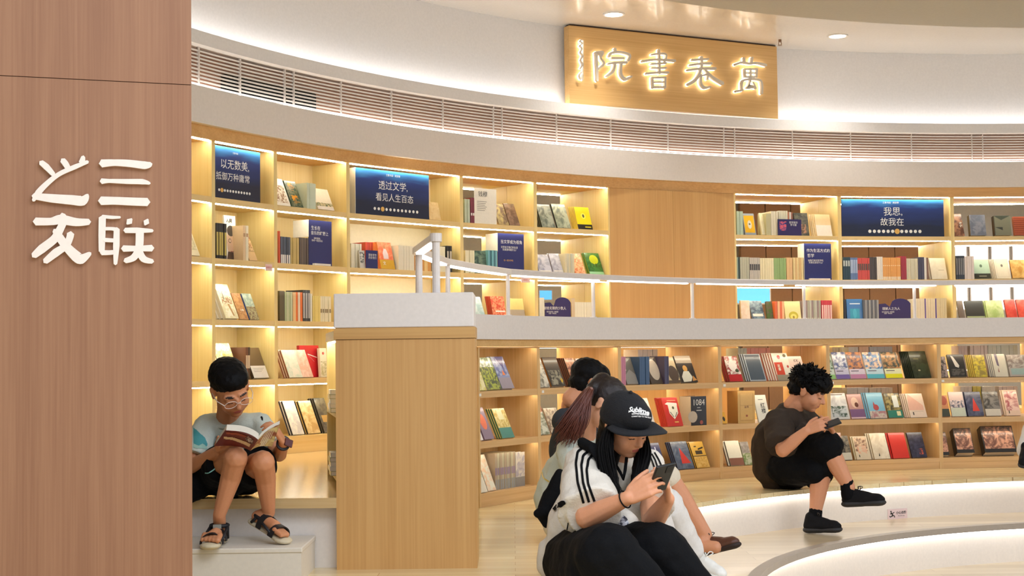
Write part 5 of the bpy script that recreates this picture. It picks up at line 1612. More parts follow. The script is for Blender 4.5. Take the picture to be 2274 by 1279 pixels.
def blob(name, prims, mats, parent, voxel=0.006, it=6, noise_amp=0.0, noise_scale=12.0, paint=None, cuts=None, seed=0):
    bm = mesh_prims(prims)
    me = bpy.data.meshes.new(name)
    bm.to_mesh(me); bm.free()
    o = bpy.data.objects.new(name, me)
    C.objects.link(o)
    m = o.modifiers.new('r', 'REMESH'); m.mode = 'VOXEL'; m.voxel_size = voxel
    if it:
        s = o.modifiers.new('s', 'SMOOTH'); s.factor = 0.5; s.iterations = it
    dg = bpy.context.evaluated_depsgraph_get()
    m2 = bpy.data.meshes.new_from_object(o.evaluated_get(dg))
    o.modifiers.clear()
    o.data = m2
    bpy.data.meshes.remove(me)
    m2.name = name
    m2.materials.clear()
    for x in mats:
        m2.materials.append(x)
    if cuts:
        bm = bmesh.new(); bm.from_mesh(m2)
        for co, no in cuts:
            r = bmesh.ops.bisect_plane(bm, geom=list(bm.verts) + list(bm.edges) + list(bm.faces), plane_co=co, plane_no=no, clear_outer=True)
            es = [e for e in r['geom_cut'] if isinstance(e, bmesh.types.BMEdge)]
            bmesh.ops.contextual_create(bm, geom=es)
        bm.to_mesh(m2); bm.free()
    if noise_amp:
        m2.update()
        off = Vector((seed * 3.1, seed * 1.7, seed * 2.3))
        ns = [v.normal.copy() for v in m2.vertices]
        for v, n_ in zip(m2.vertices, ns):
            k = noise.noise(v.co * noise_scale + off) + 0.5 * noise.noise(v.co * noise_scale * 2.3 + off)
            v.co = v.co + n_ * (k * noise_amp)
    for p in m2.polygons:
        p.use_smooth = True
        if paint:
            c_ = p.center
            for mi, inv, rad in paint:
                q = inv @ c_
                if (q.x / rad[0]) ** 2 + (q.y / rad[1]) ** 2 + (q.z / rad[2]) ** 2 < 1:
                    p.material_index = mi
    m2.update()
    if parent:
        o.parent = parent
        o.matrix_parent_inverse = parent.matrix_world.inverted()
    return o


def folds(prims_dir, amp):
    pass


def bvh_of(o):
    bpy.context.view_layer.update()
    me = o.data
    mw = o.matrix_world
    return BVHTree.FromPolygons([mw @ v.co for v in me.vertices], [list(p.vertices) for p in me.polygons])


def hit_px(bvh, px, py, off=0.0015):
    d = (ray(px, py)).normalized()
    h = bvh.ray_cast(CAM, d)
    if h[0] is None:
        return None
    n_ = h[1] if h[1].dot(d) < 0 else -h[1]
    return h[0] + n_ * off


def ribbon(name, bvh, path, width, m, parent, off=0.002, step=2.0):
    """cloth stripe lying on a surface; path in photo pixels"""
    pts = []
    for i in range(len(path) - 1):
        a, b = Vector(path[i]), Vector(path[i + 1])
        n_ = max(2, int((b - a).length / step))
        for k in range(n_):
            pts.append(a.lerp(b, k / n_))
    pts.append(Vector(path[-1]))
    for _ in range(4):
        pts = [pts[0]] + [(pts[i - 1] + pts[i] * 2 + pts[i + 1]) / 4 for i in range(1, len(pts) - 1)] + [pts[-1]]
    bm = bmesh.new()
    rows = []
    for i, q in enumerate(pts):
        d = (pts[min(i + 1, len(pts) - 1)] - pts[max(i - 1, 0)]).normalized()
        nn = Vector((-d.y, d.x))
        row = []
        for k in (-1, -0.33, 0.33, 1):
            r_ = q + nn * width / 2 * k
            h = hit_px(bvh, r_.x, r_.y, off)
            row.append(bm.verts.new(h) if h else None)
        rows.append(row)
    for i in range(len(rows) - 1):
        for k in range(3):
            f = (rows[i][k], rows[i][k + 1], rows[i + 1][k + 1], rows[i + 1][k])
            if all(f) and max((f[a].co - f[b].co).length for a, b in ((0, 1), (1, 2), (2, 3), (3, 0))) < 0.04:
                bm.faces.new(f)
    o = obj(name, bm, m, None, smooth=True)
    o.parent = parent
    o.matrix_parent_inverse = parent.matrix_world.inverted()
    return o


def inside(poly, x, y):
    c_ = False
    j = len(poly) - 1
    for i in range(len(poly)):
        xi, yi = poly[i]; xj, yj = poly[j]
        if (yi > y) != (yj > y) and x < (xj - xi) * (y - yi) / (yj - yi) + xi:
            c_ = not c_
        j = i
    return c_


def decal(name, bvh, polys, m, parent, step=1.2, off=0.0018):
    bm = bmesh.new()
    for poly in polys:
        xs = [p[0] for p in poly]; ys = [p[1] for p in poly]
        x0, y0 = min(xs), min(ys)
        nx, ny = int((max(xs) - x0) / step) + 2, int((max(ys) - y0) / step) + 2
        grid = {}

        def g(i, j):
            if (i, j) not in grid:
                h = hit_px(bvh, x0 + i * step, y0 + j * step, off)
                grid[(i, j)] = bm.verts.new(h) if h else None
            return grid[(i, j)]
        for i in range(nx):
            for j in range(ny):
                if inside(poly, x0 + (i + 0.5) * step, y0 + (j + 0.5) * step):
                    f = (g(i, j), g(i + 1, j), g(i + 1, j + 1), g(i, j + 1))
                    if all(f) and (f[0].co - f[2].co).length < 0.03:
                        bm.faces.new(f)
    bmesh.ops.delete(bm, geom=[v for v in bm.verts if not v.link_faces], context='VERTS')
    o = obj(name, bm, m, None, smooth=True)
    o.parent = parent
    o.matrix_parent_inverse = parent.matrix_world.inverted()
    return o


def hframe(center, f, up, s=1.0):
    f = Vector(f).normalized()
    sd = f.cross(Vector(up)).normalized()
    u = sd.cross(f).normalized()
    M = Matrix(((sd.x, f.x, u.x, center.x), (sd.y, f.y, u.y, center.y), (sd.z, f.z, u.z, center.z), (0, 0, 0, 1)))
    return M @ Matrix.Diagonal((s, s, s, 1))


def head_prims(H, fat=1.0):
    """local axes: x to the person's right, y forward, z up; crown to chin 0.225"""
    R3 = H.to_3x3()
    s = R3.col[0].length
    Rn = R3.normalized()
    W = lambda x, y, z: H @ Vector((x, y, z))
    E = lambda c, r, rot=None: ('e', W(*c), [v * s for v in r], Rn @ rot if rot else Rn)
    K = lambda a, ra, b, rb: ('c', W(*a), ra * s, W(*b), rb * s)
    P_ = [E((0, -0.012, 0.028), (0.074, 0.093, 0.084)), E((0, 0.030, -0.028), (0.062 * fat, 0.064, 0.078)), E((0, 0.055, -0.082), (0.030 * fat, 0.028, 0.022)),
          E((0.036 * fat, 0.048, -0.035), (0.026, 0.034, 0.034)), E((-0.036 * fat, 0.048, -0.035), (0.026, 0.034, 0.034)),
          K((0, 0.088, 0.006), 0.008, (0, 0.106, -0.026), 0.0115), K((-0.010, 0.096, -0.030), 0.007, (0.010, 0.096, -0.030), 0.007),
          K((-0.014, 0.086, -0.051), 0.0065, (0.014, 0.086, -0.051), 0.0065), K((-0.012, 0.084, -0.062), 0.007, (0.012, 0.084, -0.062), 0.007),
          K((-0.045, 0.070, 0.016), 0.010, (-0.015, 0.082, 0.018), 0.010), K((0.045, 0.070, 0.016), 0.010, (0.015, 0.082, 0.018), 0.010),
          E((0.031, 0.078, -0.001), (0.016, 0.010, 0.0095)), E((-0.031, 0.078, -0.001), (0.016, 0.010, 0.0095)),
          E((0.075, -0.008, -0.008), (0.008, 0.018, 0.030)), E((-0.075, -0.008, -0.008), (0.008, 0.018, 0.030)),
          E((0.080, -0.014, 0.006), (0.006, 0.017, 0.018)), E((-0.080, -0.014, 0.006), (0.006, 0.017, 0.018)),
          K((0, -0.028, -0.040), 0.050, (0, -0.050, -0.12), 0.050)]
    return P_


def head_paint(H, lips=1, dark=2):
    out = []
    s = H.to_3x3().col[0].length
    for mi, c_, r_ in ((lips, (0, 0.094, -0.0565), (0.021, 0.014, 0.0075)), (dark, (0.031, 0.085, -0.0075), (0.0155, 0.012, 0.0028)), (dark, (-0.031, 0.085, -0.0075), (0.0155, 0.012, 0.0028)),
                       (dark, (0.031, 0.085, 0.021), (0.020, 0.016, 0.0042)), (dark, (-0.031, 0.085, 0.021), (0.020, 0.016, 0.0042)),
                       (dark, (0.0065, 0.104, -0.037), (0.003, 0.008, 0.0022)), (dark, (-0.0065, 0.104, -0.037), (0.003, 0.008, 0.0022))):
        Hn = H @ Matrix.Translation(c_)
        out.append((mi, Hn.inverted(), r_))
    return out


def hand_prims(wr, d, n, t, curl=(0.5, 0.7, 0.5), s=1.0, thumb=(0.55, 0.65, 0.4), spread=0.0, curls=None):
    """wr wrist, d towards the fingers, n where the palm faces, t towards the thumb side"""
    d = Vector(d).normalized()
    t = (Vector(t) - d * Vector(t).dot(d)).normalized()
    n = Vector(n); n = (n - d * n.dot(d) - t * n.dot(t)).normalized()
    out = []
    ln = [0.072, 0.080, 0.074, 0.058]
    for k in range(4):
        kn = wr + (d * (0.086 - 0.004 * abs(k - 1)) + t * (0.031 - 0.0205 * k)) * s
        out.append(('c', wr + (d * 0.012 + t * (0.016 - 0.011 * k)) * s, 0.0135 * s, kn, 0.0105 * s))
        c_ = curls[k] if curls else curl
        a = 0
        p = kn
        dd0 = (d + t * spread * (1.5 - k)).normalized()
        r = 0.0085 * s
        for q, fr in enumerate((0.45, 0.30, 0.25)):
            a += c_[q]
            dd = dd0 * math.cos(a) + n * math.sin(a)
            p2 = p + dd * ln[k] * fr * s
            r2 = r * 0.9
            out.append(('c', p, r, p2, r2))
            p, r = p2, r2
    b = wr + (d * 0.022 + t * 0.022) * s
    td = (d * thumb[0] + t * thumb[1] + n * thumb[2]).normalized()
    m = b + td * 0.040 * s
    out.append(('c', b, 0.015 * s, m, 0.0115 * s))
    td2 = (td * 0.7 + d * 0.5 + n * 0.25).normalized()
    m2 = m + td2 * 0.030 * s
    out.append(('c', m, 0.0115 * s, m2, 0.010 * s))
    out.append(('c', m2, 0.010 * s, m2 + (td2 + n * 0.2).normalized() * 0.024 * s, 0.008 * s))
    return out


def chain(*pr):
    return [('c', pr[i][0], pr[i][1], pr[i + 1][0], pr[i + 1][1]) for i in range(len(pr) - 1)]


def skin(name, c, rough=0.5):
    m = mat(name, c, rough, bump=0.03, bscale=160)
    b = m.node_tree.nodes['Principled BSDF']
    b.inputs['Specular IOR Level'].default_value = 0.35
    b.inputs['Subsurface Weight'].default_value = 0.12
    b.inputs['Subsurface Radius'].default_value = (0.02, 0.008, 0.004)
    b.inputs['Subsurface Scale'].default_value = 0.5
    return m


def strands(name, m, parent, curves, r=0.003, seg=5):
    bm = bmesh.new()
    for pts in curves:
        n_ = len(pts)
        tube(bm, pts, [r * (1 - 0.75 * (i / (n_ - 1)) ** 2) for i in range(n_)], seg)
    o = obj(name, bm, m, None, smooth=True)
    o.parent = parent
    o.matrix_parent_inverse = parent.matrix_world.inverted()
    return o


def spline(ctrl, n=14):
    out = []
    Pn = [Vector(c_) for c_ in ctrl]
    for i in range(len(Pn) - 1):
        p0, p1, p2, p3 = Pn[max(i - 1, 0)], Pn[i], Pn[i + 1], Pn[min(i + 2, len(Pn) - 1)]
        m_ = max(2, n // (len(Pn) - 1))
        for k in range(m_):
            t_ = k / m_
            out.append(0.5 * ((2 * p1) + (p2 - p0) * t_ + (2 * p0 - 5 * p1 + 4 * p2 - p3) * t_ ** 2 + (3 * p1 - p0 - 3 * p2 + p3) * t_ ** 3))
    out.append(Pn[-1])
    return out


def rnd_ball(r):
    while True:
        v = Vector((R.uniform(-1, 1), R.uniform(-1, 1), R.uniform(-1, 1)))
        if v.length < 1:
            return v * r


def child(o, parent):
    bpy.context.view_layer.update()
    o.parent = parent
    o.matrix_parent_inverse = parent.matrix_world.inverted()
    return o


def shoe(parent, heel, toe, up, mats, size=1.0, name='shoe', lace=None, high=0.06, ankle=None):
    """heel and toe: points on the sole; builds upper + sole (+ laces)"""
    heel, toe = Vector(heel), Vector(toe)
    d = (toe - heel).normalized()
    u = (Vector(up) - d * Vector(up).dot(d)).normalized()
    sd = d.cross(u)
    L = (toe - heel).length
    w = 0.040 * size
    Wd = lambda a, b, c_=0: heel + d * (L * a) + u * b + sd * c_
    pr = [('c', Wd(0.10, 0.034 * size), 0.033 * size, Wd(0.5, 0.036 * size), 0.036 * size), ('c', Wd(0.5, 0.034 * size), 0.037 * size, Wd(0.84, 0.030 * size), 0.034 * size),
          ('c', Wd(0.12, 0.05 * size), 0.032 * size, Wd(0.16, high * size + 0.012), 0.031 * size), ('c', Wd(0.2, high * size), 0.030 * size, Wd(0.62, 0.045 * size), 0.029 * size),
          ('e', Wd(0.84, 0.030 * size), (0.036 * size, 0.040 * size, 0.026 * size), Matrix((sd, d, u)).transposed())]
    up_o = blob(name, pr, [mats[0]], parent, 0.005, 5)
    so = [('c', Wd(0.09, 0.012 * size), 0.036 * size, Wd(0.45, 0.012 * size), 0.034 * size, (u, 0.55)), ('c', Wd(0.45, 0.012 * size), 0.035 * size, Wd(0.86, 0.014 * size), 0.042 * size, (u, 0.48))]
    child_s = blob('sole', so, [mats[1]], None, 0.005, 3)
    child(child_s, up_o)
    if lace:
        bm = bmesh.new()
        for k in range(4):
            a = 0.38 + 0.09 * k
            h = (0.082 - 0.008 * k) * size
            tube(bm, [Wd(a, h - 0.012, -0.022 * size), Wd(a + 0.02, h + 0.001, 0), Wd(a + 0.04, h - 0.012, 0.022 * size)], 0.0026, 6)
        for sgn in (-1, 1):
            tube(bm, spline([Wd(0.38, 0.084 * size), Wd(0.40, 0.105 * size, sgn * 0.02), Wd(0.47, 0.10 * size, sgn * 0.03), Wd(0.42, 0.086 * size, sgn * 0.01)], 10), 0.0024, 6)
        child(obj('laces', bm, lace, None, smooth=True), up_o)
    return up_o


SKIN = skin('skin_warm', (214, 150, 112))
SKIN_B = skin('skin_boy', (206, 140, 98))
SKIN_P = skin('skin_pale', (226, 168, 134))
LIPS = mat('lips', (176, 92, 80), 0.45)
BROW = mat('brow_dark', (48, 32, 26), 0.7)
HAIRK = mat('hair_black', (15, 12, 12), 0.55, bump=0.25, bscale=220)
HAIRB = mat('hair_brown', (30, 17, 13), 0.5, bump=0.2, bscale=200)
HAIRR = mat('hair_reddish', (96, 48, 34), 0.4)
BLKC = mat('black_cloth', (20, 19, 20), 0.85, bump=0.25, bscale=90)
SHIRT_B = mat('mint_white_jersey', (200, 206, 190), 0.75, bump=0.2, bscale=140)
SHIRT_W = mat('cream_jersey', (216, 206, 190), 0.75, bump=0.2, bscale=140)
SHIRT_M = mat('mint_jersey', (204, 212, 198), 0.75, bump=0.2, bscale=140)
TEE_D = mat('charcoal_tee', (62, 52, 44), 0.85, bump=0.3, bscale=120)
TEE_K = mat('dark_grey_tee', (58, 60, 64), 0.85, bump=0.2, bscale=120)
SHORT_C = mat('cream_shorts', (222, 208, 184), 0.85, bump=0.3, bscale=120)
TROUS = mat('white_trousers', (222, 216, 208), 0.8, bump=0.15, bscale=90)
RUB_K = mat('black_rubber', (38, 36, 36), 0.6)
SHOE_K = mat('black_mesh_shoe', (24, 23, 24), 0.7, bump=0.3, bscale=300)
SHOE_BR = mat('brown_leather', (86, 48, 32), 0.42, bump=0.1)
SOLE_D = mat('dark_brown_sole', (44, 28, 22), 0.7)
SHOE_W = mat('white_sneaker', (236, 232, 222), 0.5)
LACE_K = mat('dark_lace', (60, 50, 44), 0.7)
PHONE = mat('phone_black', (10, 10, 12), 0.4, coat=0.15)


for _m in (mat('hair_sheen', (12, 10, 9), 0.75), BLKC, HAIRK, TEE_D, TEE_K, SHOE_K):
    _m.node_tree.nodes['Principled BSDF'].inputs['Specular IOR Level'].default_value = 0.12
for _m, _c in ((BLKC, (0.004, 0.004, 0.0045)), (HAIRK, (0.0035, 0.003, 0.003))):
    for _n in _m.node_tree.nodes:
        if _n.type == 'MIX_RGB':
            _n.inputs[1].default_value = (*_c, 1); _n.inputs[2].default_value = (*[v * 1.3 for v in _c], 1)


def person(name, label, base):
    return thing(name, label, 'person', Matrix.Translation(base))


# ================================================================= the boy reading on the walkway edge
pb = person('person', 'boy in a pale t-shirt and black shorts reading an open book on the edge', V(-1.22, 6.33, Z3))
H = hframe(P(512, 864, 6.05), (0.45, -0.70, -0.55), (-0.25, 0, 1), 0.96)
neck = P(507, 930, 6.20)
shL, shR = P(456, 947, 6.20), P(577, 943, 6.20)
elL, elR = P(424, 1036, 6.10), P(620, 1009, 6.14)
wrL, wrR = P(484, 1001, 5.93), P(630, 983, 5.96)
knL, knR = P(523, 1018, 5.86), P(583, 1027, 5.88)
anL, anR = P(487, 1143, 5.90), P(597, 1138, 6.00)
hpL, hpR = V(-1.30, 6.30, 0.39), V(-1.14, 6.30, 0.39)
body = head_prims(H)
body += chain((H @ V(0, -0.03, -0.08), 0.047), (neck, 0.052), (P(507, 975, 6.27), 0.085), (V(-1.22, 6.35, 0.42), 0.10))
body += chain((shL, 0.040), (elL, 0.031), (wrL, 0.022)) + chain((shR, 0.040), (elR, 0.032), (wrR, 0.022))
body += chain((hpL, 0.07), (knL, 0.050)) + chain((hpR, 0.07), (knR, 0.050))
midL, midR = knL.lerp(anL, 0.32) + V(0, 0.02, 0), knR.lerp(anR, 0.32) + V(0, 0.02, 0)
body += chain((knL, 0.047), (midL, 0.043), (anL, 0.026)) + chain((knR, 0.048), (midR, 0.043), (anR, 0.026))
zb_ = 0.135
toeL, heelL = V(P(470, 1203, 5.80).x, 5.76, zb_ + 0.022), V(P(488, 1190, 5.95).x, 5.95, zb_ + 0.022)
body += chain((anL, 0.026), (heelL + V(0, 0.0, 0.03), 0.026), (heelL.lerp(toeL, 0.6) + V(0, 0, 0.022), 0.027))
for k in range(5):
    tp = toeL + V(-0.034 + 0.016 * k, 0.012 * abs(k - 3.4) * 0.6, 0.014)
    body.append(('c', tp + V(0, 0.05, 0.014), 0.012, tp, 0.0085 + (0.004 if k == 4 else 0)))
toeR = V(P(632, 1196, 5.90).x, 5.90, zb_ + 0.024)
heelR = P(572, 1158, 6.02)
body += chain((anR, 0.026), (heelR + V(0, 0, 0.02), 0.026), (heelR.lerp(toeR, 0.65) + V(0, 0, 0.022), 0.027))
dR = (toeR - heelR).normalized()
for k in range(5):
    tp = toeR + V(-0.016, -0.034, 0) * (k / 4 - 0.2) + V(0.004, 0, 0.014)
    body.append(('c', tp - dR * 0.045 + V(0, 0, 0.006), 0.012, tp, 0.0085 + (0.004 if k == 0 else 0)))
body += hand_prims(wrL, P(535, 985, 5.86) - wrL, V(0.1, -0.1, 1), V(0, -1, 0.2), curl=(0.15, 0.3, 0.3), s=0.85)
body += hand_prims(wrR, V(-0.35, -0.45, 0.75), V(-0.9, 0.1, 0.1), V(-0.2, 0.7, 0.6), curl=(0.5, 0.8, 0.6), s=0.85)
bo = blob('body', body, [SKIN_B, LIPS, BROW], pb, 0.0042, 4, paint=head_paint(H))
# shirt
sh = [('c', P(507, 955, 6.23), 0.075, P(507, 1000, 6.30), 0.105), ('c', P(507, 1000, 6.30), 0.108, V(-1.22, 6.34, 0.42), 0.112),
      ('c', P(470, 945, 6.22), 0.052, P(545, 943, 6.22), 0.052), ('c', shL, 0.050, shR, 0.050),
      ('k', shL, 0.052, shL.lerp(elL, 0.78), 0.062), ('c', shL, 0.054, shL.lerp(elL, 0.4), 0.056),
      ('k', shR, 0.052, shR.lerp(elR, 0.72), 0.058), ('c', shR, 0.054, shR.lerp(elR, 0.35), 0.055),
      ('k', neck + V(0, 0.01, -0.004), 0.062, neck + V(0, 0.02, -0.06), 0.075)]
so = blob('t_shirt', sh, [SHIRT_B], pb, 0.006, 4, noise_amp=0.007, noise_scale=14)
bv = bvh_of(so)
decal('teal_print', bv, [[(430, 950), (437, 955), (444, 962), (455, 972), (460, 985), (459, 992), (450, 985), (441, 990), (430, 985)]], mat('teal_print', (70, 150, 150), 0.7), so)
decal('pale_teal_print', bv, [[(430, 985), (441, 990), (450, 985), (459, 992), (460, 997), (445, 996), (430, 995)]], mat('pale_teal', (160, 196, 176), 0.7), so)
decal('small_logo', bv, [[(579, 925), (583, 925), (584, 935), (580, 931)]], BLKC, so)
# collar
bm = bmesh.new()
cr = [neck + V(0.062 * math.cos(a), 0.058 * math.sin(a) + 0.004, -0.012 - 0.024 * max(0, -math.sin(a))) for a in [2 * math.pi * k / 28 for k in range(29)]]
tube(bm, cr, 0.006, 6, cap=False); child(obj('collar', bm, SHIRT_B, None, smooth=True), so)
# shorts
st = [('c', V(-1.22, 6.34, 0.40), 0.118, V(-1.22, 6.34, 0.42), 0.115), ('k', hpL, 0.095, hpL.lerp(knL, 0.70), 0.083), ('c', hpL, 0.095, hpL.lerp(knL, 0.5), 0.085),
      ('k', hpR, 0.095, hpR.lerp(knR, 0.70), 0.083), ('c', hpR, 0.095, hpR.lerp(knR, 0.5), 0.085), ('c', V(-1.31, 6.24, 0.385), 0.085, V(-1.33, 6.13, 0.35), 0.07), ('c', V(-1.24, 6.2, 0.36), 0.06, V(-1.16, 6.12, 0.36), 0.06)]
so2 = blob('shorts', st, [BLKC], pb, 0.007, 4, noise_amp=0.006, noise_scale=15)
ribbon('teal_piping', bvh_of(so2), [(456, 1050), (462, 1051), (475, 1043), (489, 1028)], 2.5, mat('teal_piping', (150, 220, 214), 0.5), so2)
# hair
E = lambda H_, c_, r_: ('e', H_ @ Vector(c_), [v * H_.to_3x3().col[0].length for v in r_], H_.to_3x3().normalized())
hr = [E(H, (0, -0.022, 0.054), (0.084, 0.100, 0.076)), E(H, (0, 0.022, 0.072), (0.074, 0.066, 0.050)), E(H, (0, -0.055, -0.005), (0.072, 0.055, 0.06))]
blob('hair', hr, [HAIRK], pb, 0.005, 2, noise_amp=0.003, noise_scale=60)
# glasses
bm = bmesh.new()
for sx in (-1, 1):
    tube(bm, [H @ V(sx * 0.034 + 0.027 * math.cos(a), 0.108, 0.002 + 0.017 * math.sin(a)) for a in [2 * math.pi * k / 20 for k in range(21)]], 0.0012, 6, cap=False)
    tube(bm, [H @ V(sx * 0.060, 0.106, 0.004), H @ V(sx * 0.078, 0.060, 0.0), H @ V(sx * 0.082, 0.0, 0.004)], 0.0018, 6)
tube(bm, [H @ V(-0.008, 0.110, 0.004), H @ V(0, 0.113, 0.006), H @ V(0.008, 0.110, 0.004)], 0.0016, 6)
gl_ = child(obj('glasses', bm, mat('clear_frame', (236, 220, 206), 0.15, coat=0.5), None, smooth=True), pb)
# watch
wd = (wrR - elR).normalized()
bm = bmesh.new(); tube(bm, [wrR - wd * 0.022, wrR - wd * 0.002], 0.029, 20); wa = child(obj('watch_strap', bm, RUB_K, None, smooth=False), pb)
sdw = V(0.7, -0.7, 0).normalized()
q = wrR - wd * 0.012 + V(0.75, -0.6, 0.1).normalized() * 0.031
wm = hframe(q, V(0.75, -0.6, 0.1), wd)
o = obj('watch_face', bx(-0.016, 0.016, -0.005, 0.004, -0.02, 0.02, bev=0.003), mat('watch_case', (90, 40, 30), 0.25), None); o.matrix_world = wm; child(o, wa)
# sandals
SOLE_C = mat('cream_sole', (206, 190, 156), 0.6)
STRAP = mat('sandal_strap', (26, 24, 26), 0.6)
for nm, hl, te, ank in (('sandal', heelL, toeL, anL), ('sandal', heelR, toeR, anR)):
    d = (te - hl).normalized()
    sd = d.cross(V(0, 0, 1)).normalized(); u = sd.cross(d)
    s1 = blob('sandal', [('c', hl - d * 0.012 - u * 0.008, 0.034, hl.lerp(te, 0.5) - u * 0.008, 0.032, (u, 0.40)), ('c', hl.lerp(te, 0.5) - u * 0.008, 0.033, te - d * 0.012 - u * 0.008, 0.042, (u, 0.36))], [SOLE_C], pb, 0.005, 3)
    for fr, rr, hh_ in ((0.30, 0.036, 0.034), (0.78, 0.042, 0.024)):
        c_ = hl.lerp(te, fr)
        bm = bmesh.new()
        ring = [c_ + sd * rr * math.cos(a) + u * (hh_ + 0.016) * math.sin(a) - u * 0.004 for a in [math.pi * k / 12 for k in range(13)]]
        for k in range(12):
            vs = [ring[k] - d * 0.014, ring[k + 1] - d * 0.014, ring[k + 1] + d * 0.014, ring[k] + d * 0.014]
            cc = c_
            outv = [v + (v - cc).normalized() * 0.004 for v in vs]
            a_ = [bm.verts.new(v) for v in vs]; b_ = [bm.verts.new(v) for v in outv]
            bm.faces.new(b_); bm.faces.new(a_[::-1])
            for z_ in range(4):
                bm.faces.new((a_[z_], a_[(z_ + 1) % 4], b_[(z_ + 1) % 4], b_[z_]))
        child(obj('strap', bm, STRAP, None), s1)
    bm = bmesh.new()
    av = (hl - ank)
    ac = ank.lerp(hl, 0.45)
    tube(bm, [ac + d * 0.034 * math.cos(a) + sd * 0.033 * math.sin(a) for a in [2 * math.pi * k / 20 for k in range(21)]], 0.008, 8, cap=False)
    for sg_ in (-1, 1):
        tube(bm, [ac + sd * 0.033 * sg_, hl + sd * 0.032 * sg_], 0.006, 6)
        tube(bm, [ac + sd * 0.033 * sg_, hl.lerp(te, 0.75) + sd * 0.040 * sg_ + u * 0.01], 0.006, 6)
    child(obj('strap', bm, STRAP, None, smooth=True), s1)
    tg = ac + d * 0.044
    o = obj('buckle_tag', bx(-0.016, 0.016, -0.003, 0.003, -0.008, 0.008), mat('grey_tag', (150, 152, 140), 0.5), None); o.matrix_world = hframe(tg, d, V(0, 0, 1)); child(o, s1)

# open book in the boy's hands
rb = thing('open_book', 'open dark red book held by the boy over his knees', 'book', Matrix.Translation(P(560, 985, 5.85)))


def sheet(a, b_, c_, d_, bulge, th, upv, n=10):
    """curved leaf between spine a-b and outer edge c-d"""
    bm = bmesh.new()
    rows = []
    for i in range(n + 1):
        t_ = i / n
        lift = upv * bulge * math.sin(math.pi * t_ ** 0.8)
        rows.append([a.lerp(c_, t_) + lift, b_.lerp(d_, t_) + lift])
    A = [[bm.verts.new(v) for v in r_] for r_ in rows]
    B = [[bm.verts.new(v + upv * th) for v in r_] for r_ in rows]
    for i in range(n):
        bm.faces.new((A[i][0], A[i + 1][0], A[i + 1][1], A[i][1]))
        bm.faces.new((B[i][0], B[i][1], B[i + 1][1], B[i + 1][0]))
        bm.faces.new((A[i][0], B[i][0], B[i + 1][0], A[i + 1][0]))
        bm.faces.new((A[i][1], A[i + 1][1], B[i + 1][1], B[i][1]))
    bm.faces.new((A[0][0], A[0][1], B[0][1], B[0][0])); bm.faces.new((A[n][0], B[n][0], B[n][1], A[n][1]))
    bmesh.ops.recalc_face_normals(bm, faces=bm.faces)
    return bm


sa, sb = P(556, 1001, 5.83), P(573, 977, 5.74)
la, lb_ = P(476, 991, 5.84), P(500, 956, 5.75)
ra, rb_ = P(604, 992, 5.84), P(622, 942, 5.76)
upv = ((lb_ - la).cross(la - sa)).normalized()
if upv.y < 0: upv = -upv
upv = (upv * 0.3 + V(0, 0.5, 0.85)).normalized()
child(obj('cover', sheet(sa, sb, la, lb_, 0.012, 0.002, upv), mat('maroon_cover', (110, 34, 28), 0.4, coat=0.3), None, smooth=False), rb)
child(obj('cover', sheet(sa, sb, ra, rb_, 0.012, 0.002, upv), nmat((150, 70, 40), (226, 206, 140), 24), None), rb)
child(obj('page_block', sheet(sa + upv * 0.002, sb + upv * 0.002, la.lerp(sa, 0.03) + upv * 0.002, lb_.lerp(sb, 0.03) + upv * 0.002, 0.014, 0.026, upv), PAPER, None), rb)
child(obj('page_block', sheet(sa + upv * 0.002, sb + upv * 0.002, ra.lerp(sa, 0.03) + upv * 0.002, rb_.lerp(sb, 0.03) + upv * 0.002, 0.010, 0.016, upv), PAPER, None), rb)
bk = [c_ for c_ in rb.children if c_.name.startswith('cover')][0]
bvk = bvh_of(bk)
decal('title_strip', bvk, [[(497, 969), (520, 971), (545, 980), (557, 986), (554, 992), (535, 983), (515, 976), (497, 974)]], mat('cream_strip', (226, 190, 150), 0.5), bk, off=0.0012)
decal('orange_strip', bvk, [[(503, 959), (530, 961), (556, 971), (553, 974), (528, 966), (501, 963)]], mat('rust_strip', (160, 70, 44), 0.5), bk, off=0.0012)
decal('cover_photo', bvk, [[(544, 970), (552, 968), (563, 978), (560, 986), (548, 978)]], nmat((60, 40, 40), (220, 200, 190), 90), bk, off=0.0012)

# ================================================================= woman in the black cap, in front
pw = person('person', 'woman in a black cap and striped white jersey looking at a phone', V(0.235, 5.5, 0))
H = hframe(P(1388, 948, 5.40), (0.52, -0.70, -0.40), (-0.05, 0, 1), 0.94)
neck = P(1366, 1035, 5.50)
s1, s2 = P(1293, 1030, 5.38), P(1440, 1034, 5.66)
e1, e2 = P(1303, 1150, 5.12), P(1449, 1160, 5.26)
w1, w2 = P(1394, 1106, 5.02), P(1483, 1108, 5.16)
h1, h2 = V(0.22, 5.43, 0.12), V(0.28, 5.60, 0.12)
k1, k2 = P(1352, 1235, 4.92), P(1462, 1226, 5.10)
a1, a2 = V(0.66, 4.90, ZS + 0.09), V(0.80, 5.12, ZS + 0.09)
body = head_prims(H, 1.12)
body += chain((H @ V(0, -0.03, -0.09), 0.046), (neck, 0.052), (P(1345, 1080, 5.55), 0.09), (V(0.24, 5.52, 0.16), 0.12))
body += chain((s1, 0.052), (e1, 0.040), (e1.lerp(w1, 0.35), 0.038), (w1, 0.025)) + chain((s2, 0.05), (e2, 0.040), (e2.lerp(w2, 0.35), 0.038), (w2, 0.025))
body += chain((h1, 0.09), (k1, 0.06), (a1, 0.04)) + chain((h2, 0.09), (k2, 0.06), (a2, 0.04))
ph = P(1466, 1058, 5.04)
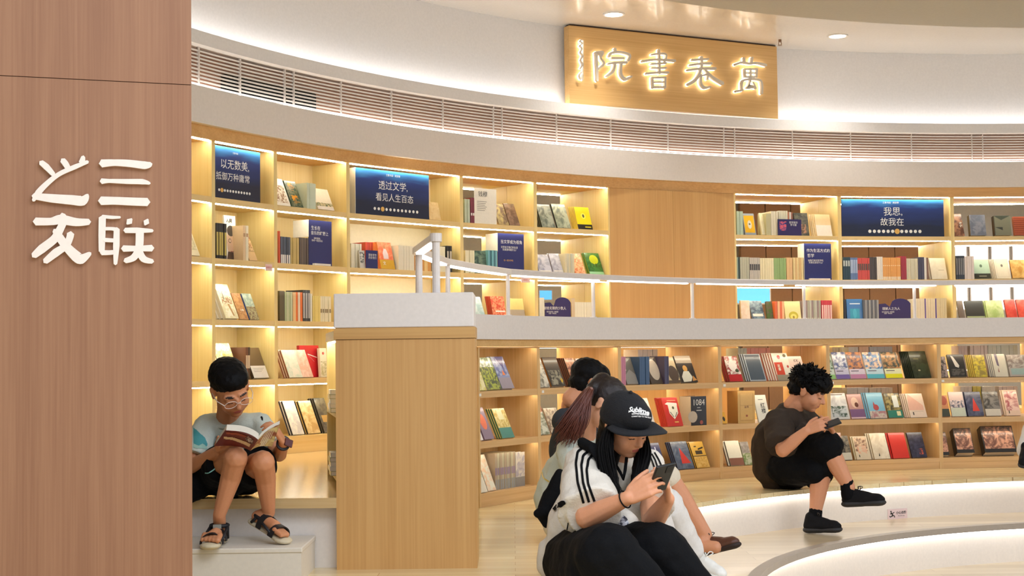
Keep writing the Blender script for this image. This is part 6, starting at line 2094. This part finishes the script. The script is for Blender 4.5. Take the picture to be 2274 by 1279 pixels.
body += hand_prims(w1, P(1440, 1078, 5.0) - w1, V(0.5, 0.6, -0.1), V(0.1, 0.2, 1), curls=[(0.1, 0.5, 0.5), (0.2, 0.6, 0.5), (0.35, 0.6, 0.6), (0.5, 0.7, 0.6)], s=0.98, thumb=(0.75, 0.5, 0.35))
body += hand_prims(w2, P(1481, 1072, 5.12) - w2, V(-0.9, -0.2, 0.1), V(0.0, 0.8, 0.5), curls=[(0.4, 1.0, 0.5), (0.45, 1.0, 0.5), (0.5, 1.0, 0.5), (0.55, 1.0, 0.5)], s=0.95, thumb=(0.7, 0.5, 0.3))
blob('body', body, [SKIN, LIPS, BROW], pw, 0.0042, 4, paint=head_paint(H))
sh = [('c', P(1352, 1050, 5.53), 0.085, P(1330, 1100, 5.56), 0.125), ('c', P(1330, 1100, 5.56), 0.125, V(0.24, 5.53, 0.22), 0.130), ('c', V(0.24, 5.53, 0.20), 0.13, V(0.235, 5.53, 0.14), 0.132),
      ('c', s1, 0.066, s2, 0.060), ('c', P(1330, 1020, 5.46), 0.05, P(1400, 1020, 5.56), 0.05),
      ('c', s1, 0.070, s1.lerp(e1, 0.5), 0.078), ('k', s1.lerp(e1, 0.2), 0.076, s1.lerp(e1, 0.93) , 0.100), ('k', s1.lerp(e1, 0.5) + V(0.02, 0, 0), 0.09, e1 + V(0.025, 0.0, 0.02), 0.098),
      ('c', s2, 0.064, s2.lerp(e2, 0.4), 0.070), ('k', s2.lerp(e2, 0.2), 0.07, s2.lerp(e2, 0.72), 0.086),
      ('c', P(1330, 1140, 5.45), 0.10, P(1390, 1170, 5.30), 0.05), ('c', P(1235, 1225, 5.55), 0.07, P(1225, 1258, 5.56), 0.055)]
so = blob('jersey', sh, [SHIRT_W], pw, 0.006, 4, noise_amp=0.009, noise_scale=11, seed=2)
bv = bvh_of(so)
for i, pth in enumerate(([(1296, 994), (1283, 1003), (1279, 1030), (1283, 1070), (1296, 1117)], [(1309, 1000), (1295, 1012), (1291, 1035), (1295, 1072), (1308, 1115)], [(1318, 1006), (1306, 1022), (1303, 1045), (1306, 1075), (1320, 1113)])):
    ribbon('stripe', bv, pth, 5.5, BLKC, so)
for pth in ([(1447, 1008), (1455, 1022), (1460, 1038)], [(1453, 1005), (1462, 1020), (1468, 1034)], [(1444, 1014), (1450, 1030), (1454, 1042)]):
    ribbon('stripe', bv, pth, 3.2, BLKC, so)
decal('jersey_print', bv, [[(1358, 1178), (1375, 1160), (1385, 1145), (1392, 1150), (1398, 1165), (1405, 1168), (1378, 1188)]], nmat((40, 38, 50), (190, 186, 190), 60), so)
ribbon('piping', bv, [(1262, 1160), (1258, 1180)], 2.5, BLKC, so)
pt = [('c', V(0.25, 5.52, 0.13), 0.130, V(0.26, 5.52, 0.12), 0.130), ('c', h1, 0.125, k1, 0.112), ('c', h2, 0.12, k2, 0.105), ('c', k1, 0.105, a1, 0.07), ('c', k2, 0.10, a2, 0.07),
      ('c', P(1278, 1262, 5.3), 0.10, P(1330, 1262, 5.0), 0.105), ('c', P(1285, 1300, 5.4), 0.11, P(1350, 1300, 5.0), 0.12)]
pt2 = pt + []
blob('trousers', pt2, [BLKC], pw, 0.008, 6, noise_amp=0.008, noise_scale=9, seed=4)
for a_, dx in ((a1, 0), (a2, 0)):
    shoe(pw, V(a_.x - 0.07, a_.y + 0.03, ZS + 0.002), V(a_.x + 0.17, a_.y - 0.05, ZS + 0.002), V(0, 0, 1), (SHOE_W, SHOE_W), 1.0)
# black v-neck edging, bracelet
bm = bmesh.new()
tube(bm, [P(1392, 1012, 5.38), P(1388, 1045, 5.34), P(1384, 1064, 5.32), P(1378, 1050, 5.36), P(1366, 1030, 5.40)], 0.006, 6); child(obj('collar_edge', bm, BLKC, None, smooth=True), so)
bm = bmesh.new(); dw = (w1 - e1).normalized(); o1 = dw.orthogonal().normalized(); o2_ = dw.cross(o1)
tube(bm, [w1 - dw * 0.012 + (o1 * math.cos(a) + o2_ * math.sin(a)) * 0.030 for a in [2 * math.pi * k / 24 for k in range(25)]], 0.0025, 6, cap=False); child(obj('wrist_band', bm, BLKC, None, smooth=True), pw)
# cap
hc = [E(H, (0, -0.016, 0.050), (0.090, 0.105, 0.088)), E(H, (0, -0.018, 0.030), (0.091, 0.107, 0.06)), E(H, (0, 0.03, 0.062), (0.074, 0.072, 0.064))]
Hi = H.copy()
cut_o = H @ V(0, 0, 0.008); cut_n = -(H.to_3x3() @ V(0, -0.18, 1)).normalized()
CAPM = mat('cap_cotton', (17, 16, 19), 0.9, bump=0.3, bscale=200)
cap = blob('cap', hc, [CAPM], pw, 0.005, 3, cuts=[(cut_o, cut_n)])
# brim: curved visor
bm = bmesh.new()
NB = 16
rows = []
for j in range(7):
    row = []
    for i in range(NB + 1):
        a = -1.25 + 2.5 * i / NB
        rr = 0.080 + 0.098 * j / 6 * max(0.0, math.cos(a * 0.95)) ** 0.6
        x = rr * math.sin(a) * (0.95 if j else 1.0)
        y = -0.016 + (0.100 + (rr - 0.080) * 1.0) * math.cos(a)
        z = 0.030 + 0.030 * (j / 6) - 2.4 * x * x * (0.5 + 0.5 * j / 6)
        row.append(H @ V(x, y, z))
    rows.append(row)
top = [[bm.verts.new(v) for v in r_] for r_ in rows]
nb = (H.to_3x3() @ V(0, 0, -1)).normalized() * 0.004
bot = [[bm.verts.new(v + nb) for v in r_] for r_ in rows]
for j in range(6):
    for i in range(NB):
        bm.faces.new((top[j][i], top[j][i + 1], top[j + 1][i + 1], top[j + 1][i]))
        bm.faces.new((bot[j][i], bot[j + 1][i], bot[j + 1][i + 1], bot[j][i + 1]))
for i in range(NB):
    bm.faces.new((top[6][i], top[6][i + 1], bot[6][i + 1], bot[6][i]))
    bm.faces.new((top[0][i], bot[0][i], bot[0][i + 1], top[0][i + 1]))
for j in range(6):
    bm.faces.new((top[j][0], top[j + 1][0], bot[j + 1][0], bot[j][0])); bm.faces.new((top[j][NB], bot[j][NB], bot[j + 1][NB], top[j + 1][NB]))
bmesh.ops.recalc_face_normals(bm, faces=bm.faces)
child(obj('brim', bm, CAPM, None, smooth=True), cap)
bm = bmesh.new(); bmesh.ops.create_icosphere(bm, subdivisions=2, radius=0.008, matrix=Matrix.Translation(H @ V(0, -0.016, 0.139))); child(obj('cap_button', bm, CAPM, None, smooth=True), cap)
bv = bvh_of(cap)


def wrap_text(s, px, py, hpx, slope, m, parent, bv, bold=0.0, spacing=1.0, arc=0.0, shear=0.0):
    me = text_mesh(s, size=hpx, bold=bold, spacing=spacing, shear=shear)
    bm = bmesh.new(); bm.from_mesh(me); bpy.data.meshes.remove(me)
    bmesh.ops.triangulate(bm, faces=bm.faces)
    dead = []
    for v in bm.verts:
        x, y = px + v.co.x, py - v.co.y + slope * v.co.x + arc * v.co.x ** 2
        h = hit_px(bv, x, y, 0.0012)
        if h is None:
            dead.append(v)
        else:
            v.co = h
    bmesh.ops.delete(bm, geom=dead, context='VERTS')
    o = obj('lettering', bm, m, None)
    return child(o, parent)


THREAD = mat('white_thread', (226, 222, 216), 0.7)
wrap_text('Sublime', 1418, 911, 15, 0.16, THREAD, cap, bv, bold=0.5, shear=0.3, arc=0.006, spacing=0.95)
wrap_text('MFG CO. INDUSTRY', 1422, 920, 4.2, 0.10, THREAD, cap, bv, bold=0.15, arc=0.004)
wrap_text('COMMITTED TO THE BEST', 1424, 925, 3.6, 0.08, THREAD, cap, bv, bold=0.15, arc=0.004)
ribbon('stitched_swash', bv, [(1396, 916), (1400, 912), (1412, 918), (1428, 919), (1438, 922)], 1.6, THREAD, cap, off=0.0013, step=1.0)
# long hair
hr = [E(H, (0, -0.03, 0.01), (0.080, 0.088, 0.075)), ('c', H @ V(0.074, 0.0, -0.03), 0.022, P(1345, 1020, 5.30), 0.032), ('c', P(1345, 1020, 5.30), 0.034, P(1362, 1085, 5.22), 0.026), ('c', P(1362, 1085, 5.22), 0.026, P(1374, 1110, 5.20), 0.010),
      ('c', H @ V(-0.072, 0.0, -0.03), 0.020, P(1425, 1020, 5.40), 0.030), ('c', P(1425, 1020, 5.40), 0.032, P(1412, 1075, 5.30), 0.022), ('c', P(1412, 1075, 5.30), 0.022, P(1405, 1095, 5.28), 0.008),
      ('c', H @ V(0, -0.06, -0.03), 0.06, P(1340, 1040, 5.44), 0.05)]
ha = blob('long_hair', hr, [HAIRK], pw, 0.006, 4, noise_amp=0.003, noise_scale=40)
cv = []
for k in range(150):
    o_ = rnd_ball(0.024)
    cv.append(spline([H @ V(0.078, 0.0, 0.0) + o_ * 0.7, P(1343, 1000, 5.28) + o_ * 1.3, P(1352, 1055, 5.24) + o_ * 1.2, P(1370 + R.uniform(-14, 8), 1108 + R.uniform(-22, 8), 5.20) + o_ * 0.5], 15))
for k in range(110):
    o_ = rnd_ball(0.022)
    cv.append(spline([H @ V(-0.074, 0.0, 0.0) + o_ * 0.7, P(1428, 1005, 5.38) + o_ * 1.3, P(1420, 1050, 5.33) + o_ * 1.1, P(1408 + R.uniform(-10, 14), 1090 + R.uniform(-20, 10), 5.28) + o_ * 0.5], 15))
child(strands('hair_strands', mat('hair_sheen', (12, 10, 9), 0.75), pw, cv, 0.0028), ha)
bm = bmesh.new(); tube(bm, spline([P(1352, 955, 5.3), P(1353, 1000, 5.28), P(1350, 1040, 5.3)], 10), 0.0015, 5)
# phone
pm = hframe(P(1467, 1064, 5.02), V(0.32, -0.52, -0.60), V(0.035, -0.113, 0.093))
t = thing('phone', 'black phone held by the woman in the cap', 'phone', pm)
obj('phone_case', bx(-0.037, 0.037, -0.0045, 0.0045, -0.062, 0.075, bev=0.003), PHONE, t)
obj('camera_bump', bx(-0.030, -0.004, 0.0046, 0.0065, 0.035, 0.068, bev=0.001), RUB_K, t)
# shoulder bag
t = thing('shoulder_bag', 'black shoulder bag behind the woman in the striped jersey', 'bag', Matrix.Translation(P(1215, 1130, 5.68)))
bg = blob('bag_body', [('c', P(1243, 1050, 5.70), 0.018, P(1228, 1110, 5.70), 0.045), ('c', P(1228, 1105, 5.70), 0.045, P(1210, 1140, 5.68), 0.036), ('c', P(1210, 1140, 5.68), 0.034, P(1214, 1165, 5.67), 0.014), ('c', P(1208, 1138, 5.66), 0.026, P(1195, 1140, 5.66), 0.02)], [BLKC], t, 0.006, 5, noise_amp=0.004)
ribbon('strap', bvh_of(so), [(1256, 1113), (1240, 1124), (1232, 1134)], 8, BLKC, t, off=0.006)
sq_ = (V(0.5, -0.8, 0.2), 0.3)
blob('strap', [('c', P(a, b, y), 0.024, P(a2_, b2_, y2_), 0.022, sq_) for (a, b, y), (a2_, b2_, y2_) in zip([(1293, 984, 5.36), (1318, 996, 5.30), (1334, 1020, 5.28), (1344, 1055, 5.29)], [(1318, 996, 5.30), (1334, 1020, 5.28), (1344, 1055, 5.29), (1352, 1095, 5.32)])], [BLKC], t, 0.005, 3)

# ================================================================= ponytailed woman
p2 = person('person', 'woman with a reddish brown ponytail and mint white top, seen from behind', V(0.24, 6.8, 0))
H = hframe(P(1345, 898, 6.70), (0.60, -0.22, -0.62), (0.35, 0, 0.9), 0.98)
neck = P(1300, 972, 6.80)
s1, s2 = P(1262, 1003, 6.62), P(1325, 1003, 7.02)
k1, k2 = P(1440, 1120, 6.75), P(1480, 1122, 6.95)
a1, a2 = P(1543, 1236, 7.10), P(1500, 1262, 6.95)
e1, e2 = P(1300, 1085, 6.5), P(1370, 1080, 6.95)
w1, w2 = P(1350, 1020, 6.5), P(1372, 1010, 6.7)
pel = V(0.25, 6.85, 0.12)
body = head_prims(H)
body += chain((H @ V(0, -0.03, -0.09), 0.045), (neck, 0.05), (P(1275, 1040, 6.83), 0.085), (pel, 0.11))
body += chain((s1, 0.045), (e1, 0.036), (w1, 0.023)) + chain((s2, 0.045), (e2, 0.036), (w2, 0.023))
body += chain((pel, 0.09), (k1, 0.055), (a2, 0.036)) + chain((pel, 0.09), (k2, 0.055), (a1, 0.036))
body += hand_prims(w1, P(1345, 985, 6.5) - w1, V(0.9, -0.1, 0), V(0, 0.4, 0.9), curl=(0.4, 0.6, 0.5), s=0.92)
body += hand_prims(w2, P(1365, 975, 6.7) - w2, V(-0.9, -0.1, 0), V(0, 0.4, 0.9), curl=(0.4, 0.6, 0.5), s=0.92)
blob('body', body, [SKIN_P, LIPS, BROW], p2, 0.005, 4, paint=head_paint(H))
sh = [('c', P(1290, 1000, 6.82), 0.09, P(1266, 1050, 6.85), 0.125), ('c', P(1266, 1050, 6.85), 0.125, pel + V(-0.03, 0, 0.10), 0.135), ('c', s1, 0.06, s2, 0.06),
      ('c', s1, 0.062, s1.lerp(e1, 0.5), 0.066), ('k', s1.lerp(e1, 0.2), 0.066, s1.lerp(e1, 0.8), 0.075), ('c', s2, 0.06, s2.lerp(e2, 0.6), 0.066), ('c', P(1302, 985, 6.8), 0.055, P(1290, 1000, 6.8), 0.07)]
so = blob('top', sh, [SHIRT_M], p2, 0.007, 4, noise_amp=0.008, noise_scale=12, seed=5)
ribbon('chain_strap', bvh_of(so), [(1203, 1045), (1207, 1062), (1220, 1070)], 3, mat('gold_chain', (206, 180, 90), 0.4), so)
blob('trousers', [('c', pel, 0.135, pel + V(0.04, 0, 0), 0.13), ('c', pel, 0.11, k1, 0.085), ('c', pel + V(0.05, 0.1, 0), 0.11, k2, 0.085), ('c', k1, 0.08, a2, 0.06), ('c', k2, 0.082, a1 + (k2 - a1) * 0.12, 0.060)], [TROUS], p2, 0.008, 5, noise_amp=0.006, noise_scale=12)
sn = shoe(p2, P(1534, 1262, 7.12), P(1606, 1290, 7.0), V(0, 0, 1), (SHOE_W, SHOE_W), 1.0, lace=SHOE_W)
shoe(p2, V(a2.x - 0.05, a2.y, ZS + 0.003), V(a2.x + 0.18, a2.y - 0.05, ZS + 0.003), V(0, 0, 1), (SHOE_W, SHOE_W), 1.0, lace=SHOE_W)
bvs = bvh_of(sn)
ribbon('dark_stripe', bvs, [(1546, 1262), (1555, 1266)], 2.5, BLKC, sn)
ribbon('dark_stripe', bvs, [(1547, 1268), (1556, 1272)], 2.5, BLKC, sn)
knot = P(1314, 862, 6.66)
hr = [E(H, (0, -0.018, 0.036), (0.086, 0.104, 0.090)), E(H, (0, -0.05, 0.0), (0.074, 0.062, 0.06)), E(H, (0, 0.03, 0.05), (0.080, 0.064, 0.05)), ('c', knot, 0.026, H @ V(0, -0.08, 0.06), 0.05)]
ha = blob('hair', hr, [HAIRB], p2, 0.006, 3, noise_amp=0.003, noise_scale=50)
cv = []
for k in range(420):
    o_ = rnd_ball(0.03)
    j = R.uniform(-1, 1)
    cv.append(spline([knot + o_ * 0.35, P(1302, 880, 6.58) + o_ * 0.9, P(1283 + 10 * j, 925, 6.54) + o_ * 1.4, P(1262 + 22 * j, 965 + R.uniform(-14, 14), 6.54) + o_ * 1.2], 12))
tl = child(strands('ponytail', HAIRR, p2, cv, 0.0032), ha)
blob('ponytail_core', [('c', knot, 0.022, P(1300, 885, 6.58), 0.032), ('c', P(1300, 885, 6.58), 0.032, P(1282, 930, 6.54), 0.036), ('c', P(1282, 930, 6.54), 0.034, P(1272, 955, 6.54), 0.014)], [HAIRB], ha, 0.006, 3)
bm = bmesh.new(); bmesh.ops.create_icosphere(bm, subdivisions=2, radius=0.008, matrix=Matrix.Translation(P(1313, 863, 6.60))); child(obj('hair_tie', bm, mat('hair_tie_pearl', (150, 110, 96), 0.3), None, smooth=True), ha)
# small phone she looks at
t = thing('phone', 'dark phone held by the ponytailed woman', 'phone', hframe(P(1358, 985, 6.58), V(-0.3, -0.3, 0.9), V(0.3, 0.1, 0.9)))
obj('phone_case', bx(-0.036, 0.036, -0.0045, 0.0045, -0.07, 0.07, bev=0.003), PHONE, t)

# ================================================================= man behind, cream shorts
p3 = person('person', 'man in a dark grey t-shirt and cream shorts, crossing a leg in a brown shoe', V(0.4, 7.8, 0))
H = hframe(P(1309, 850, 7.72), (0.78, 0.22, -0.42), (0.1, 0, 1), 1.0)
neck = P(1268, 905, 7.80)
s1, s2 = P(1252, 935, 7.60), P(1300, 935, 8.02)
pel = V(0.36, 7.85, 0.12)
k1, a1 = P(1482, 1060, 7.60), P(1566, 1188, 7.62)
k2, a2 = P(1478, 1120, 7.75), V(0.82, 7.75, ZS + 0.1)
e1, w1 = P(1330, 1010, 7.5), P(1390, 985, 7.5)
e2, w2 = P(1370, 1000, 8.0), P(1400, 985, 7.8)
body = head_prims(H)
body += chain((H @ V(0, -0.03, -0.09), 0.05), (neck, 0.056), (P(1275, 985, 7.85), 0.10), (pel, 0.12)) + chain((s1, 0.05), (e1, 0.04), (w1, 0.026)) + chain((s2, 0.05), (e2, 0.04), (w2, 0.026))
body += chain((pel, 0.09), (k1, 0.058), (k1.lerp(a1, 0.35), 0.056), (a1, 0.038)) + chain((pel, 0.09), (k2, 0.056), (a2, 0.038))
body += chain((a1, 0.038), (P(1556, 1212, 7.6), 0.034), (P(1590, 1215, 7.56), 0.032))
body += hand_prims(w1, V(0.8, -0.1, 0.4), V(0, 0.2, 0.9), V(0, 0.9, 0.2), s=0.98)
blob('body', body, [SKIN, LIPS, BROW], p3, 0.005, 4, paint=head_paint(H))
blob('t_shirt', [('c', P(1272, 935, 7.82), 0.09, P(1272, 990, 7.86), 0.13), ('c', P(1272, 990, 7.86), 0.13, pel + V(-0.03, 0, 0.1), 0.14), ('c', s1, 0.065, s2, 0.06), ('c', s1, 0.066, s1.lerp(e1, 0.5), 0.07), ('k', s1.lerp(e1, 0.2), 0.07, s1.lerp(e1, 0.75), 0.08), ('c', s2, 0.06, s2.lerp(e2, 0.6), 0.07)], [TEE_K], p3, 0.007, 4, noise_amp=0.007)
blob('shorts', [('c', pel, 0.135, pel + V(0.03, 0, 0), 0.135), ('c', pel + V(0, -0.05, 0.02), 0.11, pel.lerp(k1, 0.7), 0.092), ('k', pel.lerp(k1, 0.5), 0.095, k1.lerp(a1, 0.10), 0.078), ('c', pel.lerp(k1, 0.7), 0.09, k1, 0.072), ('c', pel, 0.11, k2, 0.09), ('k', k2, 0.085, k2 + V(0.05, -0.02, -0.10), 0.08)], [SHORT_C], p3, 0.007, 4, noise_amp=0.006)
blob('hair', [E(H, (0, -0.022, 0.040), (0.084, 0.102, 0.084)), E(H, (0, 0.03, 0.066), (0.07, 0.06, 0.05)), E(H, (0, -0.05, -0.02), (0.072, 0.06, 0.06))], [HAIRK], p3, 0.006, 2, noise_amp=0.005, noise_scale=40)
shoe(p3, P(1545, 1238, 7.66), P(1646, 1213, 7.52), (P(1545, 1180, 7.66) - P(1545, 1238, 7.66)), (SHOE_BR, SOLE_D), 0.98, lace=LACE_K, high=0.075)
shoe(p3, V(a2.x - 0.05, a2.y, ZS + 0.003), V(a2.x + 0.2, a2.y - 0.05, ZS + 0.003), V(0, 0, 1), (SHOE_BR, SOLE_D), 1.0)

# ================================================================= man on the right
p4 = person('person', 'man in a charcoal t-shirt and black shorts bent over a phone, right', V(1.72, 9.5, 0))
H = hframe(P(1795, 868, 9.42), (0.80, -0.36, -0.42), (0.0, 0, 1), 1.12)
neck = P(1762, 908, 9.48)
s1, s2 = P(1728, 935, 9.28), P(1788, 930, 9.70)
pel = V(1.74, 9.56, 0.12)
e1, w1 = P(1738, 1000, 9.08), P(1790, 957, 9.02)
e2, w2 = P(1838, 975, 9.45), P(1846, 962, 9.15)
k1, a1 = P(1836, 992, 9.15), P(1886, 1082, 9.12)
k2, a2 = P(1826, 1030, 9.22), P(1811, 1137, 9.20)
body = head_prims(H)
body += chain((H @ V(0, -0.03, -0.09), 0.056), (neck, 0.06), (P(1735, 970, 9.52), 0.11), (pel, 0.13)) + chain((s1, 0.055), (e1, 0.044), (e1.lerp(w1, 0.4), 0.042), (w1, 0.029)) + chain((s2, 0.055), (e2, 0.044), (w2, 0.029))
body += chain((pel, 0.09), (k1, 0.065), (k1.lerp(a1, 0.35), 0.062), (a1, 0.038)) + chain((pel, 0.09), (k2, 0.065), (k2.lerp(a2, 0.35), 0.064), (a2, 0.038))
body += hand_prims(w1, P(1818, 944, 9.0) - w1, V(0.3, 0.7, -0.5), V(0.3, 0.3, 0.9), curls=[(0.1, 0.3, 0.2), (0.5, 0.8, 0.5), (0.6, 0.9, 0.5), (0.7, 0.9, 0.5)], s=1.05)
body += hand_prims(w2, P(1846, 942, 9.08) - w2, V(-0.8, -0.2, 0.5), V(0, 0.8, 0.4), curl=(0.5, 0.9, 0.5), s=1.05)
blob('body', body, [SKIN, LIPS, BROW], p4, 0.005, 4, paint=head_paint(H))
blob('t_shirt', [('c', P(1752, 930, 9.50), 0.11, P(1725, 980, 9.55), 0.165), ('c', P(1725, 980, 9.55), 0.165, P(1722, 1040, 9.58), 0.15), ('c', P(1750, 965, 9.5), 0.13, P(1780, 975, 9.45), 0.11), ('c', s1, 0.08, s2, 0.07), ('c', s1, 0.085, s1.lerp(e1, 0.5), 0.095), ('k', s1.lerp(e1, 0.2), 0.09, s1.lerp(e1, 0.88), 0.10), ('c', s2, 0.07, s2.lerp(e2, 0.6), 0.08), ('c', neck + V(0, 0.02, -0.03), 0.062, neck + V(0, 0.02, -0.06), 0.075)], [TEE_D], p4, 0.008, 4, noise_amp=0.010, noise_scale=10, seed=7)
blob('shorts', [('c', pel + V(0, 0, 0.01), 0.14, pel + V(0.05, 0, 0.0), 0.135), ('c', pel, 0.13, k1, 0.105), ('k', pel.lerp(k1, 0.6), 0.10, k1.lerp(a1, 0.16), 0.088), ('c', pel + V(0, 0.0, 0), 0.14, k2, 0.105), ('k', pel.lerp(k2, 0.7), 0.11, k2.lerp(a2, 0.30) , 0.095), ('c', P(1740, 1040, 9.4), 0.11, P(1805, 1045, 9.2), 0.09), ('c', P(1800, 985, 9.3), 0.10, P(1830, 990, 9.15), 0.085)], [BLKC], p4, 0.008, 4, noise_amp=0.008, seed=3)
hr = [E(H, (0, -0.020, 0.050), (0.094, 0.112, 0.090)), E(H, (0, 0.035, 0.075), (0.084, 0.078, 0.058)), E(H, (0, 0.075, 0.062), (0.066, 0.036, 0.036)), E(H, (0, -0.055, 0.0), (0.080, 0.066, 0.06)), E(H, (0.06, 0.01, 0.03), (0.03, 0.05, 0.035)), E(H, (-0.06, 0.01, 0.03), (0.03, 0.05, 0.035))]
ha = blob('hair', hr, [HAIRK], p4, 0.006, 2, noise_amp=0.012, noise_scale=30)
cv = []
for k in range(420):
    th = R.uniform(0, 2 * math.pi); phi = math.acos(R.uniform(-0.25, 1))
    n_ = V(math.sin(phi) * math.cos(th), math.sin(phi) * math.sin(th), math.cos(phi))
    if n_.y > 0.5 and n_.z < 0.35:
        continue
    b0_ = V(n_.x * 0.088, n_.y * 0.105 - 0.01, n_.z * 0.088 + 0.05)
    tip = b0_ * 1.0 + (n_ + V(R.uniform(-0.6, 0.6), R.uniform(-0.2, 0.8), R.uniform(-0.6, 0.3))).normalized() * R.uniform(0.015, 0.034)
    cv.append([H @ b0_, H @ (b0_.lerp(tip, 0.5) + n_ * 0.005), H @ tip])
child(strands('hair_tufts', HAIRK, p4, cv, 0.0055), ha)
for hl, te, up_ in ((P(1790, 1181, 9.20), P(1866, 1181, 9.10), V(0, 0, 1)), (P(1874, 1124, 9.14), P(1965, 1121, 9.04), V(0.18, 0, 1))):
    if hl.z < ZS + 0.004:
        dz = ZS + 0.004 - hl.z; hl.z += dz; te.z = hl.z
    shoe(p4, hl, te, up_, (SHOE_K, RUB_K), 1.12, lace=LACE_K, high=0.07)
blob('sock', chain((a1.lerp(k1, 0.10), 0.043), (P(1884, 1100, 9.13), 0.046)), [BLKC], p4, 0.006, 3)
blob('sock', chain((a2.lerp(k2, 0.02), 0.043), (P(1808, 1158, 9.19), 0.046)), [BLKC], p4, 0.006, 3)
dd = (P(1863, 931, 9.02) - P(1820, 955, 9.04)).normalized()
t = thing('phone', 'black phone held by the man in the charcoal t-shirt', 'phone', hframe(P(1841, 943, 9.03), V(-0.35, -0.35, 0.85), dd))
obj('phone_case', bx(-0.037, 0.037, -0.005, 0.005, -0.072, 0.072, bev=0.003), PHONE, t)
obj('phone_screen', bx(-0.034, 0.034, 0.0052, 0.0058, -0.068, 0.068), mat('phone_screen', (18, 20, 26), 0.5), t)

# ================================================================= person cut off by the right edge
t = thing('person', 'black shoe and pale trouser leg of someone cut off at the right edge', 'person', Matrix.Translation(V(3.33, 9.6, 0)))
kx = P(2300, 960, 9.55); ax = P(2278, 1000, 9.5)
blob('trousers', [('c', P(2330, 985, 9.75), 0.13, kx, 0.09), ('c', kx, 0.085, ax, 0.06)], [TROUS], t, 0.008, 4)
blob('top', [('c', P(2335, 985, 9.85), 0.13, P(2312, 900, 9.8), 0.11)], [mat('rust_top', (140, 60, 40), 0.8)], t, 0.008, 4)
shoe(t, P(2281, 1008, 9.5), P(2274, 1040, 9.35), V(-0.4, -0.8, 0.4), (SHOE_K, RUB_K), 1.0)
